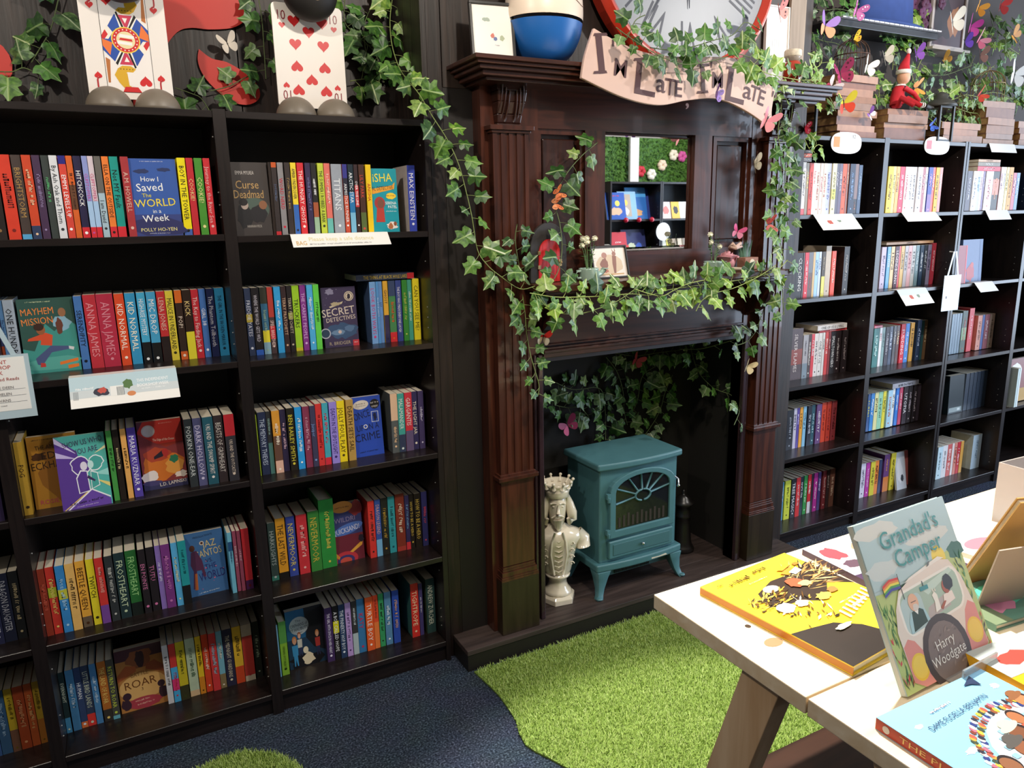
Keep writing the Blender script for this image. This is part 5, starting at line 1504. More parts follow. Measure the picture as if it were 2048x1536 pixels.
VINES = [
('ivy trail hanging on dark planks beside the jack card, upper strand',[(-0.034, 2.43, 2.132), (-0.051, 2.43, 2.088), (-0.078, 2.43, 2.016), (-0.131, 2.43, 1.935)],0.037,0.066,0),
('ivy trail on dark planks level with the jack card knees',[(-0.214, 2.43, 1.907), (-0.176, 2.43, 1.909), (-0.149, 2.43, 1.92), (-0.118, 2.43, 1.905)],0.0396,0.06,0),
('ivy sprig between the jack card and the red cut-out',[(0.211, 2.43, 1.892), (0.256, 2.43, 1.878), (0.278, 2.43, 1.867), (0.299, 2.43, 1.831)],0.0343,0.066,0),
('ivy strand crossing the red petal cut-out',[(0.305, 2.43, 1.889), (0.361, 2.43, 1.906), (0.406, 2.43, 1.932), (0.442, 2.43, 1.942)],0.0396,0.054,0),
('ivy strand hanging between red cut-out and ten card',[(0.463, 2.43, 2.169), (0.469, 2.43, 2.096), (0.468, 2.43, 2.013), (0.466, 2.43, 1.932)],0.0317,0.0576,0),
('ivy strand hanging behind the ten card head',[(0.724, 2.43, 2.184), (0.719, 2.43, 2.112), (0.764, 2.43, 2.073), (0.813, 2.43, 2.026), (0.835, 2.43, 1.945)],0.0264,0.0624,0),
('short ivy sprig low beside the ten card',[(0.723, 2.43, 1.942), (0.781, 2.43, 1.952), (0.821, 2.43, 1.944)],0.029,0.066,1),
('ivy strand falling along corner post at planked wall',[(0.854, 2.43, 2.22), (0.802, 2.43, 2.156), (0.778, 2.43, 2.096), (0.783, 2.43, 1.994)],0.0317,0.06,0),
('long ivy garland falling from planked wall to mantel shelf',[(0.869, 2.4, 2.2), (0.841, 2.36, 2.116), (0.829, 2.32, 2.035), (0.83, 2.27, 1.962), (0.832, 2.21, 1.917), (0.843, 2.15, 1.87), (0.867, 2.13, 1.817), (0.911, 2.11, 1.739), (0.937, 2.092, 1.667), (0.953, 2.076, 1.58), (0.961, 2.06, 1.507), (0.969, 2.048, 1.419), (0.995, 2.036, 1.373), (1.033, 2.028, 1.339), (1.099, 2.024, 1.296), (1.151, 2.02, 1.302)],0.0317,0.0624,1),
('short ivy spur rising on the fluted pilaster',[(1.127, 2.07, 1.338), (1.119, 2.07, 1.382), (1.11, 2.07, 1.444), (1.118, 2.07, 1.492)],0.029,0.06,0),
('curling ivy trail over the narrow panel and small red door',[(1.445, 2.11, 1.747), (1.384, 2.107, 1.706), (1.325, 2.105, 1.651), (1.282, 2.103, 1.588), (1.274, 2.1, 1.549), (1.282, 2.083, 1.486), (1.278, 2.065, 1.407), (1.25, 2.047, 1.338), (1.207, 2.03, 1.301)],0.0343,0.054,0),
('bushy ivy garland laid along the mantel shelf',[(1.104, 1.97, 1.287), (1.193, 1.97, 1.269), (1.285, 1.97, 1.263), (1.381, 1.97, 1.26), (1.484, 1.97, 1.26), (1.563, 1.97, 1.251), (1.637, 1.971, 1.263), (1.759, 1.973, 1.27), (1.875, 1.975, 1.273), (2.02, 1.976, 1.283), (2.145, 1.978, 1.301), (2.209, 1.98, 1.339)],0.0343,0.06,2),
('ivy swag hanging below mantel edge, nearer the fluted red-brown pilaster',[(1.126, 1.96, 1.277), (1.154, 1.96, 1.245), (1.205, 1.96, 1.219), (1.279, 1.96, 1.212), (1.345, 1.96, 1.222), (1.423, 1.96, 1.242), (1.493, 1.96, 1.276)],0.0343,0.0552,1),
('ivy swag hanging below middle of mantel edge',[(1.493, 1.96, 1.276), (1.555, 1.96, 1.256), (1.607, 1.96, 1.246), (1.65, 1.96, 1.26), (1.714, 1.96, 1.28), (1.792, 1.96, 1.289)],0.0238,0.06,2),
('ivy swag hanging below mantel edge by the curved bracket',[(1.756, 1.96, 1.184), (1.784, 1.96, 1.221), (1.84, 1.96, 1.241), (1.921, 1.96, 1.252), (2.004, 1.96, 1.274), (2.075, 1.96, 1.3), (2.129, 1.96, 1.325)],0.0317,0.0576,2),
('ivy tail hanging down beside the fire opening corner',[(1.111, 2.03, 1.276), (1.121, 2.033, 1.212), (1.127, 2.037, 1.156), (1.14, 2.04, 1.089), (1.156, 2.043, 1.038), (1.176, 2.047, 0.977), (1.174, 2.05, 0.943)],0.0238,0.0504,1),
('ivy tail hanging down the opposite pilaster from the mantel',[(2.18, 1.99, 1.281), (2.202, 1.99, 1.237), (2.209, 1.99, 1.18), (2.219, 1.99, 1.132)],0.029,0.054,1),
('ivy tail dangling over the dark flutes below the bracket',[(2.183, 2.06, 1.204), (2.186, 2.06, 1.156), (2.168, 2.06, 1.109), (2.145, 2.06, 1.062), (2.096, 2.06, 1.028), (2.032, 2.06, 1.021)],0.0264,0.054,0),
('ivy spray on niche back above the bust',[(1.479, 2.44, 0.875), (1.544, 2.44, 0.841), (1.604, 2.44, 0.833), (1.664, 2.44, 0.832), (1.702, 2.44, 0.806), (1.717, 2.44, 0.709), (1.718, 2.44, 0.601)],0.0224,0.06,0),
('low ivy spray on niche back beside the pink butterfly',[(1.429, 2.44, 0.841), (1.469, 2.44, 0.789), (1.532, 2.44, 0.766), (1.592, 2.44, 0.758), (1.636, 2.44, 0.71)],0.0224,0.06,0),
('ivy strand hanging on niche back over the stove middle',[(1.718, 2.44, 0.951), (1.768, 2.44, 0.893), (1.797, 2.44, 0.826), (1.811, 2.44, 0.76), (1.811, 2.44, 0.717), (1.83, 2.44, 0.649)],0.0224,0.06,0),
('ivy strand hanging on niche back under the red butterfly',[(2.023, 2.44, 0.897), (1.931, 2.44, 0.87), (1.897, 2.44, 0.835), (1.881, 2.44, 0.751), (1.848, 2.44, 0.69)],0.0224,0.06,0),
('ivy strand hanging on niche back over the stove edge',[(2.066, 2.44, 0.837), (2.028, 2.44, 0.765), (2.008, 2.44, 0.701), (1.977, 2.44, 0.649), (1.924, 2.44, 0.59)],0.0224,0.06,0),
('ivy fringe along top of the fire niche',[(1.75, 2.44, 0.968), (1.864, 2.44, 0.942), (1.995, 2.44, 0.943), (2.104, 2.44, 0.943)],0.0224,0.06,0),
('ivy branch reaching from niche top onto the right jamb',[(2.123, 2.4, 0.968), (2.118, 2.343, 0.87), (2.138, 2.286, 0.813), (2.14, 2.229, 0.799), (2.159, 2.184, 0.788), (2.168, 2.153, 0.751), (2.144, 2.121, 0.73), (2.089, 2.09, 0.694)],0.029,0.054,0),
('ivy branch under the frieze inside the fire niche',[(1.983, 2.3, 0.979), (2.029, 2.233, 0.985), (2.07, 2.167, 1.01), (2.109, 2.1, 1.041)],0.029,0.0504,0),
('ivy trail draped across the lettered banner',[(1.385, 1.93, 2.052), (1.427, 1.93, 2.032), (1.492, 1.93, 2.006), (1.55, 1.93, 1.986), (1.629, 1.93, 1.97), (1.7, 1.93, 1.975), (1.793, 1.93, 1.996), (1.867, 1.93, 2.016), (1.923, 1.93, 2.01)],0.029,0.048,0),
('ivy twig on clock rim above the banner start',[(1.451, 1.97, 2.031), (1.469, 1.97, 2.061), (1.487, 1.97, 2.091), (1.521, 1.97, 2.108)],0.029,0.0504,0),
('ivy fringe along the clock bottom edge',[(1.527, 1.95, 2.012), (1.615, 1.95, 2.012), (1.705, 1.95, 2.031), (1.787, 1.95, 2.056), (1.861, 1.95, 2.077), (1.914, 1.95, 2.12), (1.982, 1.95, 2.103)],0.029,0.054,0),
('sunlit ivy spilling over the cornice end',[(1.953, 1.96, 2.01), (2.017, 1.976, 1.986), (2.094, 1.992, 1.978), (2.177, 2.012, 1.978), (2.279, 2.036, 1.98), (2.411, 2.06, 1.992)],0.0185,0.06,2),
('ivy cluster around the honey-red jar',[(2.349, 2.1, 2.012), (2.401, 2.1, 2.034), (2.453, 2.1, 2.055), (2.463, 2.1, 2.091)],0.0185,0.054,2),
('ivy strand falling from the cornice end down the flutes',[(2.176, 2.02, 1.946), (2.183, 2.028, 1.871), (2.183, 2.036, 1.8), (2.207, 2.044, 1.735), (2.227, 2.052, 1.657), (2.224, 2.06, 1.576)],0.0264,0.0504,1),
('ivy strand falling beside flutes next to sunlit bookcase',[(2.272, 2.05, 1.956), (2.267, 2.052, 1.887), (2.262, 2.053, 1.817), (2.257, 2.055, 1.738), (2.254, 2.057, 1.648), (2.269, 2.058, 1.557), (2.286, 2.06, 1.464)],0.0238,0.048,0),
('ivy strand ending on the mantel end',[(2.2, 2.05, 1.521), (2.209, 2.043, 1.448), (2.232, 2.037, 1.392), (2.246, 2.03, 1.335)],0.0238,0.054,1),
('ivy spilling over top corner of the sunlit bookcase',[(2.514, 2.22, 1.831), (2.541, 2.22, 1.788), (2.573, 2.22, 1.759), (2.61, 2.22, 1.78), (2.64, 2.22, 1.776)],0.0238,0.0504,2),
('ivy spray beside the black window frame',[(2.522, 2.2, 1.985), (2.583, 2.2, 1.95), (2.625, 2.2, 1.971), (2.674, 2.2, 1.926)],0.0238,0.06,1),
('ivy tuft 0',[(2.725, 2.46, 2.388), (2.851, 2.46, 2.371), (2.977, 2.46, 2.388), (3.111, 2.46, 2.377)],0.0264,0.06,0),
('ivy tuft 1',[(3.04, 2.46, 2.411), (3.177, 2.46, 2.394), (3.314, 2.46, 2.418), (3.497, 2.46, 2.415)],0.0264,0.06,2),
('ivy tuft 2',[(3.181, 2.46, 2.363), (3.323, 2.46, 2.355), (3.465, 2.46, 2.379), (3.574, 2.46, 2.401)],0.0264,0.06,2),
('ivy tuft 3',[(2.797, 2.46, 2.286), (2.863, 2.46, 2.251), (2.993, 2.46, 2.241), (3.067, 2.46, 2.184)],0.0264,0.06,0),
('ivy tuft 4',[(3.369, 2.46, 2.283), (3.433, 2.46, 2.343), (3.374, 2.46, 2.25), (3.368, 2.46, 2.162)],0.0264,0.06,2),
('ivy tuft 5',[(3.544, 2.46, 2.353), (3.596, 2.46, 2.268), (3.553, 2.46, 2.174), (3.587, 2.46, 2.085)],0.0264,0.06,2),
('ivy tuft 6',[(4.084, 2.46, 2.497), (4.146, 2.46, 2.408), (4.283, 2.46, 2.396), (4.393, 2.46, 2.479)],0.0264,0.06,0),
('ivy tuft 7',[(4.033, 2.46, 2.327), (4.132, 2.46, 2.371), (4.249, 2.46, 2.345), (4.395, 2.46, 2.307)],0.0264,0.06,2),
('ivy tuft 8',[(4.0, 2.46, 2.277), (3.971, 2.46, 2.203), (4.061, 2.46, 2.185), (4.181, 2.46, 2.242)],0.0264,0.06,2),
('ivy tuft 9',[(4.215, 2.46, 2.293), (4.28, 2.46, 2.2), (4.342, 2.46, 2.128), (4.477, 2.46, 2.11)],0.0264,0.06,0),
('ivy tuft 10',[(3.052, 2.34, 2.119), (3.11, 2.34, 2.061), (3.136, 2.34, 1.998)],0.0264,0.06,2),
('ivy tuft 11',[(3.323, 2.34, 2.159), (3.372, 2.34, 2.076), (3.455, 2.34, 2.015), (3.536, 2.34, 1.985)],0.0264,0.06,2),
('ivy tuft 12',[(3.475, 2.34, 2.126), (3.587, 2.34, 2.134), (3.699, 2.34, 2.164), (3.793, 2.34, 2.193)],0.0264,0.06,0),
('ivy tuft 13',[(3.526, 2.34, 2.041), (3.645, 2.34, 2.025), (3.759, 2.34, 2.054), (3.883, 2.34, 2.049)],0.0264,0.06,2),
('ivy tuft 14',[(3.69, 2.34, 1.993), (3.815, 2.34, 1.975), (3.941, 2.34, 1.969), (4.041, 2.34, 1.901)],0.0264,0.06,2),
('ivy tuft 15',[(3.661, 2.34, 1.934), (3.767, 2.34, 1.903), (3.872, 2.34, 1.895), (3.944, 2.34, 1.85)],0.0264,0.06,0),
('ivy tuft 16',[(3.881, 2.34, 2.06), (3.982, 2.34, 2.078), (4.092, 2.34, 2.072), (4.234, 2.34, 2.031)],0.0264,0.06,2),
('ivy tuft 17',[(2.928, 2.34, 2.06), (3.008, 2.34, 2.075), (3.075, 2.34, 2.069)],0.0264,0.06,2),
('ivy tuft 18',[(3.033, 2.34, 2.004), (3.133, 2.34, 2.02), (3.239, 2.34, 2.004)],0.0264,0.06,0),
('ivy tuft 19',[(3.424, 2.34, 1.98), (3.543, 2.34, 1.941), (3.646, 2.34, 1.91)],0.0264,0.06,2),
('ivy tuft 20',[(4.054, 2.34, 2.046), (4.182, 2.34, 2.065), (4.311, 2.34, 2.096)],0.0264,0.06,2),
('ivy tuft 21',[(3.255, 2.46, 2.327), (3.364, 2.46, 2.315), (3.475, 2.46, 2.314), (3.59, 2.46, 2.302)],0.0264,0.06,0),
]


# ---------------------------------------------------------------- things on the cornice
egg = thing('egg_ornament', 'large egg ornament, pale above and blue below, on the cornice', 'ornament', (1.226, 2.075, 1.96))
prof = [(.004, 0), (.05, .006), (.085, .03), (.108, .07), (.1185, .115), (.121, .15), (.117, .20), (.104, .255), (.08, .31), (.045, .345), (.004, .357)]
P2 = [tuple(p) for p in ease(prof, 4)]
MB().lathe([p for p in P2 if p[1] <= .117], 40, cap=False, sy=.87).obj('blue_half', mat('1f62ae', .35, var=.06, scale=6), egg)
MB().lathe([p for p in P2 if p[1] >= .1169], 40, cap=False, sy=.87).obj('pale_half', mat('efdcc8', .35), egg)
for dz in (0, .022):
    MB().tube([(.121 * math.sin(a), -.105 * math.cos(a), .165 + dz + .006 * math.sin(6 * a)) for a in [.35 + .07 * i for i in range(12)]], .0012, 5).obj('painted_line', mat('8a6858', .6), egg)


def picture_frame(x, y, z, w_, h_, ops, label, lean, turn, frame='1c1816', border=.008, paper='f2ede4'):
    root = thing('framed_picture', label, 'picture frame', (x, y, z), (-math.radians(lean), 0, math.radians(turn)))
    fr = mat(frame, .3)
    b = border
    mb = MB()
    for a, c, d, e in ((-w_ / 2, w_ / 2, 0, b), (-w_ / 2, w_ / 2, h_ - b, h_), (-w_ / 2, -w_ / 2 + b, b, h_ - b), (w_ / 2 - b, w_ / 2, b, h_ - b)):
        mb.box(a, c, 0, .014, d, e)
    mb.obj('frame', fr, root, .001)
    MB().box(-w_ / 2 + b, w_ / 2 - b, .006, .012, b, h_ - b).obj('mount', mat(paper, .25, coat=.5), root)
    art(root, ops, w_ - 2 * b, h_ - 2 * b, 'print', .0058, Matrix.Translation((0, 0, b)))
    return root


picture_frame(1.047, 2.055, 1.9605, .135, .165, [('p', blob(.36, .72, .1, .04, 3), '9aa89a'), ('p', blob(.5, .42, .05, .05, 4), 'c86858'), ('p', blob(.56, .36, .05, .04, 5), '5a6a9a'), ('p', blob(.74, .38, .06, .05, 6), 'a8b090'), ('s', 5, .6, .24, .03, '7a6a8a')], 'black framed white print leaning beside the egg on the cornice', 9, -8)

jar = thing('glass_jar', 'glass jar of red liquid with pale cork lid on cornice end', 'jar', (2.295, 2.09, 1.961))
MB().lathe([(.030, 0), (.033, .004), (.034, .05), (.031, .082), (.026, .092)], 24).obj('red_liquid', mat('b23a22', .08, .6, coat=.8), jar)
MB().lathe([(.0262, .092), (.026, .104), (.0285, .106), (.0285, .108)], 24).obj('jar_neck', mat('d8c8b8', .15, trans=.4), jar)
MB().lathe([(.030, .108), (.031, .112), (.031, .128), (.028, .132)], 24).obj('cork_lid', mat('d8cdb8', .8, var=.2, scale=80), jar)

# clock leaning on the wall above
ck = thing('wall_clock', 'huge round clock with red rim and roman numerals above the fireplace', 'clock', (1.83, 2.13, 1.972), (math.radians(-3), 0, 0))
RC, RI = .412, .366
CZ = .413
mb = MB()
nn = 64
for k in range(nn):
    a0, a1 = 2 * math.pi * k / nn, 2 * math.pi * (k + 1) / nn
    prof = [(RI, -.012), (RI + .02, -.03), (RC - .02, -.03), (RC, -.008), (RC, .03), (RI, .03)]
    vs = []
    for a in (a0, a1):
        vs += [(r_ * math.cos(a), y, CZ + r_ * math.sin(a)) for r_, y in prof]
    m = len(prof)
    mb.add(vs, [(i, m + i, m + (i + 1) % m, (i + 1) % m) for i in range(m)], 0, False)
mb.obj('rim', mat('b83420', .3, coat=.4, var=.1, scale=8), ck)
MB().prism(circ(0, CZ, RI + .002, n=64), -.010, .02).obj('dial', mat('737881', .4, var=.06, scale=5), ck)
INK = mat('23283a', .5)
for k, num in enumerate(('XII', 'I', 'II', 'III', 'IIII', 'V', 'VI', 'VII', 'VIII', 'IX', 'X', 'XI')):
    a = math.pi / 2 - k * math.pi / 6
    vs, fs, tw = text_geo(num)
    c, s_ = .285 * math.cos(a), .285 * math.sin(a)
    ro = a - math.pi / 2
    pts = [(c + (u - tw / 2) * .085 * math.cos(ro) - (v - .35) * .15 * math.sin(ro), -.0108, CZ + s_ + (u - tw / 2) * .085 * math.sin(ro) + (v - .35) * .15 * math.cos(ro)) for u, v in vs]
    MB().add(pts, fs).obj('numeral', INK, ck)
for a, L, w_ in ((-1.57, .19, .012), (-2.2, .30, .009)):
    c, s_ = math.cos(a), math.sin(a)
    MB().prism([(-s_ * w_, CZ + c * w_), (s_ * w_, CZ - c * w_), (c * L, CZ + s_ * L)], -.016, -.013).obj('clock_hand', INK, ck)

# lettered banner
SIGN = [(1.331, 2.053), (1.300, 1.975), (1.287, 1.912)], [(1.287, 1.912), (1.443, 1.865), (1.579, 1.850), (1.700, 1.871), (1.828, 1.881), (1.965, 1.845), (2.087, 1.789)], [(2.087, 1.789), (2.072, 1.85), (2.083, 1.923)], [(2.083, 1.923), (2.002, 1.970), (1.908, 2.010), (1.777, 2.008), (1.634, 1.998), (1.516, 2.002), (1.403, 2.028), (1.331, 2.053)]
o2 = []
for seg in SIGN:
    o2 += [tuple(p) for p in ease([(a, b, 0) for a, b in seg], 6)][:-1]
o2 = [(p[0] - 1.69, p[1] - 1.962) for p in o2]
bn = thing('banner_sign', 'pale pink wavy wooden banner lettered about being late, on cornice', 'sign', (1.69, 1.965, 1.962))
MB().prism(o2, 0, .012).obj('board', mat('d4b4a6', .55, var=.05, scale=7), bn, .002)
LET = [("I", -.337, .02, .105, 8, 1.35), ("'", -.291, .038, .05, 0, 1.2), ("M", -.262, -.012, .05, -6, 1.), ("L", -.165, -.035, .10, -6, 1.35), ("a", -.105, -.045, .056, -6, 1.2), ("T", -.070, -.055, .050, -4, 1.), ("E", -.034, -.058, .050, -2, 1.), (",", .003, -.085, .05, 0, 1.3),
       ("I", .065, -.025, .082, 6, 1.3), ("'", .098, .006, .05, 0, 1.2), ("M", .128, -.022, .05, 2, 1.), ("L", .212, -.035, .105, -8, 1.35), ("a", .264, -.045, .056, -10, 1.2), ("T", .296, -.055, .050, -12, 1.), ("E", .330, -.066, .050, -14, 1.), (".", .352, -.098, .05, 0, 1.2), (".", .363, -.108, .05, 0, 1.2), (".", .373, -.118, .05, 0, 1.2), ('"', .384, -.070, .05, -14, 1.2)]
INKB = mat('54383a', .6)
for ch, x, z, hh, ro, wx in LET:
    vs, fs, tw = text_geo(ch, 3, .008)
    q = math.radians(ro)
    sc = hh / .7
    pts = []
    for u, v in vs:
        a, b = (u - tw / 2) * sc * wx, (v - .35) * sc
        pts.append((x + a * math.cos(q) - b * math.sin(q), -.0012, z + a * math.sin(q) + b * math.cos(q)))
    MB().add(pts, fs).obj('letter', INKB, bn)
    if ch in 'IL':        # flared serifs
        for dz in (-.5, .5):
            if ch == 'L' and dz < 0:
                continue
            c = (x - (0 if ch == 'I' else .018 * wx), z + dz * hh)
            MB().poly([(c[0] - .026, c[1] - .004), (c[0] + .026, c[1] + .002), (c[0] + .022, c[1] + .009), (c[0] - .022, c[1] + .004)], -.0014).obj('serif', INKB, bn)
# white drawing board and a pale strip with sunlight on the breast planks painted in
picture_frame(2.30, 2.168, 1.964, .12, .30, [('p', blob(.5, .3, .3, .1, 8), 'd8d4cc'), ('p', blob(.4, .45, .2, .05, 9), 'e4e0d8')] + [('r', .1 + .1 * k, .4, .12 + .1 * k, .62, 'c8c8c4') for k in range(6)], 'white drawing board standing behind the clock edge on cornice', 1, 0, frame='f0ede6', border=.004, paper='fbfaf6')
tag(MB().box(-.04, .04, 0, .012, 0, .60).obj('sunlit_plank_strip', wood('a89684', '8a7a6a', .6, 6, (7, 7, .5), .1, name='sunlit_plank_strip')), 'tall pale strip coloured as sunlit breast planks, behind the red jar', 'board').location = (2.405, 2.174, 1.961)

# ---------------------------------------------------------------- things on the mantel shelf
MZ = 1.305
fd = thing('fairy_door', 'tiny arched red plank door in black frame on the mantel', 'door ornament', (1.241, 2.085, MZ), (0, 0, math.radians(6)))


def arch2(w_, h_, n=14):
    r_ = w_ / 2
    return [(-r_, 0), (r_, 0)] + [(r_ * math.cos(math.pi * i / n), h_ - r_ * 1.15 + r_ * 1.15 * math.sin(math.pi * i / n)) for i in range(n + 1)]


MB().prism(arch2(.145, .19), 0, .012).obj('door_frame', mat('2b2725', .7, var=.1, scale=20), fd, .002)
for k in range(6):
    xa = -.042 + k * .014; xb = xa + .0132
    top = lambda x: .138 - .042 * 1.15 + .042 * 1.15 * math.sqrt(max(0, 1 - (x / .0425) ** 2))
    MB().prism([(xa, .001), (xb, .001), (xb, top(xb)), ((xa + xb) / 2, top((xa + xb) / 2)), (xa, top(xa))], -.004 - .0004 * (k % 2), .001).obj('plank', mat('c81d1a', .4), fd)
BRASS = mat('b89868', .35, metal=.7)
for z in (.05, .095):
    MB().box(-.047, -.037, -.006, -.003, z - .006, z + .006).obj('hinge', BRASS, fd)
MB().box(.036, .048, -.006, -.003, .050, .072).ball((.043, -.009, .062), .004, 8).obj('door_latch', BRASS, fd)


def can_planter(x, y, label, flowers, seed, turn=0):
    r = random.Random(seed)
    root = thing('watering_can_planter', label, 'planter', (x, y, MZ), (0, 0, math.radians(turn)))
    GL = mat('9db8a8', .2, .6, coat=.5, var=.04, scale=20)
    MB().lathe([(.030, 0), (.032, .003), (.0325, .036), (.034, .040), (.031, .040), (.029, .034), (.005, .033)], 28).obj('can_body', GL, root)
    MB().tube([(.028, 0, .014), (.048, 0, .022), (.062, 0, .034)], [.011, .009, .009], 12).lathe([(.012, 0), (.0135, .003), (.002, .004)], 14, (.063, 0, .034)).obj('spout', GL, root)
    MB().tube([(-.031, 0, .032), (-.045, 0, .032), (-.050, 0, .020), (-.044, 0, .009), (-.031, 0, .009)], .0045, 8).obj('handle', GL, root)
    MB().lathe([(.028, .034), (.026, .037), (.004, .038)], 16).obj('soil', mat('3a2c20', .9), root)
    ST = mat('5a7a44', .6)
    for k in range(9):
        a = r.uniform(0, 6.28); h_ = r.uniform(.05, .10); d = r.uniform(.01, .035)
        p = [(.008 * math.cos(a), .008 * math.sin(a), .037), (d * .6 * math.cos(a), d * .6 * math.sin(a), .037 + h_ * .6), (d * math.cos(a), d * math.sin(a), .037 + h_)]
        sm_ = MB().tube(p, .0009, 5).obj('stem', ST, root)
        mb = MB()
        for q in range(5):
            t = .3 + .15 * q
            c = Vector(p[0]).lerp(Vector(p[2]), t)
            b = a + r.uniform(-1.5, 1.5)
            L = r.uniform(.010, .018)
            e = c + Vector((math.cos(b) * L, math.sin(b) * L, r.uniform(0, .008)))
            s_ = Vector((-math.sin(b), math.cos(b), 0)) * .0035
            mb.add([c, c.lerp(e, .5) + s_, e, c.lerp(e, .5) - s_], [(0, 1, 2, 3)])
        mb.obj('leaf_sprig', mat('54883e', .5), sm_)
        if k < flowers:
            f = MB()
            for q in range(8):
                b = 2 * math.pi * q / 8
                f.tube([p[2], (p[2][0] + .010 * math.cos(b), p[2][1] - .003, p[2][2] + .010 * math.sin(b) * .8 + .002)], [.002, .0035], 5)
            f.ball((p[2][0], p[2][1] - .004, p[2][2]), .005, 8)
            f.obj('flower', mat('f0ecd0', .6), sm_)
    return root


can_planter(1.375, 2.055, 'sage green watering-can planter of daisies beside the framed card', 5, 5, 0)
can_planter(1.905, 2.045, 'sage green watering-can planter of daisies beside pink fabric rose', 4, 9, 5)
picture_frame(1.487, 2.075, MZ, .155, .112, [('r', 0, 0, 1, 1, 'e4d8cc'), ('p', blob(.5, .42, .4, .34, 3, 22, .1), 'd0b89a'), ('p', blob(.34, .45, .12, .2, 4), '8a5a4a'), ('e', .36, .74, .08, .1, 'a87868'), ('p', blob(.33, .2, .1, .06, 5), 'a8604a'), ('p', [(.6, .12), (.66, .12), (.7, .45), (.72, .7), (.6, .72), (.58, .45)], '8a5a48'), ('e', .66, .78, .06, .08, '9a6a58'), ('p', [(.62, .85), (.6, .98), (.65, .86)], '9a6a58'), ('p', [(.68, .85), (.7, .98), (.72, .86)], '9a6a58'), ('r', .1, .06, .9, .11, 'c8a070')], 'small black framed vintage animal drawing on the mantel', 14, 4, border=.006)

# pink fabric rose
rs = thing('fabric_rose', 'dusty pink fabric rose with sandy bow on the mantel', 'ornament', (1.985, 2.06, MZ))
PK = mat('c88a90', .8, var=.12, scale=90)
for k in range(14):
    a = k * 2.4; r_ = .006 + .0028 * k
    q = random.Random(k)
    mb = MB()
    vs = []; fs = []
    for i in range(7):
        t = -.9 + 1.8 * i / 6
        for j, (h_, rr) in enumerate(((.028, .8), (.06, 1.0), (.085 - .0022 * k, 1.12))):
            vs.append((r_ * rr * math.cos(a + t), r_ * rr * math.sin(a + t) * .8, h_ * .85 + .004 * math.cos(t * 2)))
    for i in range(6):
        for j in range(2):
            fs.append((i * 3 + j, i * 3 + 3 + j, i * 3 + 4 + j, i * 3 + 1 + j))
    o = mb.add(vs, fs, 0, True).obj('petal', PK, rs)
    so = o.modifiers.new('t', 'SOLIDIFY'); so.thickness = .0015
MB().ball((0, 0, .03), .030, 14, sz=.9).obj('rose_base', PK, rs)
for s in (-1, 1):
    MB().tube([(.03, -.01, .085), (.03 + s * .02, -.014, .10), (.03 + s * .03, -.01, .088), (.03, -.012, .082)], .006, 8).obj('bow_loop', mat('c8a898', .8), rs)
MB().tube([(-.03, -.03, .008), (.0, -.036, .010), (.04, -.034, .007), (.06, -.03, .007)], [.006, .007, .006, .005], 8).obj('driftwood', mat('b8a890', .8), rs)

bxm = thing('wooden_box', 'small brown wooden box with round button on the mantel end', 'box', (2.105, 2.055, MZ), (0, 0, math.radians(4)))
MB().box(-.036, .036, 0, .04, 0, .045).obj('box_body', mat('a0705c', .6, var=.12, scale=30), bxm, .002)
MB().prism(circ(.0, .026, .013, n=18), -.003, .001).obj('button', mat('e4d4b4', .4), bxm)
for dx in (-.004, .004):
    MB().prism(circ(dx, .026, .0018, n=8), -.0036, -.0029).obj('button_hole', mat('3a2a20', .6), bxm)
suc = thing('succulent', 'grey-green succulent with narrow leaves behind the wooden box', 'plant', (2.125, 2.112, MZ))
for k in range(26):
    q = random.Random(k)
    a = q.uniform(0, 6.28); h_ = q.uniform(.05, .11); d = q.uniform(.005, .035)
    base = Vector((.006 * math.cos(a), .003 * math.sin(a), .0)); tip = Vector((d * math.cos(a), d * .5 * math.sin(a), h_))
    MB().tube([base, base.lerp(tip, .5) + Vector((0, 0, .008)), tip], [.003, .005, .0008], 6).obj('leaf', mat('6f9a82' if k % 3 else '8fa8a4', .45), suc)

# ---------------------------------------------------------------- playing-card figures
FOOT = mat('756b5e', .45, var=.1, scale=15)
HEAD = mat('1a1614', .6)


def card_figure(x, y, ops, label, w_=.197, h_=.275, turn=0, face=True):
    root = thing('card_figure', label, 'ornament', (x, y, 1.801), (0, 0, math.radians(turn)))
    r_ = .012
    pts = []
    for cx, cz, a0 in ((-w_ / 2 + r_, .03 + r_, 180), (w_ / 2 - r_, .03 + r_, 270), (w_ / 2 - r_, .03 + h_ - r_, 0), (-w_ / 2 + r_, .03 + h_ - r_, 90)):
        for k in range(5):
            a = math.radians(a0 + 22.5 * k)
            pts.append((cx + r_ * math.cos(a), cz + r_ * math.sin(a)))
    MB().prism(pts, 0, .006).obj('card', mat('ece4dc', .35), root)
    art(root, ops, w_, h_, 'card_print', -.0004, Matrix.Translation((0, 0, .03)), .35)
    for s in (-1, 1):
        MB().lathe([(.056 * math.cos(i * math.pi / 20), .056 * math.sin(i * math.pi / 20)) for i in range(11)], 28, (s * .056, -.02, 0)).obj('foot', FOOT, root)
    hd_ = MB().ball((0, -.045, .327), .076, 24, sy=.72).obj('head', HEAD, root)
    if face:
        MB().ball((.0, -.084, .335), .047, 20, sy=.42).obj('face', mat('d8b890', .5), hd_)
        MB().tube([(-.020, -.1025, .312), (-.006, -.1045, .314), (.006, -.1045, .311), (.024, -.102, .318)], [.002, .006, .006, .0015], 8).obj('lips', mat('5a4a4c', .4), hd_)
    return root


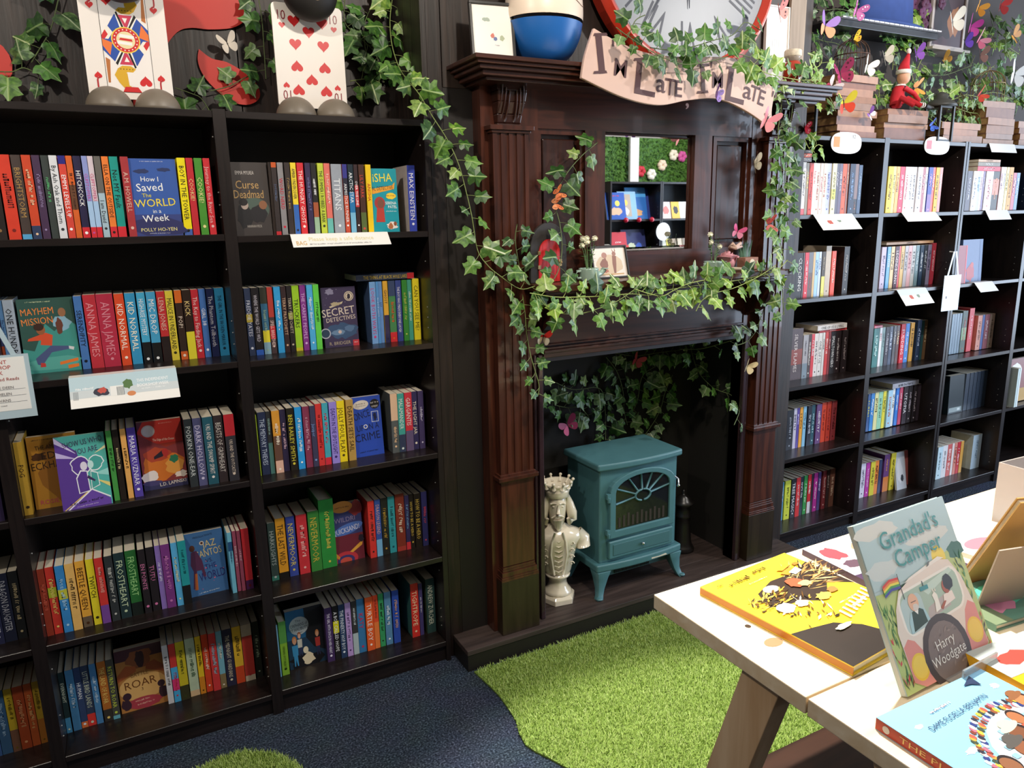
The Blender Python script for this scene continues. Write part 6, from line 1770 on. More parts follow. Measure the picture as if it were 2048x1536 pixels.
RED = 'cf2a2c'
tenops = []
for x, y, fl in ((.30, .84, 0), (.70, .84, 0), (.5, .745, 0), (.30, .62, 0), (.70, .62, 0), (.30, .40, 1), (.70, .40, 1), (.5, .275, 1), (.30, .17, 1), (.70, .17, 1)):
    tenops.append(('h', x, y, .17, RED, bool(fl)))
for x, y, fl in ((.13, .79, 0), (.87, .79, 0), (.13, .215, 1), (.87, .215, 1)):
    tenops.append(('h', x, y, .09, RED, bool(fl)))
tenops += [('t', '10', .13, .885, .09, '8a2430', 0, .11), ('t', '10', .87, .885, .09, '8a2430', 0, .11), ('t', '10', .13, .12, .09, '8a2430', 180, .11), ('t', '10', .87, .12, .09, '8a2430', 180, .11)]
card_figure(.562, 2.262, tenops, 'ten of hearts card figure with round feet on the bookcase')
Y1, BL, GO, BK = 'd8a82c', '2c50a4', 'e8c850', '1c1818'
jops = [('r', .22, .06, .78, 1.0, '2a2624'), ('r', .226, .065, .774, 1.0, 'efe8e2'), ('h', .13, .80, .09, RED, False), ('h', .87, .80, .09, RED, False), ('h', .13, .20, .09, RED, True), ('h', .87, .20, .09, RED, True), ('t', 'J', .13, .90, .10, 'b02a30'), ('t', 'J', .87, .90, .10, 'b02a30'), ('t', 'J', .13, .105, .10, 'b02a30', 180), ('t', 'J', .87, .105, .10, 'b02a30', 180),
        ('h', .32, .86, .15, RED, False), ('h', .68, .16, .15, RED, True)]
for f in (0, 1):
    T = (lambda u, v: (u, v)) if not f else (lambda u, v: (1 - u, 1.04 - v))
    def pp(pts, c):
        jops.append(('p', [T(*p) for p in pts], c))
    pp([(.226, .54), (.40, .74), (.50, .70), (.62, .74), (.774, .62), (.774, .52), (.226, .52)], BL)
    pp([(.226, .56), (.30, .64), (.36, .58), (.30, .52), (.226, .52)], 'f0e8d8')
    pp([(.226, .55), (.27, .60), (.30, .56), (.26, .52), (.226, .52)], RED)
    pp([(.70, .66), (.774, .58), (.774, .52), (.66, .55)], 'e87838')
    pp([(.40, .76), (.44, .78), (.53, .58), (.50, .53), (.47, .56)], 'f0ece4')
    pp([(.41, .755), (.43, .765), (.515, .585), (.50, .56)], BK)
    pp([(.66, .72), (.62, .76), (.50, .58), (.50, .54), (.54, .56)], 'f0ece4')
    pp([(.65, .725), (.63, .745), (.515, .585), (.51, .56)], BK)
    pp([(.44, .735), (.60, .735), (.515, .61)], 'c83a54')
    pp([(.485, .71), (.545, .71), (.515, .665)], 'f0ece4')
    pp([(.42, .77), (.48, .745), (.58, .745), (.64, .775), (.60, .81), (.46, .80)], Y1)
    pp([(.53, .81), (.64, .78), (.68, .83), (.63, .90), (.55, .97), (.50, .93)], Y1)
    pp([(.42, .80), (.53, .80), (.52, .92), (.44, .93), (.41, .86)], 'efe8e2')
    pp([(.71, .70), (.76, .68), (.76, .90), (.735, .90)], 'b8703a')
    for k in range(5):
        jops.append(('c', *T(.46 + .035 * k, .775), .006, BK))
jops += [('e', .5, .52, .17, .115, GO), ('e', .5, .52, .155, .105, RED), ('e', .5, .52, .11, .075, 'e8d8a8')]
for k in range(18):
    a = 2 * math.pi * k / 18
    jops.append(('c', .5 + .133 * math.cos(a), .52 + .09 * math.sin(a), .008, 'f4ece0'))
jops += [('p', [(.42, .545), (.60, .535), (.60, .56), (.44, .572)], 'f4f0ea'), ('p', [(.40, .485), (.57, .475), (.57, .50), (.40, .512)], 'f4f0ea'), ('p', [(.42, .52), (.58, .51), (.57, .53), (.44, .538)], RED), ('p', [(.40, .065), (.62, .065), (.58, .11), (.43, .11)], RED)]
card_figure(.093, 2.262, jops, 'jack of hearts card figure with round feet on the bookcase', face=False)

# red wall cut-outs
big = [(.10, 1.84), (.148, 1.90), (.165, 1.945), (.19, 1.99), (.235, 2.045), (.275, 2.06), (.32, 2.06), (.385, 2.07), (.425, 2.095), (.44, 2.13), (.445, 2.19), (.43, 2.26), (.38, 2.34), (.28, 2.38), (.18, 2.35), (.10, 2.28)]
o_ = [(p[0] - .27, p[1] - 2.1) for p in ease([(a, b, 0) for a, b in big], 4)]
tag(MB().prism(o_, 0, .006).obj('wall_cutout', mat('c22a1e', .5)), 'large red wavy cut-out on dark planks behind jack card', 'wall decoration').location = (.27, 2.447, 2.1)
pet = [(.268, 2.005), (.262, 1.975), (.27, 1.94), (.295, 1.905), (.34, 1.868), (.385, 1.858), (.42, 1.873), (.428, 1.90), (.41, 1.935), (.38, 1.955), (.34, 1.975), (.30, 1.982), (.268, 2.005)]
o_ = [(p[0] - .34, p[1] - 1.93) for p in ease([(a, b, 0) for a, b in pet], 4)][:-1]
tag(MB().prism(o_, 0, .006).obj('wall_cutout', mat('c22a1e', .5)), 'small red petal cut-out below the wavy red cut-out', 'wall decoration').location = (.36, 2.447, 1.93)
tag(MB().prism([(p[0], p[1]) for p in circ(0, 0, .05, .06, 16)], 0, .006).obj('wall_cutout', mat('c22a1e', .5)), 'red cut-out fragment at end of planked wall by jack ivy', 'wall decoration').location = (-.225, 2.447, 1.93)


# ---------------------------------------------------------------- butterflies
def butterfly(loc, size, c1, c2, label, rot=(0, 0, 0), fold=35, spots=None, tail=False):
    root = thing('butterfly', label, 'butterfly', loc, tuple(math.radians(a) for a in rot), 'paper butterflies')
    f = math.radians(fold)
    for s in (-1, 1):
        fore = [(0, .05), (.25, .35), (.62, .62), (.85, .62), (.92, .42), (.72, .12), (.3, 0)]
        hind = [(0, .02), (.3, 0), (.62, -.02), (.74, -.22), (.6, -.5), (.36, -.56 if not tail else -.95), (.1, -.3)]
        mb = MB()
        for pl, m in ((fore, 0), (hind, 1)):
            pts = [(u * size * .62 * math.cos(f) * s, -u * size * .62 * math.sin(f), v * size * .7) for u, v in [tuple(p)[:2] for p in ease([(a, b, 0) for a, b in pl] + [(pl[0][0], pl[0][1], 0)], 3)][:-1]]
            k = len(pts)
            q = [(a, b + .0008, c) for a, b, c in pts]
            mb.add(pts + q, [list(range(k)) if s > 0 else list(range(k - 1, -1, -1)), [2 * k - 1 - i for i in range(k)] if s > 0 else [k + i for i in range(k)]] + [(i, (i + 1) % k, k + (i + 1) % k, k + i) for i in range(k)], m)
        mb.obj('wing', [mat(c1, .5), mat(c2, .5)], root)
        if spots:
            sp = MB()
            for u, v, r_ in ((.55, .42, .07), (.72, .48, .05), (.42, .24, .05), (.5, -.2, .07), (.42, -.38, .05)):
                sp.add([(a * size * .62 * math.cos(f) * s, -a * size * .62 * math.sin(f) - .0007, b * size * .7) for a, b in circ(u, v, r_, n=8)], [list(range(8)) if s > 0 else list(range(7, -1, -1))])
            sp.obj('wing_spots', mat(spots, .5), root)
    MB().tube([(0, 0, -.18 * size), (0, -.004 * size, 0), (0, 0, .16 * size)], [.01 * size, .03 * size, .02 * size], 6).tube([(0, 0, .15 * size), (.06 * size, -.02 * size, .3 * size)], .006 * size, 4).tube([(0, 0, .15 * size), (-.06 * size, -.02 * size, .3 * size)], .006 * size, 4).obj('body', mat('2a2220', .6), root)
    return root


for loc, size, c1, c2, lab, rot, fold, sp in [
        ((.365, 2.425, 2.02), .062, 'ece4d8', 'ece4d8', 'cream swallowtail butterfly above red petal cut-out', (0, -20, 0), 40, None),
        ((1.795, 1.945, 1.892), .055, '5a2c90', '7a50b0', 'small purple butterfly on the lettered banner', (0, 20, 30), 35, '2c1450'),
        ((2.02, 1.94, 1.815), .085, 'e89aa8', 'f0a8b0', 'pink butterfly at the end of the lettered banner', (0, 25, -20), 50, None),
        ((2.137, 2.10, 1.688), .072, 'd8ccb4', 'd0c4a8', 'cream butterfly beside flutes, level with mirror', (0, -25, 20), 30, None),
        ((2.148, 2.095, .923), .065, 'd8c498', 'e0d0a8', 'cream butterfly on the jamb of the fire opening', (0, 25, 0), 40, None),
        ((1.275, 2.085, 1.585), .045, 'd8742c', 'c86428', 'orange butterfly, upper of two on the ivy over narrow panel', (0, 60, 0), 30, '4a2010'),
        ((1.268, 2.085, 1.553), .045, 'cc6a34', 'd88a58', 'orange butterfly, lower of two on the ivy over narrow panel', (0, 80, 0), 30, '5a2814'),
        ((1.519, 2.42, .70), .085, '9a2458', 'd04878', 'magenta butterfly on niche back above the bust', (0, -30, 0), 25, None),
        ((1.864, 2.43, .925), .065, 'c04450', 'b83c4a', 'dull red butterfly on niche back under the frieze', (0, 30, 0), 30, None),
        ((1.195, 2.05, 1.133), .060, 'd82c24', 'f0e4cc', 'red and cream butterfly at the fire opening corner', (0, 10, -20), 45, None),
        ((2.04, 2.07, 1.445), .055, 'd8508a', 'e890b0', 'bright pink butterfly perched over the fabric rose', (0, 20, -25), 35, None),
        ((2.175, 2.045, 1.470), .062, 'b83a24', 'a8301c', 'brick red leaf butterfly on the ivy by the mantel end', (0, 80, 0), 25, '5a140c'),
        ((2.15, 2.03, 2.195), .085, 'e87874', 'f09488', 'salmon butterfly with dark veins on the clock rim', (0, -30, 20), 25, '3a1414'),
        ((2.56, 2.18, 2.218), .10, '9a70c8', 'f0a070', 'violet and orange butterfly beside pale sunlit-plank strip', (0, 10, 0), 25, None),
        ((2.54, 2.30, 2.27), .085, 'e8b048', 'e0a838', 'amber butterfly above violet and orange butterfly', (0, -10, 0), 55, None),
        ((2.913, 2.325, 2.225), .075, 'f0c820', 'e8b018', 'yellow butterfly on the wire birdcage', (0, -70, 20), 45, '4a2c08'),
        ((2.665, 2.18, 2.05), .105, 'a83468', 'b83e6e', 'crimson veined butterfly above black lantern', (0, -20, -15), 40, '601838'),
        ((2.80, 2.262, 1.955), .100, 'e0d038', 'e84a30', 'yellow and red butterfly on the old book stack', (0, -10, -10), 30, None),
        ((2.62, 2.18, 2.0), .070, 'f0e8ec', 'c83858', 'white and red butterfly below crimson butterfly', (0, 40, -30), 40, None),
        ((2.985, 2.272, 1.922), .055, '8a58a8', 'f4eef0', 'lilac and white butterfly on the old books', (0, -50, 0), 30, None),
        ((3.475, 2.42, 2.235), .085, '7a3aa0', '8a4ab0', 'purple butterfly on grey wall behind the red doll', (0, -20, 0), 30, None),
        ((2.491, 2.19, 1.835), .055, 'b82848', 'c83a58', 'crimson butterfly at top corner of the first sunlit bookcase', (0, -10, 0), 50, 'f0d0d8'),
        ((3.365, 2.235, 1.885), .055, '2c50b0', '3a68c8', 'blue butterfly on the shelf edge below the red doll', (0, 60, 0), 30, '141c40'),
        ((2.96, 2.36, 2.355), .090, 'b04a90', 'c060a0', 'mauve butterfly on black keyboard shelf', (0, 20, 0), 30, 'f0d8e8'),
        ((3.617, 2.35, 2.37), .12, 'f0eadc', 'ece4d4', 'large white butterfly on the flower-filled frame', (0, -20, 0), 30, None),
        ((3.745, 2.34, 2.36), .10, 'b82a90', 'c83a9a', 'magenta butterfly on the flower-filled frame', (0, 15, 0), 30, None),
        ((3.84, 2.35, 2.31), .09, 'f0a0b4', 'e87a98', 'pale pink butterfly under the flower-filled frame', (0, 40, 0), 35, None),
        ((3.70, 2.33, 2.28), .08, '5a30a0', '6a3cb0', 'violet butterfly at the foot of the flower-filled frame', (0, -35, 0), 35, None),
        ((3.92, 2.42, 2.48), .09, 'f0a838', 'e89828', 'orange butterfly high on the grey wall', (0, 25, 0), 30, None),
        ((4.10, 2.42, 2.51), .10, 'c83030', 'b82828', 'red butterfly high on the grey wall', (0, 10, 0), 30, None),
        ((4.245, 2.42, 2.38), .085, 'e8a03a', 'd89030', 'amber butterfly on grey wall near wire cage', (0, -60, 0), 30, None),
        ((4.045, 2.28, 2.155), .13, 'f4f2ec', 'f0ede6', 'white butterfly perched on second wire cage', (0, 10, 0), 20, None),
        ((4.01, 2.44, 2.27), .09, '9a6a58', 'a87464', 'brown moth-like butterfly on grey wall', (0, -10, 0), 30, None),
        ((3.72, 2.44, 2.225), .08, 'd8a030', 'c89028', 'golden butterfly below the flower-filled frame', (0, -60, 0), 40, None),
        ((3.325, 2.30, 2.055), .075, 'e89a40', 'd88830', 'orange butterfly behind the red doll shoulder', (0, 75, 0), 30, None),
        ((3.81, 2.30, 2.05), .075, 'd84a30', 'c83e28', 'orange-red butterfly on the small wire cage', (0, 50, 0), 35, None),
        ((3.195, 2.38, 2.19), .085, 'd8d0c0', 'c8c0b0', 'grey-white butterfly on grey wall by birdcage', (0, -25, 0), 35, None),
        ((2.98, 2.30, 2.12), .085, 'f0e8dc', 'ece2d4', 'cream butterfly inside the wire birdcage', (0, 15, 0), 30, None)]:
    butterfly(loc, size, c1, c2, lab, rot, fold, sp)


# ---------------------------------------------------------------- decorations on the sunlit bookcases
OLD = ['9a6a4a', 'a8785a', '8a5a40', 'b0846a', '7a5240', 'a87a58', '94705a']


def old_stack(x0, x1, y, z, ths, seed, where):
    r = random.Random(seed)
    for k, th in enumerate(ths):
        a = x0 + r.uniform(-.015, .02); b = x1 + r.uniform(-.03, .01)
        pos = 'lowest' if k == 0 else ('uppermost' if k == len(ths) - 1 else ORD[k] + ' from bottom')
        lying_book(a, b, y + r.uniform(-.012, .012), z, th - .0006, OLD[(k + seed) % 7], 'd8c090', '', f'worn brown old book lying {pos} {where}', depth=r.uniform(.16, .19), pages=PAGES_OLD, name='old_book', group='old books stacked on the sunlit bookcases', rot=r.uniform(-.05, .05))
        z += th
    return z


za = old_stack(2.80, 3.06, 2.30, 1.8215, [.030, .026, .034, .028, .030, .026, .032, .026, .030], 2, 'in the stack under the birdcage')
zb = old_stack(3.105, 3.395, 2.275, 1.8215, [.052, .022, .034, .026], 4, 'in the pile under the red doll')
zc = old_stack(3.88, 4.16, 2.30, 1.8215, [.030, .026, .040, .034, .050, .030], 5, 'in the stack under the second wire cage')
old_stack(3.54, 3.84, 2.29, 1.8215, [.036, .030, .030], 6, 'in the pile under the small wire cage')
old_stack(4.20, 4.45, 2.30, 1.8215, [.034, .030, .028, .034], 7, 'in the end stack beyond second wire cage')


def cage(x, y, z, r_, h_, label, col='5a4034', n=16):
    root = thing('wire_birdcage', label, 'birdcage', (x, y, z))
    W = mat(col, .45, metal=.5)
    hb = h_ * .58
    bar = MB().tube([(r_, 0, 0), (r_, 0, hb)] + [(r_ * math.cos(t), 0, hb + (h_ - hb) * math.sin(t)) for t in [i * math.pi / 2 / 6 for i in range(1, 7)]], .0016, 5).mesh('bar', W)
    for k in range(n):
        link_obj('bar', bar, root, Matrix.Rotation(2 * math.pi * k / n, 4, 'Z'))
    for zz in (.002, hb):
        MB().tube([(r_ * math.cos(2 * math.pi * k / 28), r_ * math.sin(2 * math.pi * k / 28), zz) for k in range(28)], .0026, 5, closed=True).obj('hoop', W, root)
    MB().lathe([(r_, 0), (r_, .004)], 28).obj('cage_floor', W, root)
    MB().tube([(.009 * math.cos(a), 0, h_ + .009 + .009 * math.sin(a)) for a in [2 * math.pi * k / 14 for k in range(14)]], .0016, 5, closed=True).obj('hanging_ring', W, root)
    return root


cage(2.985, 2.385, za + .001, .072, .165, 'brown wire birdcage on the tall old book stack')
cage(3.72, 2.385, 1.9185, .065, .16, 'small bronze wire cage wrapped in ivy', '6a5a40')
cage(4.03, 2.395, zc + .001, .075, .16, 'gilt wire cage on the far old book stack', 'b09468')

# seated felt doll
dl = thing('felt_doll', 'red felt doll in pointed hat seated on the old books', 'doll', (3.19, 2.30, zb + .001))
FR = mat('c41f2c', .8, var=.08, scale=60); FW = mat('efe8e0', .85); SKN = mat('e0a888', .6)
MB().tube([(0, 0, .012), (.012, .004, .05), (.022, .006, .085), (.026, .004, .105)], [.026, .030, .026, .014], 12).obj('body', FR, dl)
MB().ball((.034, -.004, .135), .028, 16, sz=1.1).obj('head', SKN, dl)
MB().lathe([(.029, 0), (.032, .004), (.031, .016), (.027, .018)], 18, (.033, -.002, .150)).obj('hat_brim', FW, dl)
MB().tube([(.033, -.002, .160), (.040, 0, .19), (.054, 0, .22), (.060, 0, .24)], [.027, .020, .011, .005], 12).obj('hat', FR, dl)
MB().ball((.060, 0, .248), .010, 10, sz=1.3).obj('hat_tip', FW, dl)
MB().lathe([(.024, 0), (.020, .006), (.012, .008)], 8, (.026, .002, .100), smooth=False).obj('collar', FW, dl)
for s in (-1, 1):
    MB().tube([(.02, s * .024, .088), (.050, s * .03 - .02, .062), (.085, s * .026 - .03, .032)], [.011, .010, .008], 10).obj('arm', FR, dl)
    MB().tube([(.0, s * .014, .012), (-.03 + .05 * (s > 0), -.045, .04), (.02 + .05 * (s > 0), -.075, .008)], [.014, .012, .010], 10).obj('leg', FR, dl)
for k in range(5):
    MB().tube([(.055 + .012 * k, -.055 - .002 * k, .018 - .001 * k), (.060 + .012 * k, -.055 - .002 * k, .018 - .001 * k)], .0115, 10).obj('striped_cuff', FW, dl)
MB().tube([(.118, -.066, .010), (.14, -.07, .004), (.16, -.075, .003)], [.010, .010, .006], 10).obj('shoe', mat('2a2624', .6), dl)

# black lanterns
def lantern(x, y, z, w_, h_, label, roof=True, pebbles=False):
    root = thing('lantern', label, 'lantern', (x, y, z))
    K = mat('24211f', .45)
    for a in (-1, 1):
        for b in (-1, 1):
            MB().box(a * w_ / 2 - .005, a * w_ / 2 + .005, b * w_ * .35 - .005, b * w_ * .35 + .005, 0, h_).obj('post', K, root)
    for zz in (0, h_ - .008):
        MB().box(-w_ / 2, w_ / 2, -w_ * .35, w_ * .35, zz, zz + .008).obj('plate', K, root)
    if roof:
        MB().lathe([(w_ * .72, 0), (w_ * .66, .012), (w_ * .4, .03), (w_ * .3, .034), (w_ * .3, .05), (w_ * .2, .06), (w_ * .05, .066)], 24, (0, 0, h_)).obj('roof', mat('3a3a36', .5), root)
    if pebbles:
        for k in range(9):
            q = random.Random(k)
            MB().ball((q.uniform(-.4, .4) * w_, q.uniform(-.2, .2) * w_, .022 + .012 * (k % 3)), q.uniform(.012, .02), 10, sz=.7).obj('white_pebble', mat('f0ede6', .6), root)
    return root


lantern(3.475, 2.275, 1.8215, .10, .155, 'black candle lantern with domed roof beside the red doll')
lantern(2.585, 2.345, 1.8215, .165, .155, 'black open lantern of white pebbles by the fireplace end', roof=False, pebbles=True)
# black keyboard shelf, blue hat and flower frame on the grey wall
kb = thing('keyboard_shelf', 'black wall shelf edged with white piano keys under ivy', 'shelf', (3.25, 2.545, 2.30), (0, 0, 0))
MB().box(-.36, .34, -.15, 0, 0, .03).obj('shelf_board', mat('1c1a1c', .4), kb, .003)
for k in range(20):
    MB().box(-.35 + k * .0345, -.35 + k * .0345 + .030, -.168, -.05, .030, .036).obj('white_key', mat('e8e8ec', .3), kb)
hb_ = thing('blue_hat', 'blue felt hat on the keyboard shelf', 'hat', (3.27, 2.45, 2.337))
MB().lathe([(.27, 0), (.28, .006), (.26, .014), (.19, .018), (.18, .12), (.17, .2), (.14, .21)], 32, sy=.28).obj('hat_body', mat('2c4684', .75, var=.1, scale=20), hb_)
ff = picture_frame(3.755, 2.455, 2.283, .27, .26, [('r', 0, 0, 1, 1, '4a3036'), ('p', blob(.35, .5, .3, .4, 3), '2a1c20'), ('p', blob(.7, .5, .2, .3, 4), 'a86a3c')], 'white frame with dark picture and butterflies on grey wall', 0, 0, frame='c8bcb4', border=.016)
lb = thing('wall_bracket', 'small pale ledge under the white flower frame', 'shelf', (3.75, 2.545, 2.27))
MB().box(-.15, .15, -.12, 0, 0, .012).obj('ledge', mat('b8aca0', .6), lb)
fl = thing('silk_flowers', 'deep purple silk flowers beside the white frame on wall', 'flowers', (3.58, 2.47, 2.36))
for k in range(16):
    q = random.Random(k)
    c = (q.uniform(-.09, .09), q.uniform(-.03, .02), q.uniform(.0, .16))
    mb = MB()
    for j in range(5):
        a = 2 * math.pi * j / 5 + k
        mb.ball((c[0] + .015 * math.cos(a), c[1], c[2] + .015 * math.sin(a)), .014, 8, sy=.4)
    mb.obj('blossom', mat('5a2c48' if k % 2 else '6a3a60', .7), fl)


# ---------------------------------------------------------------- shelf signs and tags
def shelf_sign(x, yf, z, w_, h_, tilt, ops, label, paper='f6f4ee', glow=False):
    """card hooked over a shelf edge: short tongue on the shelf, face hanging forward"""
    root = thing('shelf_sign', label, 'sign', (x, yf - .003, z + .0012))
    MB().box(-w_ / 2, w_ / 2, 0, .035, -.0006, 0).obj('tongue', mat(paper, .3), root)
    M = Matrix.Rotation(math.radians(tilt), 4, 'X')
    MB().box(-w_ / 2, w_ / 2, 0, .0008, -h_, 0, M=M).obj('sign_face', mat(paper, .25, coat=.3), root)
    if ops:
        art(root, ops, w_, h_, 'sign_print', -.0003, M @ Matrix.Translation((0, 0, -h_)), .3)
    return root


shelf_sign(.587, 2.17, 1.477, .285, .048, -42, [('t', 'BAG', .09, .30, .32, 'd0a040', 0, .1), ('t', 'Please keep a safe distance', .50, .58, .30, 'e0d49a', 0, .66), ('s', 46, .48, .20, .16, 'a0a0a0')], 'white shelf sign asking for distance, below top shelf under ten card')
shelf_sign(-.014, 2.17, 1.132, .252, .092, -42, [('r', 0, .55, 1, 1, 'bcd4dc'), ('r', 0, .30, 1, .55, 'd0d8da'), ('r', .36, .28, .48, .6, 'f0f0ec'), ('p', blob(.28, .45, .07, .14, 3), '3a3a48'), ('p', blob(.29, .5, .04, .1, 4), 'c8564a'), ('p', blob(.52, .62, .045, .16, 5), '5a7a4a'), ('e', .55, .3, .04, .08, 'd88a58'), ('t', 'THIS INDEPENDENT', .76, .70, .10, 'ffffff', 0, .3), ('t', 'BOOKSHOP WEEK', .76, .54, .10, 'ffffff', 0, .3), ('s', 18, .76, .42, .06, 'f4f8f8'), ('s', 9, .13, .6, .1, 'ffffff')] + [('r', .03 + .012 * k, .26, .036 + .012 * k, .52, '8a9298') for k in range(4)] + [('r', .42 + .012 * k, .28, .426 + .012 * k, .56, '6a7278') for k in range(6)], 'illustrated bookshop week sign on second shelf under jack card')
shelf_sign(2.76, 2.246, 1.500, .245, .088, -42, [('p', blob(.3, .5, .06, .15, 3), 'c86a60'), ('p', blob(.55, .6, .05, .14, 4), '8a9a8a'), ('r', 0, .6, 1, 1, 'dce8ec')], 'illustrated white sign below top shelf, bookcase touching fireplace')
shelf_sign(3.345, 2.246, 1.500, .25, .055, -42, [], 'blank white sign below top shelf, second sunlit bookcase')
shelf_sign(3.965, 2.246, 1.502, .19, .055, -30, [], 'blank white sign below top shelf, third sunlit bookcase')
shelf_sign(3.345, 2.246, 1.143, .215, .088, -38, [('p', blob(.35, .5, .06, .15, 3), 'c86a60'), ('p', blob(.6, .55, .05, .14, 4), '8a9a8a'), ('r', 0, .62, 1, 1, 'd4e4ec')], 'illustrated white sign below second shelf, second sunlit bookcase')
shelf_sign(3.925, 2.246, 1.143, .155, .060, -40, [], 'blank white sign below second shelf, third sunlit bookcase')
shelf_sign(3.945, 2.246, 1.821, .215, .046, -22, [], 'blank white sign on top edge of third sunlit bookcase')


def oval_tag(x, z, w_, h_, c, label, num=None):
    root = thing('oval_tag', label, 'tag', (x, 2.242, z))
    MB().prism([(w_ / 2 * math.copysign(abs(math.cos(a)) ** .7, math.cos(a)), h_ / 2 * math.copysign(abs(math.sin(a)) ** .8, math.sin(a))) for a in [2 * math.pi * k / 36 for k in range(36)]], 0, .002).obj('tag_plate', mat('faf8f4', .3), root)
    MB().poly([(-w_ * .42, -h_ * .2), (-w_ * .22, -h_ * .2), (-w_ * .22, h_ * .28), (-w_ * .42, h_ * .28)], -.0005).obj('sticker', mat(c, .5), root)
    if num:
        vs, fs, tw = text_geo(num, 2)
        MB().add([(w_ * .2 + u * .022, -.0006, h_ * .22 + v * .022) for u, v in vs], fs).obj('number', mat('404048', .5), root)


oval_tag(2.812, 1.795, .19, .088, 'e0904c', 'white oval tag numbered twelve with orange sticker on bookcase top', '12')
oval_tag(3.432, 1.800, .185, .080, 'd87078', 'white oval tag with pink sticker on second sunlit bookcase top')


def bag_tag(x, y, z, w_, h_, label, ops, strap_h, paper='f4f2ec', edge='b8ccd4'):
    root = thing('hanging_tag', label, 'tag', (x, y, z))
    MB().box(-w_ / 2, w_ / 2, 0, .002, 0, h_).obj('plastic_sleeve', mat(edge, .2, .6), root)
    MB().box(-w_ / 2 + .01, w_ / 2 - .01, -.0006, 0, .02, h_ - .006).obj('paper_insert', mat(paper, .5), root)
    art(root, ops, w_ - .02, h_ - .026, 'tag_print', -.0012, Matrix.Translation((0, 0, .02)))
    s = MB()
    pts = [(-w_ * .3, .001, h_), (-.008, .001, h_ + strap_h), (.008, .001, h_ + strap_h), (w_ * .3, .001, h_)]
    for a, b in ((0, 1), (2, 3)):
        p, q = Vector(pts[a]), Vector(pts[b])
        s.add([p + Vector((-.006, 0, 0)), p + Vector((.006, 0, 0)), q + Vector((.006, 0, 0)), q + Vector((-.006, 0, 0)), p + Vector((-.006, .001, 0)), p + Vector((.006, .001, 0)), q + Vector((.006, .001, 0)), q + Vector((-.006, .001, 0))], [(0, 1, 2, 3), (4, 7, 6, 5), (0, 3, 7, 4), (1, 5, 6, 2), (3, 2, 6, 7)])
    s.obj('strap', mat(edge, .3), root)
    MB().tube([(0, .001, h_ + strap_h - .004), (0, .03, h_ + strap_h - .002)], .003, 6).obj('hook', mat('c8c8c8', .3), root)
    return root


bag_tag(-.29, 2.142, 1.052, .15, .158, 'hanging tag listing recommended reads, in clear sleeve by jack card bookcase', [('t', 'STUDENT', .5, .92, .07, 'c0504a', 0, .6), ('t', 'BOOKSHOP', .5, .82, .07, 'c0504a', 0, .7), ('t', 'WEEK', .5, .72, .07, 'c0504a', 0, .4), ('t', 'Recommended Reads', .5, .60, .06, 'a84038', 0, .92), ('t', 'SOPHIE DEEN', .55, .44, .05, '70686a', 0, .6), ('r', .05, .40, .95, .405, '909090'), ('t', 'UP  HELEN', .55, .32, .05, '70686a', 0, .6), ('r', .05, .28, .95, .285, '909090'), ('t', 'MAZ EVANS', .5, .20, .05, '70686a', 0, .6), ('r', .05, .16, .95, .165, '909090'), ('s', 12, .5, .1, .04, '8a8688')], .11)
bag_tag(3.635, 2.225, 1.02, .135, .175, 'plain white hanging tag on divider of sunlit bookcases', [('s', 10, .5, .9, .03, 'c8c8cc'), ('r', .12, .28, .2, .36, '505058')], .115, edge='c8d8e4')

# ---------------------------------------------------------------- opposite wall, seen in the mirror
for xx, lab in ((4.65, 'bookcase with picture books opposite the fireplace, daylight coloured into its back'), (5.245, 'bookcase with board books opposite the fireplace, daylight coloured into its back')):
    rt_ = bookcase(0, 0, [1.82, 1.48, 1.13, .76, .41, .07], lab, back=mat('3c4650', .5))  # blue-grey back colour stands in for window daylight on the interior
    rt_.location = (xx, -1.40, 0); rt_.rotation_euler = (0, 0, math.pi)


def opp_book(x, z, w_, h_, c, ops, label, y=-1.47):
    root = face_book(-w_ / 2, w_ / 2, 0, 0, h_, .012, c, ops, label, 12, name='picture_book', group='picture books opposite the fireplace')
    root.location = (x, y, z); root.rotation_euler = (-math.radians(12), 0, math.pi)


opp_book(4.15, 1.4815, .22, .25, '2c58b0', [('c', .4, .6, .12, 'f0e060'), ('p', blob(.5, .3, .3, .15, 3), 'd8b090'), ('s', 8, .5, .88, .08, 'd84050')], 'blue picture book with yellow sun opposite the fireplace', -1.42)
opp_book(4.30, 1.4815, .21, .26, '8ab4d8', [('r', .3, .1, .9, .9, 'b0a090'), ('c', .6, .6, .13, 'f0c858'), ('p', blob(.6, .3, .15, .15, 4), 'f4f0e8')], 'pale blue picture book opposite the fireplace', -1.44)
opp_book(4.45, 1.4815, .24, .30, '2c6ab8', [('r', 0, .7, 1, 1, '4a9ad8'), ('s', 10, .45, .88, .07, '202c60'), ('c', .75, .6, .1, '202c50'), ('p', blob(.5, .2, .3, .12, 5), 'd8a068')], 'bright blue picture book opposite the fireplace', -1.50)
opp_book(4.57, 1.4815, .15, .29, '2a3a80', [('c', .4, .6, .1, '141c40')], 'navy picture book opposite the fireplace', -1.54)
opp_book(4.20, 1.1315, .20, .24, 'c83a44', [('s', 6, .5, .6, .1, 'f4e0e0')], 'red picture book on lower shelf opposite the fireplace', -1.44)
opp_book(4.42, 1.1315, .28, .26, '32386a', [('p', blob(.3, .4, .12, .1, 6), '3a60c8'), ('p', blob(.6, .4, .15, .12, 7), 'd0d8b8'), ('p', blob(.8, .35, .1, .1, 8), 'd84030')], 'dark blue picture book on lower shelf opposite the fireplace', -1.49)
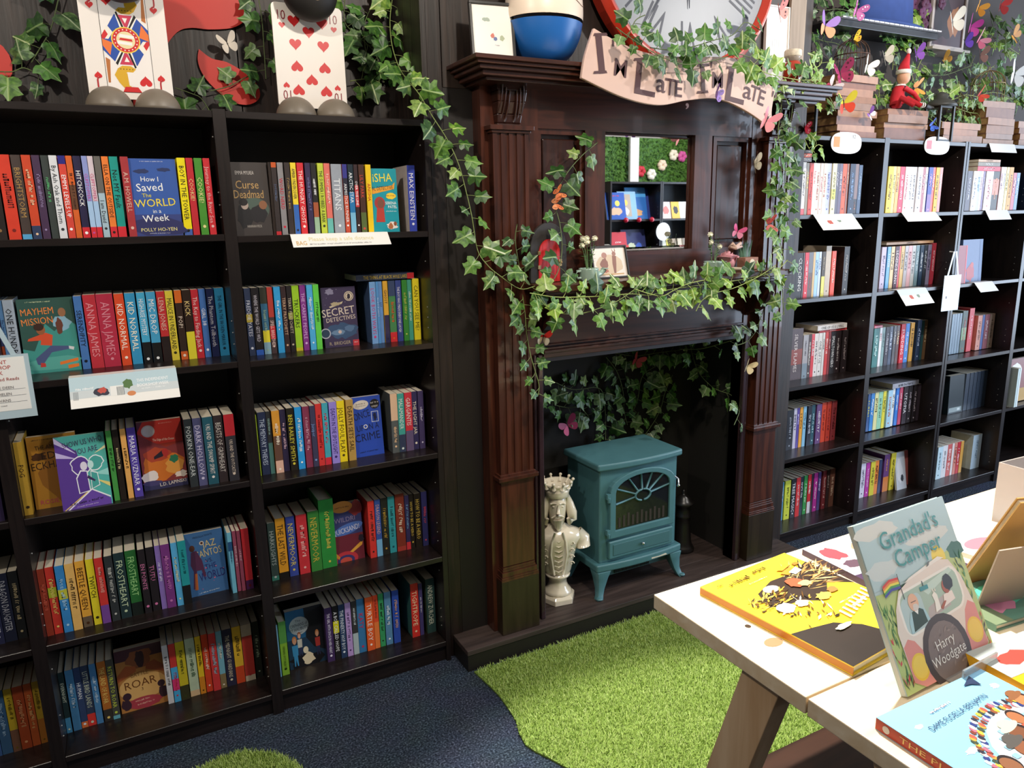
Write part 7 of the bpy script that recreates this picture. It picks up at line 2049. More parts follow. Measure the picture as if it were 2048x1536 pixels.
for k, (x, w_, c) in enumerate(((4.72, .11, 'f0dcd8'), (4.84, .10, 'f0b840'), (4.95, .13, 'f4f0ea'), (5.09, .11, 'f0ece8'))):
    opp_book(x + .03, 1.4815, w_, .16, c, [('p', blob(.5, .5, .3, .25, k), ['d87870', '303030', 'e8e4e0', '4a7a50'][k])], ['pink', 'amber', 'cream', 'white'][k] + ' board book opposite the fireplace', -1.44)
for k, (x, w_, c) in enumerate(((4.74, .05, 'f0e8d0'), (4.80, .05, 'e8d850'), (4.87, .05, 'a08a70'), (4.94, .05, 'c8b8a0'), (5.0, .05, '8a7a68'))):
    opp_book(x, 1.1315, w_, .16, c, [('r', .1, .1, .9, .3, 'ffffff')], ['cream', 'yellow', 'brown', 'beige', 'dark brown'][k] + ' slim book on lower shelf opposite the fireplace', -1.44)
tagm = MB().prism(circ(0, 0, .085, n=32), -.002, 0).obj('round_tag', mat('f8f8f6', .4))
tag(tagm, 'white round tag on bookcase divider opposite the fireplace', 'tag'); tagm.location = (4.67, -1.392, 1.36); tagm.rotation_euler = (0, 0, math.pi)
for k in range(3):
    kn = MB().ball((0, 0, 0), .024, 12).obj('red_knob', mat('c02038', .2, coat=.5))
    tag(kn, 'glossy red knob on shelf edge opposite the fireplace', 'knob', 'red knobs on the opposite shelf edge'); kn.location = (4.22 + .15 * k, -1.378, 1.475)
hd_ = MB()
q = random.Random(4)
hd_.box(3.9, 5.35, -1.80, -1.72, 1.825, 2.5)
for k in range(2600):
    x, z, a, s_ = q.uniform(3.9, 5.35), q.uniform(1.83, 2.5), q.uniform(0, 6.28), q.uniform(.02, .045)
    y = -1.72 + q.uniform(0, .03)
    hd_.add([(x, y, z), (x + s_ * math.cos(a), y + .015, z + s_ * math.sin(a)), (x + s_ * .6 * math.cos(a + .7), y + .008, z + s_ * .6 * math.sin(a + .7))], [(0, 1, 2), (2, 1, 0)], k % 2)
tag(hd_.obj('hedge_panel', [mat('4c7a2c', .6), mat('6a9a3c', .6)]), 'artificial green hedge panel above the opposite bookcases', 'hedge panel')['kind'] = 'stuff'
for x, c, fl_ in ((4.10, 'e8d040', 'yellow'), (4.62, 'c83040', 'red'), (4.75, 'f0ece0', 'white'), (4.88, 'f0d8c0', 'peach'), (5.02, 'f4ead8', 'cream'), (5.13, 'd860a8', 'pink')):
    b = MB()
    for k in range(6):
        b.ball((.03 * math.cos(k), 0, .03 * math.sin(k)), .026, 8)
    o = tag(b.obj('silk_flower', mat(c, .7)), fl_ + ' silk flower on the hedge opposite the fireplace', 'flower')
    o.location = (x, -1.69, 2.0 + .1 * math.sin(x * 9))
wp_ = MB().box(-.05, .05, 0, .03, 0, .6).obj('white_post', mat('e8e4e4', .5))
tag(wp_, 'white post in front of the opposite hedge panel', 'post'); wp_.location = (4.50, -1.66, 1.8245)


# ---------------------------------------------------------------- ivy
def leaf_mat(a, b, vein, name):
    m = bpy.data.materials.new(name)
    m.use_nodes = True
    nt = m.node_tree; p = nt.nodes['Principled BSDF']; L = nt.links.new
    p.inputs['Roughness'].default_value = .42
    tc = nt.nodes.new('ShaderNodeTexCoord'); sp = nt.nodes.new('ShaderNodeSeparateXYZ')
    ab = nt.nodes.new('ShaderNodeMath'); ab.operation = 'ABSOLUTE'
    nz = nt.nodes.new('ShaderNodeTexNoise'); nz.inputs['Scale'].default_value = 4.5; nz.inputs['Detail'].default_value = 3
    oi = nt.nodes.new('ShaderNodeObjectInfo')
    vr = nt.nodes.new('ShaderNodeValToRGB'); vr.color_ramp.elements[0].color = (1, 1, 1, 1); vr.color_ramp.elements[1].color = (0, 0, 0, 1)
    vr.color_ramp.elements[0].position = .008; vr.color_ramp.elements[1].position = .045
    cr = nt.nodes.new('ShaderNodeValToRGB'); cr.color_ramp.elements[0].color = lin(a); cr.color_ramp.elements[1].color = lin(b)
    cr.color_ramp.elements[0].position = .38; cr.color_ramp.elements[1].position = .66
    ad = nt.nodes.new('ShaderNodeMath'); ad.operation = 'MULTIPLY_ADD'; ad.inputs[1].default_value = .35; ad.inputs[2].default_value = -.17
    su = nt.nodes.new('ShaderNodeMath'); su.operation = 'ADD'
    mx = nt.nodes.new('ShaderNodeMix'); mx.data_type = 'RGBA'; mx.inputs['B'].default_value = lin(vein)
    mp = nt.nodes.new('ShaderNodeVectorMath'); mp.operation = 'ADD'
    L(tc.outputs['Object'], sp.inputs[0]); L(sp.outputs['X'], ab.inputs[0]); L(ab.outputs[0], vr.inputs[0])
    L(tc.outputs['Object'], mp.inputs[0]); L(oi.outputs['Random'], mp.inputs[1]); L(mp.outputs[0], nz.inputs['Vector'])
    L(oi.outputs['Random'], ad.inputs[0]); L(ad.outputs[0], su.inputs[0]); L(nz.outputs['Fac'], su.inputs[1]); L(su.outputs[0], cr.inputs[0])
    L(vr.outputs[0], mx.inputs['Factor']); L(cr.outputs[0], mx.inputs['A']); L(mx.outputs['Result'], p.inputs['Base Color'])
    return m


def leaf_mesh(m, seed):
    r = random.Random(seed)
    half = [(0, .0), (-.16, -.10), (-.34, -.06), (-.50, .06), (-.42, .20), (-.34, .30), (-.46, .46), (-.48, .58), (-.30, .62), (-.18, .68), (-.09, .86)]
    half = [(x * r.uniform(.88, 1.1), y * r.uniform(.94, 1.05)) for x, y in half]
    out = half + [(0, 1.0)] + [(-x * r.uniform(.9, 1.1), y) for x, y in half[:0:-1]]
    bend = r.uniform(.10, .28); fold = r.uniform(.15, .4)
    z = lambda x, y: -bend * (y - .3) ** 2 - fold * abs(x) * .5 + .03 * math.sin(9 * x + 7 * y)
    vs = [(0, .32, .02)] + [(x, y, z(x, y)) for x, y in out]
    n = len(out)
    fs = [(0, 1 + (i + 1) % n, 1 + i) for i in range(n)]
    me = bpy.data.meshes.new('leaf')
    me.from_pydata(vs, [], fs)
    me.materials.append(m)
    me.update()
    return me


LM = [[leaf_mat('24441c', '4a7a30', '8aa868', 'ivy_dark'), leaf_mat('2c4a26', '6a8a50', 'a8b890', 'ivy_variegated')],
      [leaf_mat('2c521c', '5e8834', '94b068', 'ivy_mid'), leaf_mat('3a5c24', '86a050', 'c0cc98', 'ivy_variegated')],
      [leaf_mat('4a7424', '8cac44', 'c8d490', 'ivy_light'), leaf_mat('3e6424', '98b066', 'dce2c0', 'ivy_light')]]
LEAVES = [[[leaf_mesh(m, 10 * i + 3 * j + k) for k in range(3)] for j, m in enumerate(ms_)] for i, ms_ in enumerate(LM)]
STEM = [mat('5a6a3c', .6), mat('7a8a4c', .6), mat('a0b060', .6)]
OUT = Vector((0, -1, .12))


def ivy(label, path, gap, size, tone, seed, group=None):
    r = random.Random(seed)
    P = ease(path, 5)
    root = thing('ivy_vine', label, 'ivy', P[0], (0, 0, 0), group or 'artificial ivy')
    o = P[0]
    P = [p - o for p in P]
    mb = MB().tube(P, .0016, 5)
    # walk
    acc = 0; nxt = gap * .5; side = 1
    for i in range(1, len(P)):
        seg = P[i] - P[i - 1]
        L = seg.length
        while acc + L >= nxt:
            t = (nxt - acc) / max(L, 1e-6)
            c = P[i - 1].lerp(P[i], t)
            d = seg.normalized()
            perp = d.cross(OUT).normalized() * side
            side = -side
            pl = r.uniform(.012, .030)
            tip = (perp * r.uniform(.7, 1.2) + d * r.uniform(-.3, .5) + Vector((0, 0, -r.uniform(.1, .7)))).normalized()
            base = c + (perp * .8 + d * .3).normalized() * pl + OUT * r.uniform(.004, .014)
            nrm = (OUT + Vector((r.uniform(-.6, .6), r.uniform(-.1, .3), r.uniform(-.35, .65)))).normalized()
            tip = (tip - nrm * tip.dot(nrm)).normalized()
            sd = tip.cross(nrm)
            s_ = size * r.uniform(.62, 1.15)
            M = Matrix((sd * s_, tip * s_, nrm * s_)).transposed().to_4x4()
            M.translation = base
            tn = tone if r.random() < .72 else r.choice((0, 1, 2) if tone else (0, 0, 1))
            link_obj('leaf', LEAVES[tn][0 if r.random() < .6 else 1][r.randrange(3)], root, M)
            mb.tube([c, c.lerp(base, .55) + OUT * .003, base], .0009, 4)
            nxt += gap * r.uniform(.7, 1.35)
        acc += L
    mb.obj('stem', STEM[tone], root)
    return root


for i, (lab, path, gap, size, tone) in enumerate(VINES):
    if lab.startswith('ivy tuft'):
        hi = min(p[2] for p in path) > 2.1
        ivy('ivy tuft on grey wall above the sunlit bookcases' if hi else 'ivy tuft lying among old books on the sunlit bookcases', path, gap, size, tone, i + 50, 'ivy tufts high on the wall' if hi else 'ivy tufts among the old books')
    else:
        ivy(lab, path, gap, size, tone, i + 50)


# ---------------------------------------------------------------- display table
PINE = wood('ecdcc0', 'dcc4a0', .42, 4, (.5, 6, 6), .06, name='pine')
PINE_L = wood('d8bc98', 'c09c74', .5, 4, (6, 6, .5), .06, name='pine_leg')
tb = thing('display_table', 'pale pine plank display table with splayed legs beside the grass mat', 'table', (1.75, .72, 0))


def tbp(name, mb, m=PINE, bev=.002):
    mb.v = [(x - 1.75, y - .72, z) for x, y, z in mb.v]
    return mb.obj(name, m, tb, bev)


for y0, y1 in ((.722, 1.112), (.330, .718), (-.06, .326)):
    tbp('plank', MB().box(.908, 2.75, y0, y1, .708, .740))
for x in (.925, 2.62):
    for s in (1, -1):
        c = .70
        top = c + s * .13; bot = c + s * .345
        pts = [(top - .043, .708), (top + .043, .708), (bot + .043, 0), (bot - .043, 0)]
        tbp('leg', MB().add([(x, y, z) for y, z in pts] + [(x + .045, y, z) for y, z in pts], [(0, 1, 2, 3), (7, 6, 5, 4), (0, 4, 5, 1), (1, 5, 6, 2), (2, 6, 7, 3), (3, 7, 4, 0)]), PINE_L)
    tbp('batten', MB().box(x + .045, x + .085, .36, 1.08, .66, .708), PINE_L)
tbp('lower_shelf', MB().box(1.12, 2.60, .42, 1.035, .275, .300), wood('4a3024', '35221a', .3, 5, (.5, 6, 6), .05, name='dark_shelf'))
tbp('shelf_bearer', MB().box(1.10, 1.14, .30, 1.09, .235, .275), PINE_L)
tbp('knot', MB().add([(x, y, .7404) for x, y in circ(.985, .862, .020, .013, 14)], [list(range(14))]), mat('b07850', .5), 0)
tbp('screw_head', MB().add([(x, y, .7404) for x, y in circ(.985, .925, .006, .006, 12)], [list(range(12))]), mat('6a6660', .3, metal=1.), 0)


def flat_book(x, y, z, w_, h_, th, cover, ops, label, rot=0., spine=None, hard=True, name='picture_book'):
    """lying face up; x,y centre; head of the cover towards +Y when rot = 0"""
    root = thing(name, label, 'book', (x, y, z), (0, 0, math.radians(rot)))
    t = .0025 if hard else .0008
    e = .004 if hard else .0006
    mats = [mat(cover, .32, coat=.2), mat(spine or cover, .4)]
    MB().box(-w_ / 2, w_ / 2, -h_ / 2, h_ / 2, 0, t).box(-w_ / 2, w_ / 2, -h_ / 2, h_ / 2, th - t, th).box(-w_ / 2, -w_ / 2 + t, -h_ / 2, h_ / 2, t, th - t, 1).obj('cover', mats, root)
    MB().box(-w_ / 2 + t, w_ / 2 - e, -h_ / 2 + e, h_ / 2 - e, t, th - t).obj('page_block', PAGES, root)
    M = Matrix.Translation((0, -h_ / 2, th)) @ Matrix.Rotation(-math.pi / 2, 4, 'X')
    art(root, ops, w_, h_, 'cover_art', -.0004, M, .35)
    return root


YB = 'f0d030'


def streaks(n, x0, y0, x1, y1, cols, seed, L=.12, ang=20):
    q = random.Random(seed)
    out = []
    for k in range(n):
        a, b = q.uniform(x0, x1), q.uniform(y0, y1)
        t = math.radians(ang + q.uniform(-35, 35)); l_ = L * q.uniform(.3, 1); w_ = q.uniform(.003, .009)
        c, s_ = math.cos(t), math.sin(t)
        out.append(('p', [(a, b), (a + c * l_ * .5 - s_ * w_, b + s_ * l_ * .5 + c * w_), (a + c * l_, b + s_ * l_), (a + c * l_ * .5 + s_ * w_, b + s_ * l_ * .5 - c * w_)], cols[k % len(cols)]))
    return out


flat_book(1.140, .905, .7405, .272, .342, .018, YB,
          [('p', [(0, 0), (1, 0), (1, .27), (.66, .20), (.56, .08), (.50, .20), (.36, .30), (.2, .33), (0, .36), (-.0, .2)], '2f2620'), ('p', [(.26, .74), (.5, .80), (.74, .79), (1, .84), (1, .50), (.84, .60), (.70, .52), (.56, .48), (.44, .55), (.30, .56), (.16, .60)], '34261d'), ('e', .40, .735, .075, .035, 'f6f0dc')]
          + streaks(110, .62, .60, .98, .82, ['c09a5c', '6a4a2a', 'e0c080', '2c1e14', 'a87e46'], 1, .22, 12) + streaks(80, .06, .58, .46, .70, ['6a4614', 'e8c452', '3c280e', 'c89a34'], 2, .10, 10) + streaks(46, .14, .32, .52, .56, ['6a4614', '2c2014', 'f0e4c8', 'c8963a'], 3, .10, 35)
          + [('p', blob(.62, .70, .09, .05, 8), 'b85838'), ('p', blob(.68, .66, .06, .03, 18), 'd8b078'), ('p', blob(.24, .54, .08, .05, 19), 'f4ead0'), ('p', blob(.40, .52, .06, .03, 6), 'f0dcb4'), ('p', blob(.62, .50, .07, .035, 20), 'd8ac50'), ('p', blob(.76, .52, .05, .03, 21), 'a8743a'), ('p', [(.66, .86), (.80, .885), (.84, .86), (.70, .835)], 'd8912c'), ('p', [(.64, .82), (.80, .845), (.82, .80), (.68, .78)], 'c8862c'), ('p', [(.72, .80), (.84, .825), (.84, .775), (.74, .76)], 'f6f4ec'), ('p', rrect(.86, .84, .92, .87, .008), 'b0742a')]
          + streaks(30, .62, .02, .98, .2, ['c8924a', '5a6a68', '8a5a30', 'e0b070'], 4, .06, 10) + [('c', .80, .19, .035, 'c8924a'), ('c', .80, .19, .02, 'e8c490'), ('c', .70, .07, .014, 'f0e0b0'), ('c', .9, .10, .01, '9ac0b8'), ('p', [(.66, .16), (.74, .17), (.74, .18), (.66, .17)], 'c07a3a'), ('p', [(.64, .13), (.75, .14), (.75, .15), (.64, .14)], 'c07a3a')]
          + [('s', 7, .30, .905, .052, '5a3410', 3), ('s', 5, .55, .925, .05, '5a3410', 3), ('s', 3, .12, .93, .03, '7a4a18', 3), ('s', 16, .42, .84, .016, 'fdf6cc', 2), ('s', 16, .72, .40, .018, 'fdf8d8', 2)] + [('p', [(.50 + .06 * k, .27 + .012 * k), (.525 + .06 * k, .272 + .012 * k), (.53 + .06 * k, .35 + .012 * k), (.508 + .06 * k, .345 + .012 * k)], 'fbf7ea') for k in range(8)] + [('s', 8, .73, .345, .04, 'fbf7ea', 10), ('p', blob(.36, .24, .08, .02, 23), 'f4ecc0')],
          'yellow picture book with dark fantasy drawing, lying flat on the pine table', 5.3, spine='c8822c')
flat_book(1.44, .955, .7405, .26, .25, .014, '4a3550',
          [('r', .0, .42, .66, 1, 'e8e0f4'), ('r', .02, .46, .30, .98, 'f8f4f0'), ('r', .34, .46, .64, .98, 'f4ece8'), ('p', blob(.16, .8, .1, .12, 3), 'c84850'), ('p', blob(.5, .8, .1, .1, 4), 'd88a70'), ('p', blob(.16, .58, .1, .07, 5), '5a4450'), ('p', blob(.5, .6, .1, .06, 6), 'e8c090')] + [('r', .7, .62 + .08 * k, .98, .66 + .08 * k, 'f0ecf4') for k in range(4)] + [('r', .1, .28, .5, .31, 'f0e8f0'), ('r', .3, .16, .8, .20, 'e8a0a8'), ('r', .5, .05, .95, .09, 'f0d8e8')],
          'purple and white picture book with animal squares, lying flat behind camper book', -3)
flat_book(1.74, .90, .7405, .24, .24, .010, 'c8ccc8', [('e', .35, .55, .22, .1, 'e07a88', -10), ('p', blob(.6, .35, .2, .1, 4), 'd8a8a0'), ('p', blob(.4, .8, .2, .08, 5), 'e8dcd4')], 'pale grey picture book with pink shape, lying flat on table', 8, hard=False)
CR = ['d85a48', '2c3a7a', 'e8b040', '7a3a2c', 'f0d8c0', '3a4a3a', 'd8687a', '2a2a3a', 'e89a40', 'f4f0ea', '8a5030']
crowd = []
_q = random.Random(5)
for k in range(46):
    a = math.radians(205 - 150 * k / 45)
    for rr in (.40, .44):
        crowd.append(('p', blob(.66 + rr * math.cos(a) * 1.12 + _q.uniform(-.01, .01), .36 + rr * math.sin(a) * .92, .014, .02, k, 8), CR[(k * 3 + int(rr * 100)) % 11]))
for k in range(9):
    a = math.radians(160 - 13 * k)
    crowd.append(('p', rrect(.66 + .30 * math.cos(a) - .022, .38 + .27 * math.sin(a) - .016, .66 + .30 * math.cos(a) + .022, .38 + .27 * math.sin(a) + .016, .006), '8fc0dc'))


def fig(x, y, s, skin, cloth, hair, hat=None):
    o = [('p', [(x - .10 * s, y - .20 * s), (x + .11 * s, y - .20 * s), (x + .085 * s, y), (x - .075 * s, y - .005)], cloth), ('e', x + .012 * s, y + .062 * s, .062 * s, .066 * s, hair), ('e', x, y + .05 * s, .056 * s, .06 * s, skin)]
    if hat:
        o += [('e', x, y + .105 * s, .08 * s, .022 * s, hat, 8), ('e', x, y + .125 * s, .05 * s, .03 * s, hat)]
    return o


flat_book(1.063, .475, .7405, .258, .280, .020, '8cc4e6',
          [('p', blob(.22, .60, .06, .018, 31), 'f4f8fa'), ('p', blob(.90, .86, .035, .022, 32), 'f4f8fa'), ('p', blob(.14, .84, .03, .014, 33), 'f4f8fa'), ('e', .68, .36, .42, .36, 'f2f2f2')] + crowd
          + fig(.90, .66, .9, 'b87a50', 'e8a030', '3a2420', '8a5a38') + fig(.70, .60, .8, 'a86a44', 'd8543a', '2a1c1c') + fig(.28, .40, .9, '8a5a3c', '2c48a0', '241a1c') + fig(.20, .30, .8, 'c88a60', '3a58b0', '2a1c1c')
          + fig(.80, .50, 1.0, '7a4630', 'e888a0', '2a1c1c') + fig(.93, .46, 1.0, '6a3a26', 'f0c8b0', '241818') + fig(.58, .50, 1.1, '7a4a30', 'd8b030', '241a1c', 'c8ccb0') + fig(.36, .30, 1.0, 'a8684a', 'd87a44', '2a1c1c') + fig(.48, .42, 1.1, '8a5436', '5a544c', '1f1818', '54504c')
          + fig(.88, .30, 1.3, '5a3020', '2c50b8', '1f1618') + fig(.62, .26, 1.3, '7a4a30', '7a8a4a', '1f1618') + fig(.44, .20, 1.4, '8a5032', 'f0b820', '241a1c') + fig(.26, .12, 1.4, '4a2a22', 'e0563a', '1a1214')
          + [('p', [(.0, -.0), (1, 0), (1, .12), (.55, .14), (0, .02)], 'd8442a'), ('t', 'THE PLACE FOR ME', .60, .055, .06, 'f4d890', 3, .7), ('s', 14, .40, .885, .024, 'e8a8a0', 3), ('t', 'DAME FLOELLA BENJAMIN', .46, .815, .034, '2c3c5a', 4, .58), ('p', [(.72, .94), (.85, .985), (.83, .90), (.78, .93)], '243454')],
          'pale blue paperback picture book with crowd and red spine on table', -1, spine='b83a24', hard=False)
# red spine lettering of that paperback
pl = [o for o in COL.objects if o.get('label', '').startswith('pale blue paperback picture book with crowd')][0]
vs, fs, tw = text_geo('THE PLACE FOR ME')
sc_ = .20 / tw
MB().add([(-.1296, .10 - u * sc_, .006 + v * .013) for u, v in vs], fs).obj('spine_lettering', mat('f0c878', .5), pl)
MB().add([(-.1296, .122 + .006 * math.cos(a), .010 + .006 * math.sin(a)) for a in [2 * math.pi * k / 14 for k in range(14)]], [list(range(14))]).obj('publisher_mark', mat('d8d0c8', .5), pl)
flat_book(1.335, .50, .7405, .262, .285, .022, 'f0b428',
          [('r', 0, .72, 1, 1, 'aab2b0'), ('p', blob(.25, .84, .15, .06, 3), 'd84a40'), ('p', blob(.5, .84, .1, .06, 4), 'e8e4e0'), ('p', blob(.66, .9, .12, .05, 5), '6a6a58'), ('r', .66, .80, 1, 1, '3c3c3e'), ('p', blob(.76, .9, .06, .05, 6), 'f0d8a0'), ('r', .86, .84, .96, .87, 'e8e4e0'), ('r', .86, .90, .96, .93, 'e8e4e0'), ('t', 'POW', .40, .50, .22, 'd8602a', 4, .7), ('p', blob(.7, .3, .3, .2, 7), 'f0c850')],
          'yellow and grey picture book with big orange letters on table', -4, hard=False)
flat_book(1.49, .735, .7405, .24, .13, .014, '5a8a7a', [('p', blob(.6, .6, .3, .3, 3), '58c8a0'), ('p', blob(.3, .4, .2, .2, 4), 'd88aa8'), ('r', 0, 0, .2, 1, '7a8a6a')], 'green and pink picture book lying behind yellow grey book', -6)

# upright hardback on a small stand
GC = face_book(-.1275, .1275, 0, 0, .277, .012, 'b4cacc',
               [('r', 0, .6, 1, 1, 'b4cbce'), ('p', blob(.2, .93, .22, .05, 3), 'd8d8d0'), ('p', blob(.72, .80, .24, .05, 4), 'd4d6d0'), ('p', blob(.15, .70, .16, .05, 33), 'ccd4d2'), ('p', [(0, .58), (.3, .56), (.62, .63), (1, .70), (1, 0), (0, 0)], 'b8c87c'), ('c', .74, .655, .075, 'f2d648'), ('p', blob(.93, .655, .09, .055, 5), '3f6e5a'), ('p', blob(.35, .575, .12, .012, 34), '3a5a48')]
               + streaks(26, .0, .30, .12, .5, ['3f7a3a', '6a9a50', '2c5a34'], 41, .09, 80) + streaks(30, .0, .02, .12, .3, ['2c5a34', '4a7a48', 'd83a50'], 42, .09, 85) + streaks(24, .88, .3, .97, .6, ['3f7a4a', '5a9a58', '2c4a3c'], 43, .08, 95) + streaks(30, .90, .02, .97, .3, ['2c4a3c', '4a3a38', 'c85a3a'], 44, .07, 85)
               + [('p', [(.10, .05), (.09, .34), (.14, .46), (.22, .555), (.34, .59), (.70, .645), (.82, .62), (.90, .50), (.94, .32), (.955, .06), (.80, 0), (.2, 0)], 'e6d8cc'), ('p', [(.30, .585), (.36, .605), (.72, .66), (.78, .64), (.70, .635)], 'f0e8de'),
                  ('p', rrect(.17, .30, .87, .565, .09, .08, sk=.07), 'f0ebe2'), ('p', rrect(.19, .315, .85, .55, .08, .07, sk=.07), 'a9bfae'), ('p', rrect(.19, .315, .42, .52, .05, .05, sk=.07), 'b6cccc'), ('p', [(.42, .33), (.70, .36), (.68, .44), (.46, .40)], 'b8aca8'), ('p', [(.44, .52), (.80, .575), (.82, .55), (.5, .47)], 'c4d8cc'),
                  ('p', [(.10, .05), (.10, .25), (.16, .285), (.22, .26), (.42, 0), (.2, 0)], 'df8f86'), ('p', [(.95, .06), (.945, .31), (.88, .345), (.82, .30), (.66, 0), (.80, 0)], 'df8f86'), ('c', .20, .115, .085, 'f0c63c'), ('c', .86, .165, .085, 'f0c63c'), ('c', .20, .115, .07, 'f4d056'), ('c', .86, .165, .07, 'f4d056'), ('e', .51, .125, .25, .222, '433839'), ('e', .51, .125, .195, .178, '7d6e6a')]
               + streaks(26, .36, .02, .64, .26, ['877874', '6c5e5c', '94847e'], 45, .06, 30)
               + [('p', [(.22, .30), (.44, .335), (.42, .40), (.37, .425), (.27, .415), (.23, .37)], 'a8ccd4'), ('p', [(.25, .305), (.41, .33), (.40, .405), (.36, .425), (.28, .415)], '24423a'), ('p', [(.30, .425), (.36, .43), (.335, .39)], 'f4f4f0'), ('e', .325, .465, .052, .052, 'e6b494'), ('p', blob(.335, .435, .035, .02, 8), 'd8d0c8'), ('r', .30, .466, .355, .471, '6a5248'),
                  ('p', [(.62, .365), (.76, .385), (.75, .44), (.65, .435)], 'efe2da'), ('e', .70, .475, .042, .042, 'a8563a'), ('p', blob(.735, .495, .055, .05, 9, 18, .15), '1f1919'), ('p', [(.58, .37), (.64, .40), (.66, .395), (.60, .355)], 'a8563a'), ('p', [(.52, .355), (.58, .365), (.585, .45), (.565, .475), (.53, .46), (.54, .42)], 'f1ede4'), ('p', [(.55, .47), (.545, .50), (.565, .478)], 'e8e0d4'), ('p', [(.57, .475), (.575, .50), (.585, .475)], 'e8e0d4'), ('r', .43, .505, .52, .53, '3f9097'), ('r', .47, .53, .478, .56, '26383a'), ('p', [(.57, .625), (.60, .632), (.62, .655), (.59, .65)], '6a6a66'),
                  ('p', [(.08, .615), (.16, .64), (.25, .635), (.25, .622), (.16, .627), (.08, .602)], 'd83a30'), ('p', [(.08, .602), (.16, .627), (.25, .622), (.25, .609), (.16, .614), (.08, .589)], 'e8893a'), ('p', [(.08, .589), (.16, .614), (.25, .609), (.25, .596), (.16, .601), (.08, .576)], 'ecdc48'), ('p', [(.08, .576), (.16, .601), (.25, .596), (.25, .583), (.16, .588), (.08, .563)], '4a9a50'), ('p', [(.08, .563), (.16, .588), (.25, .583), (.25, .568), (.16, .573), (.08, .548)], '4646a0'), ('r', .25, .50, .256, .655, '3a3030'),
                  ('t', "Grandad's", .52, .875, .105, '3f8f8c', 3, .84), ('t', 'Camper', .55, .745, .105, '3f8f8c', 3, .62), ('t', 'Harry', .51, .185, .058, 'f0ece6', 4, .26), ('t', 'Woodgate', .51, .105, .058, 'f0ece6', 4, .38)],
               'hardback picture book with camper van cover standing upright on the table', 26, spine='c8ccc4', hard=True)
GC.location = (1.170, .642, .7455); GC.rotation_euler = (-math.radians(26), 0, math.radians(2))
ACR = mat('d8d4d0', .15, .5, trans=.75)
sd = thing('book_stand', 'clear grey stand holding the upright camper van book', 'book stand', (1.19, .70, .7405), (0, 0, math.radians(2)))
MB().box(-.05, .05, -.085, .12, 0, .003).obj('stand_base', ACR, sd)
MB().box(-.05, .05, -.088, -.085, 0, .034).obj('front_lip', ACR, sd)
MB().box(-.05, .05, -.026, -.0235, .003, .18, M=Matrix.Rotation(-math.radians(26), 4, 'X')).obj('back_rest', ACR, sd)
ss = thing('book_stand', 'empty-faced beige folded metal stand behind brown-backed book', 'book stand', (1.455, .73, .7405), (0, 0, math.radians(-14)))
MB().box(-.055, .055, 0, .003, 0, .15, M=Matrix.Rotation(math.radians(14), 4, 'X')).obj('back_rest', mat('b4a69a', .4), ss)
MB().box(-.055, .055, -.045, .13, 0, .003).obj('stand_base', mat('b4a69a', .4), ss)
bb_ = thing('picture_book', 'tan-backed hardback seen from behind, leaning on beige stand', 'book', (1.60, .775, .7435), (math.radians(28), 0, math.radians(-20)))
MB().box(-.13, .15, 0, .0025, 0, .26).box(-.13, .15, .011, .0135, 0, .26).obj('cover', mat('c49a58', .4, var=.08, scale=6), bb_)
MB().box(-.126, .15, .0025, .011, .004, .256).obj('page_block', PAGES, bb_)
gb = thing('display_tray', 'beige grey open metal display tray standing on the table', 'display tray', (1.862, .975, .7405), (0, 0, math.radians(-3)))
GM = mat('b2a69e', .4)
MB().box(0, .40, -.003, 0, 0, .16).obj('back_panel', GM, gb)
MB().box(0, .003, -.30, -.003, 0, .16).obj('side_panel', GM, gb)
MB().box(.003, .40, -.30, -.297, 0, .16).obj('front_panel', GM, gb)
MB().box(.003, .40, -.297, -.003, 0, .003).obj('tray_floor', GM, gb)


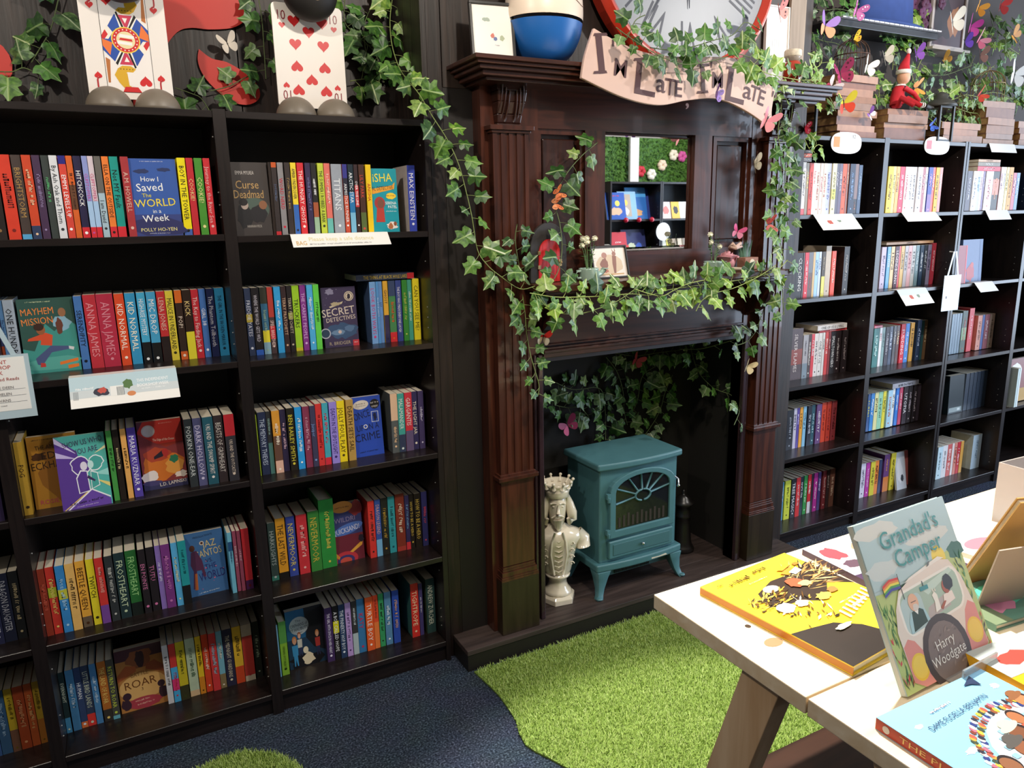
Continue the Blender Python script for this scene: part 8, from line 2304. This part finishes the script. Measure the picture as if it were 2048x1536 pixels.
# ---------------------------------------------------------------- artificial grass mats
def grass(outline, nblades, label, seed, z=.006):
    rng = np.random.default_rng(seed)
    P = np.array(outline)
    root = thing('grass_mat', label, 'grass mat', (float(P[:, 0].mean()), float(P[:, 1].mean()), 0))
    o = np.array(root.location)
    k = len(outline)
    MB().add([(x - o[0], y - o[1], z) for x, y in outline] + [(x - o[0], y - o[1], .0005) for x, y in outline], [list(range(k)), list(range(2 * k - 1, k - 1, -1))] + [(i, k + i, k + (i + 1) % k, (i + 1) % k) for i in range(k)]).obj('backing', mat('6f8838', .9, var=.25, scale=220), root)
    pts = rng.uniform(P.min(0), P.max(0), (nblades * 3, 2))
    inside = np.zeros(len(pts), bool)
    for i in range(k):
        (x0, y0), (x1, y1) = P[i], P[(i + 1) % k]
        c = ((y0 > pts[:, 1]) != (y1 > pts[:, 1])) & (pts[:, 0] < (x1 - x0) * (pts[:, 1] - y0) / (y1 - y0 + 1e-12) + x0)
        inside ^= c
    pts = pts[inside][:nblades]
    n = len(pts)
    a = rng.uniform(0, 2 * np.pi, n); L = rng.uniform(.010, .019, n); lean = rng.uniform(.2, 1.1, n); wd = rng.uniform(.0007, .0012, n)
    d = np.stack([np.cos(a), np.sin(a)], 1)
    s = np.stack([-np.sin(a), np.cos(a)], 1) * wd[:, None]
    b = pts - o[:2]
    V = np.zeros((n, 5, 3), np.float32)
    V[:, 0, :2] = b - s; V[:, 1, :2] = b + s; V[:, :2, 2] = z - .001
    mid = b + d * (L * np.sin(lean) * .4)[:, None]
    V[:, 2, :2] = mid + s * .8; V[:, 3, :2] = mid - s * .8; V[:, 2:4, 2] = (z + L * np.cos(lean) * .62)[:, None]
    V[:, 4, :2] = b + d * (L * np.sin(lean))[:, None]; V[:, 4, 2] = z + L * np.cos(lean) * .95
    F = np.arange(n)[:, None] * 5
    quads = (F + np.array([[0, 1, 2, 3]])).astype(np.int32)
    tris = (F + np.array([[3, 2, 4]])).astype(np.int32)
    me = bpy.data.meshes.new('grass_blades')
    me.vertices.add(n * 5); me.vertices.foreach_set('co', V.ravel())
    loops = np.concatenate([quads.ravel(), tris.ravel()])
    me.loops.add(len(loops)); me.loops.foreach_set('vertex_index', loops)
    me.polygons.add(2 * n)
    me.polygons.foreach_set('loop_start', np.concatenate([np.arange(n) * 4, 4 * n + np.arange(n) * 3]).astype(np.int32))
    for c in ('90aa4e', 'a4bc60', 'b8ca7c', '7c9642'):
        me.materials.append(mat(c, .55, .3))
    mi = rng.choice(4, n, p=[.34, .34, .18, .14]).astype(np.int32)
    me.polygons.foreach_set('material_index', np.concatenate([mi, mi]))
    me.update(); me.validate()
    link_obj('grass_blades', me, root)['kind'] = 'stuff'


main = [(.915, 2.060), (.926, 1.96), (.930, 1.90), (.925, 1.82), (.920, 1.77), (.900, 1.71), (.893, 1.66), (.905, 1.62), (.925, 1.58), (.945, 1.53), (.97, 1.48), (1.02, 1.40), (1.10, 1.32), (1.25, 1.20), (1.5, 1.0), (1.9, .8), (2.3, .8), (2.45, 1.2), (2.46, 1.6), (2.47, 2.060)]
grass(main, 110000, 'bright green artificial grass mat in front of the fireplace', 1)
small = [(-.06, 1.90), (-.035, 1.965), (.02, 2.02), (.10, 2.045), (.17, 2.035), (.24, 1.985), (.29, 1.91), (.31, 1.82), (.30, 1.70), (.15, 1.6), (-.02, 1.68)]
grass(small, 14000, 'small round patch of artificial grass before the jack bookcase', 2)
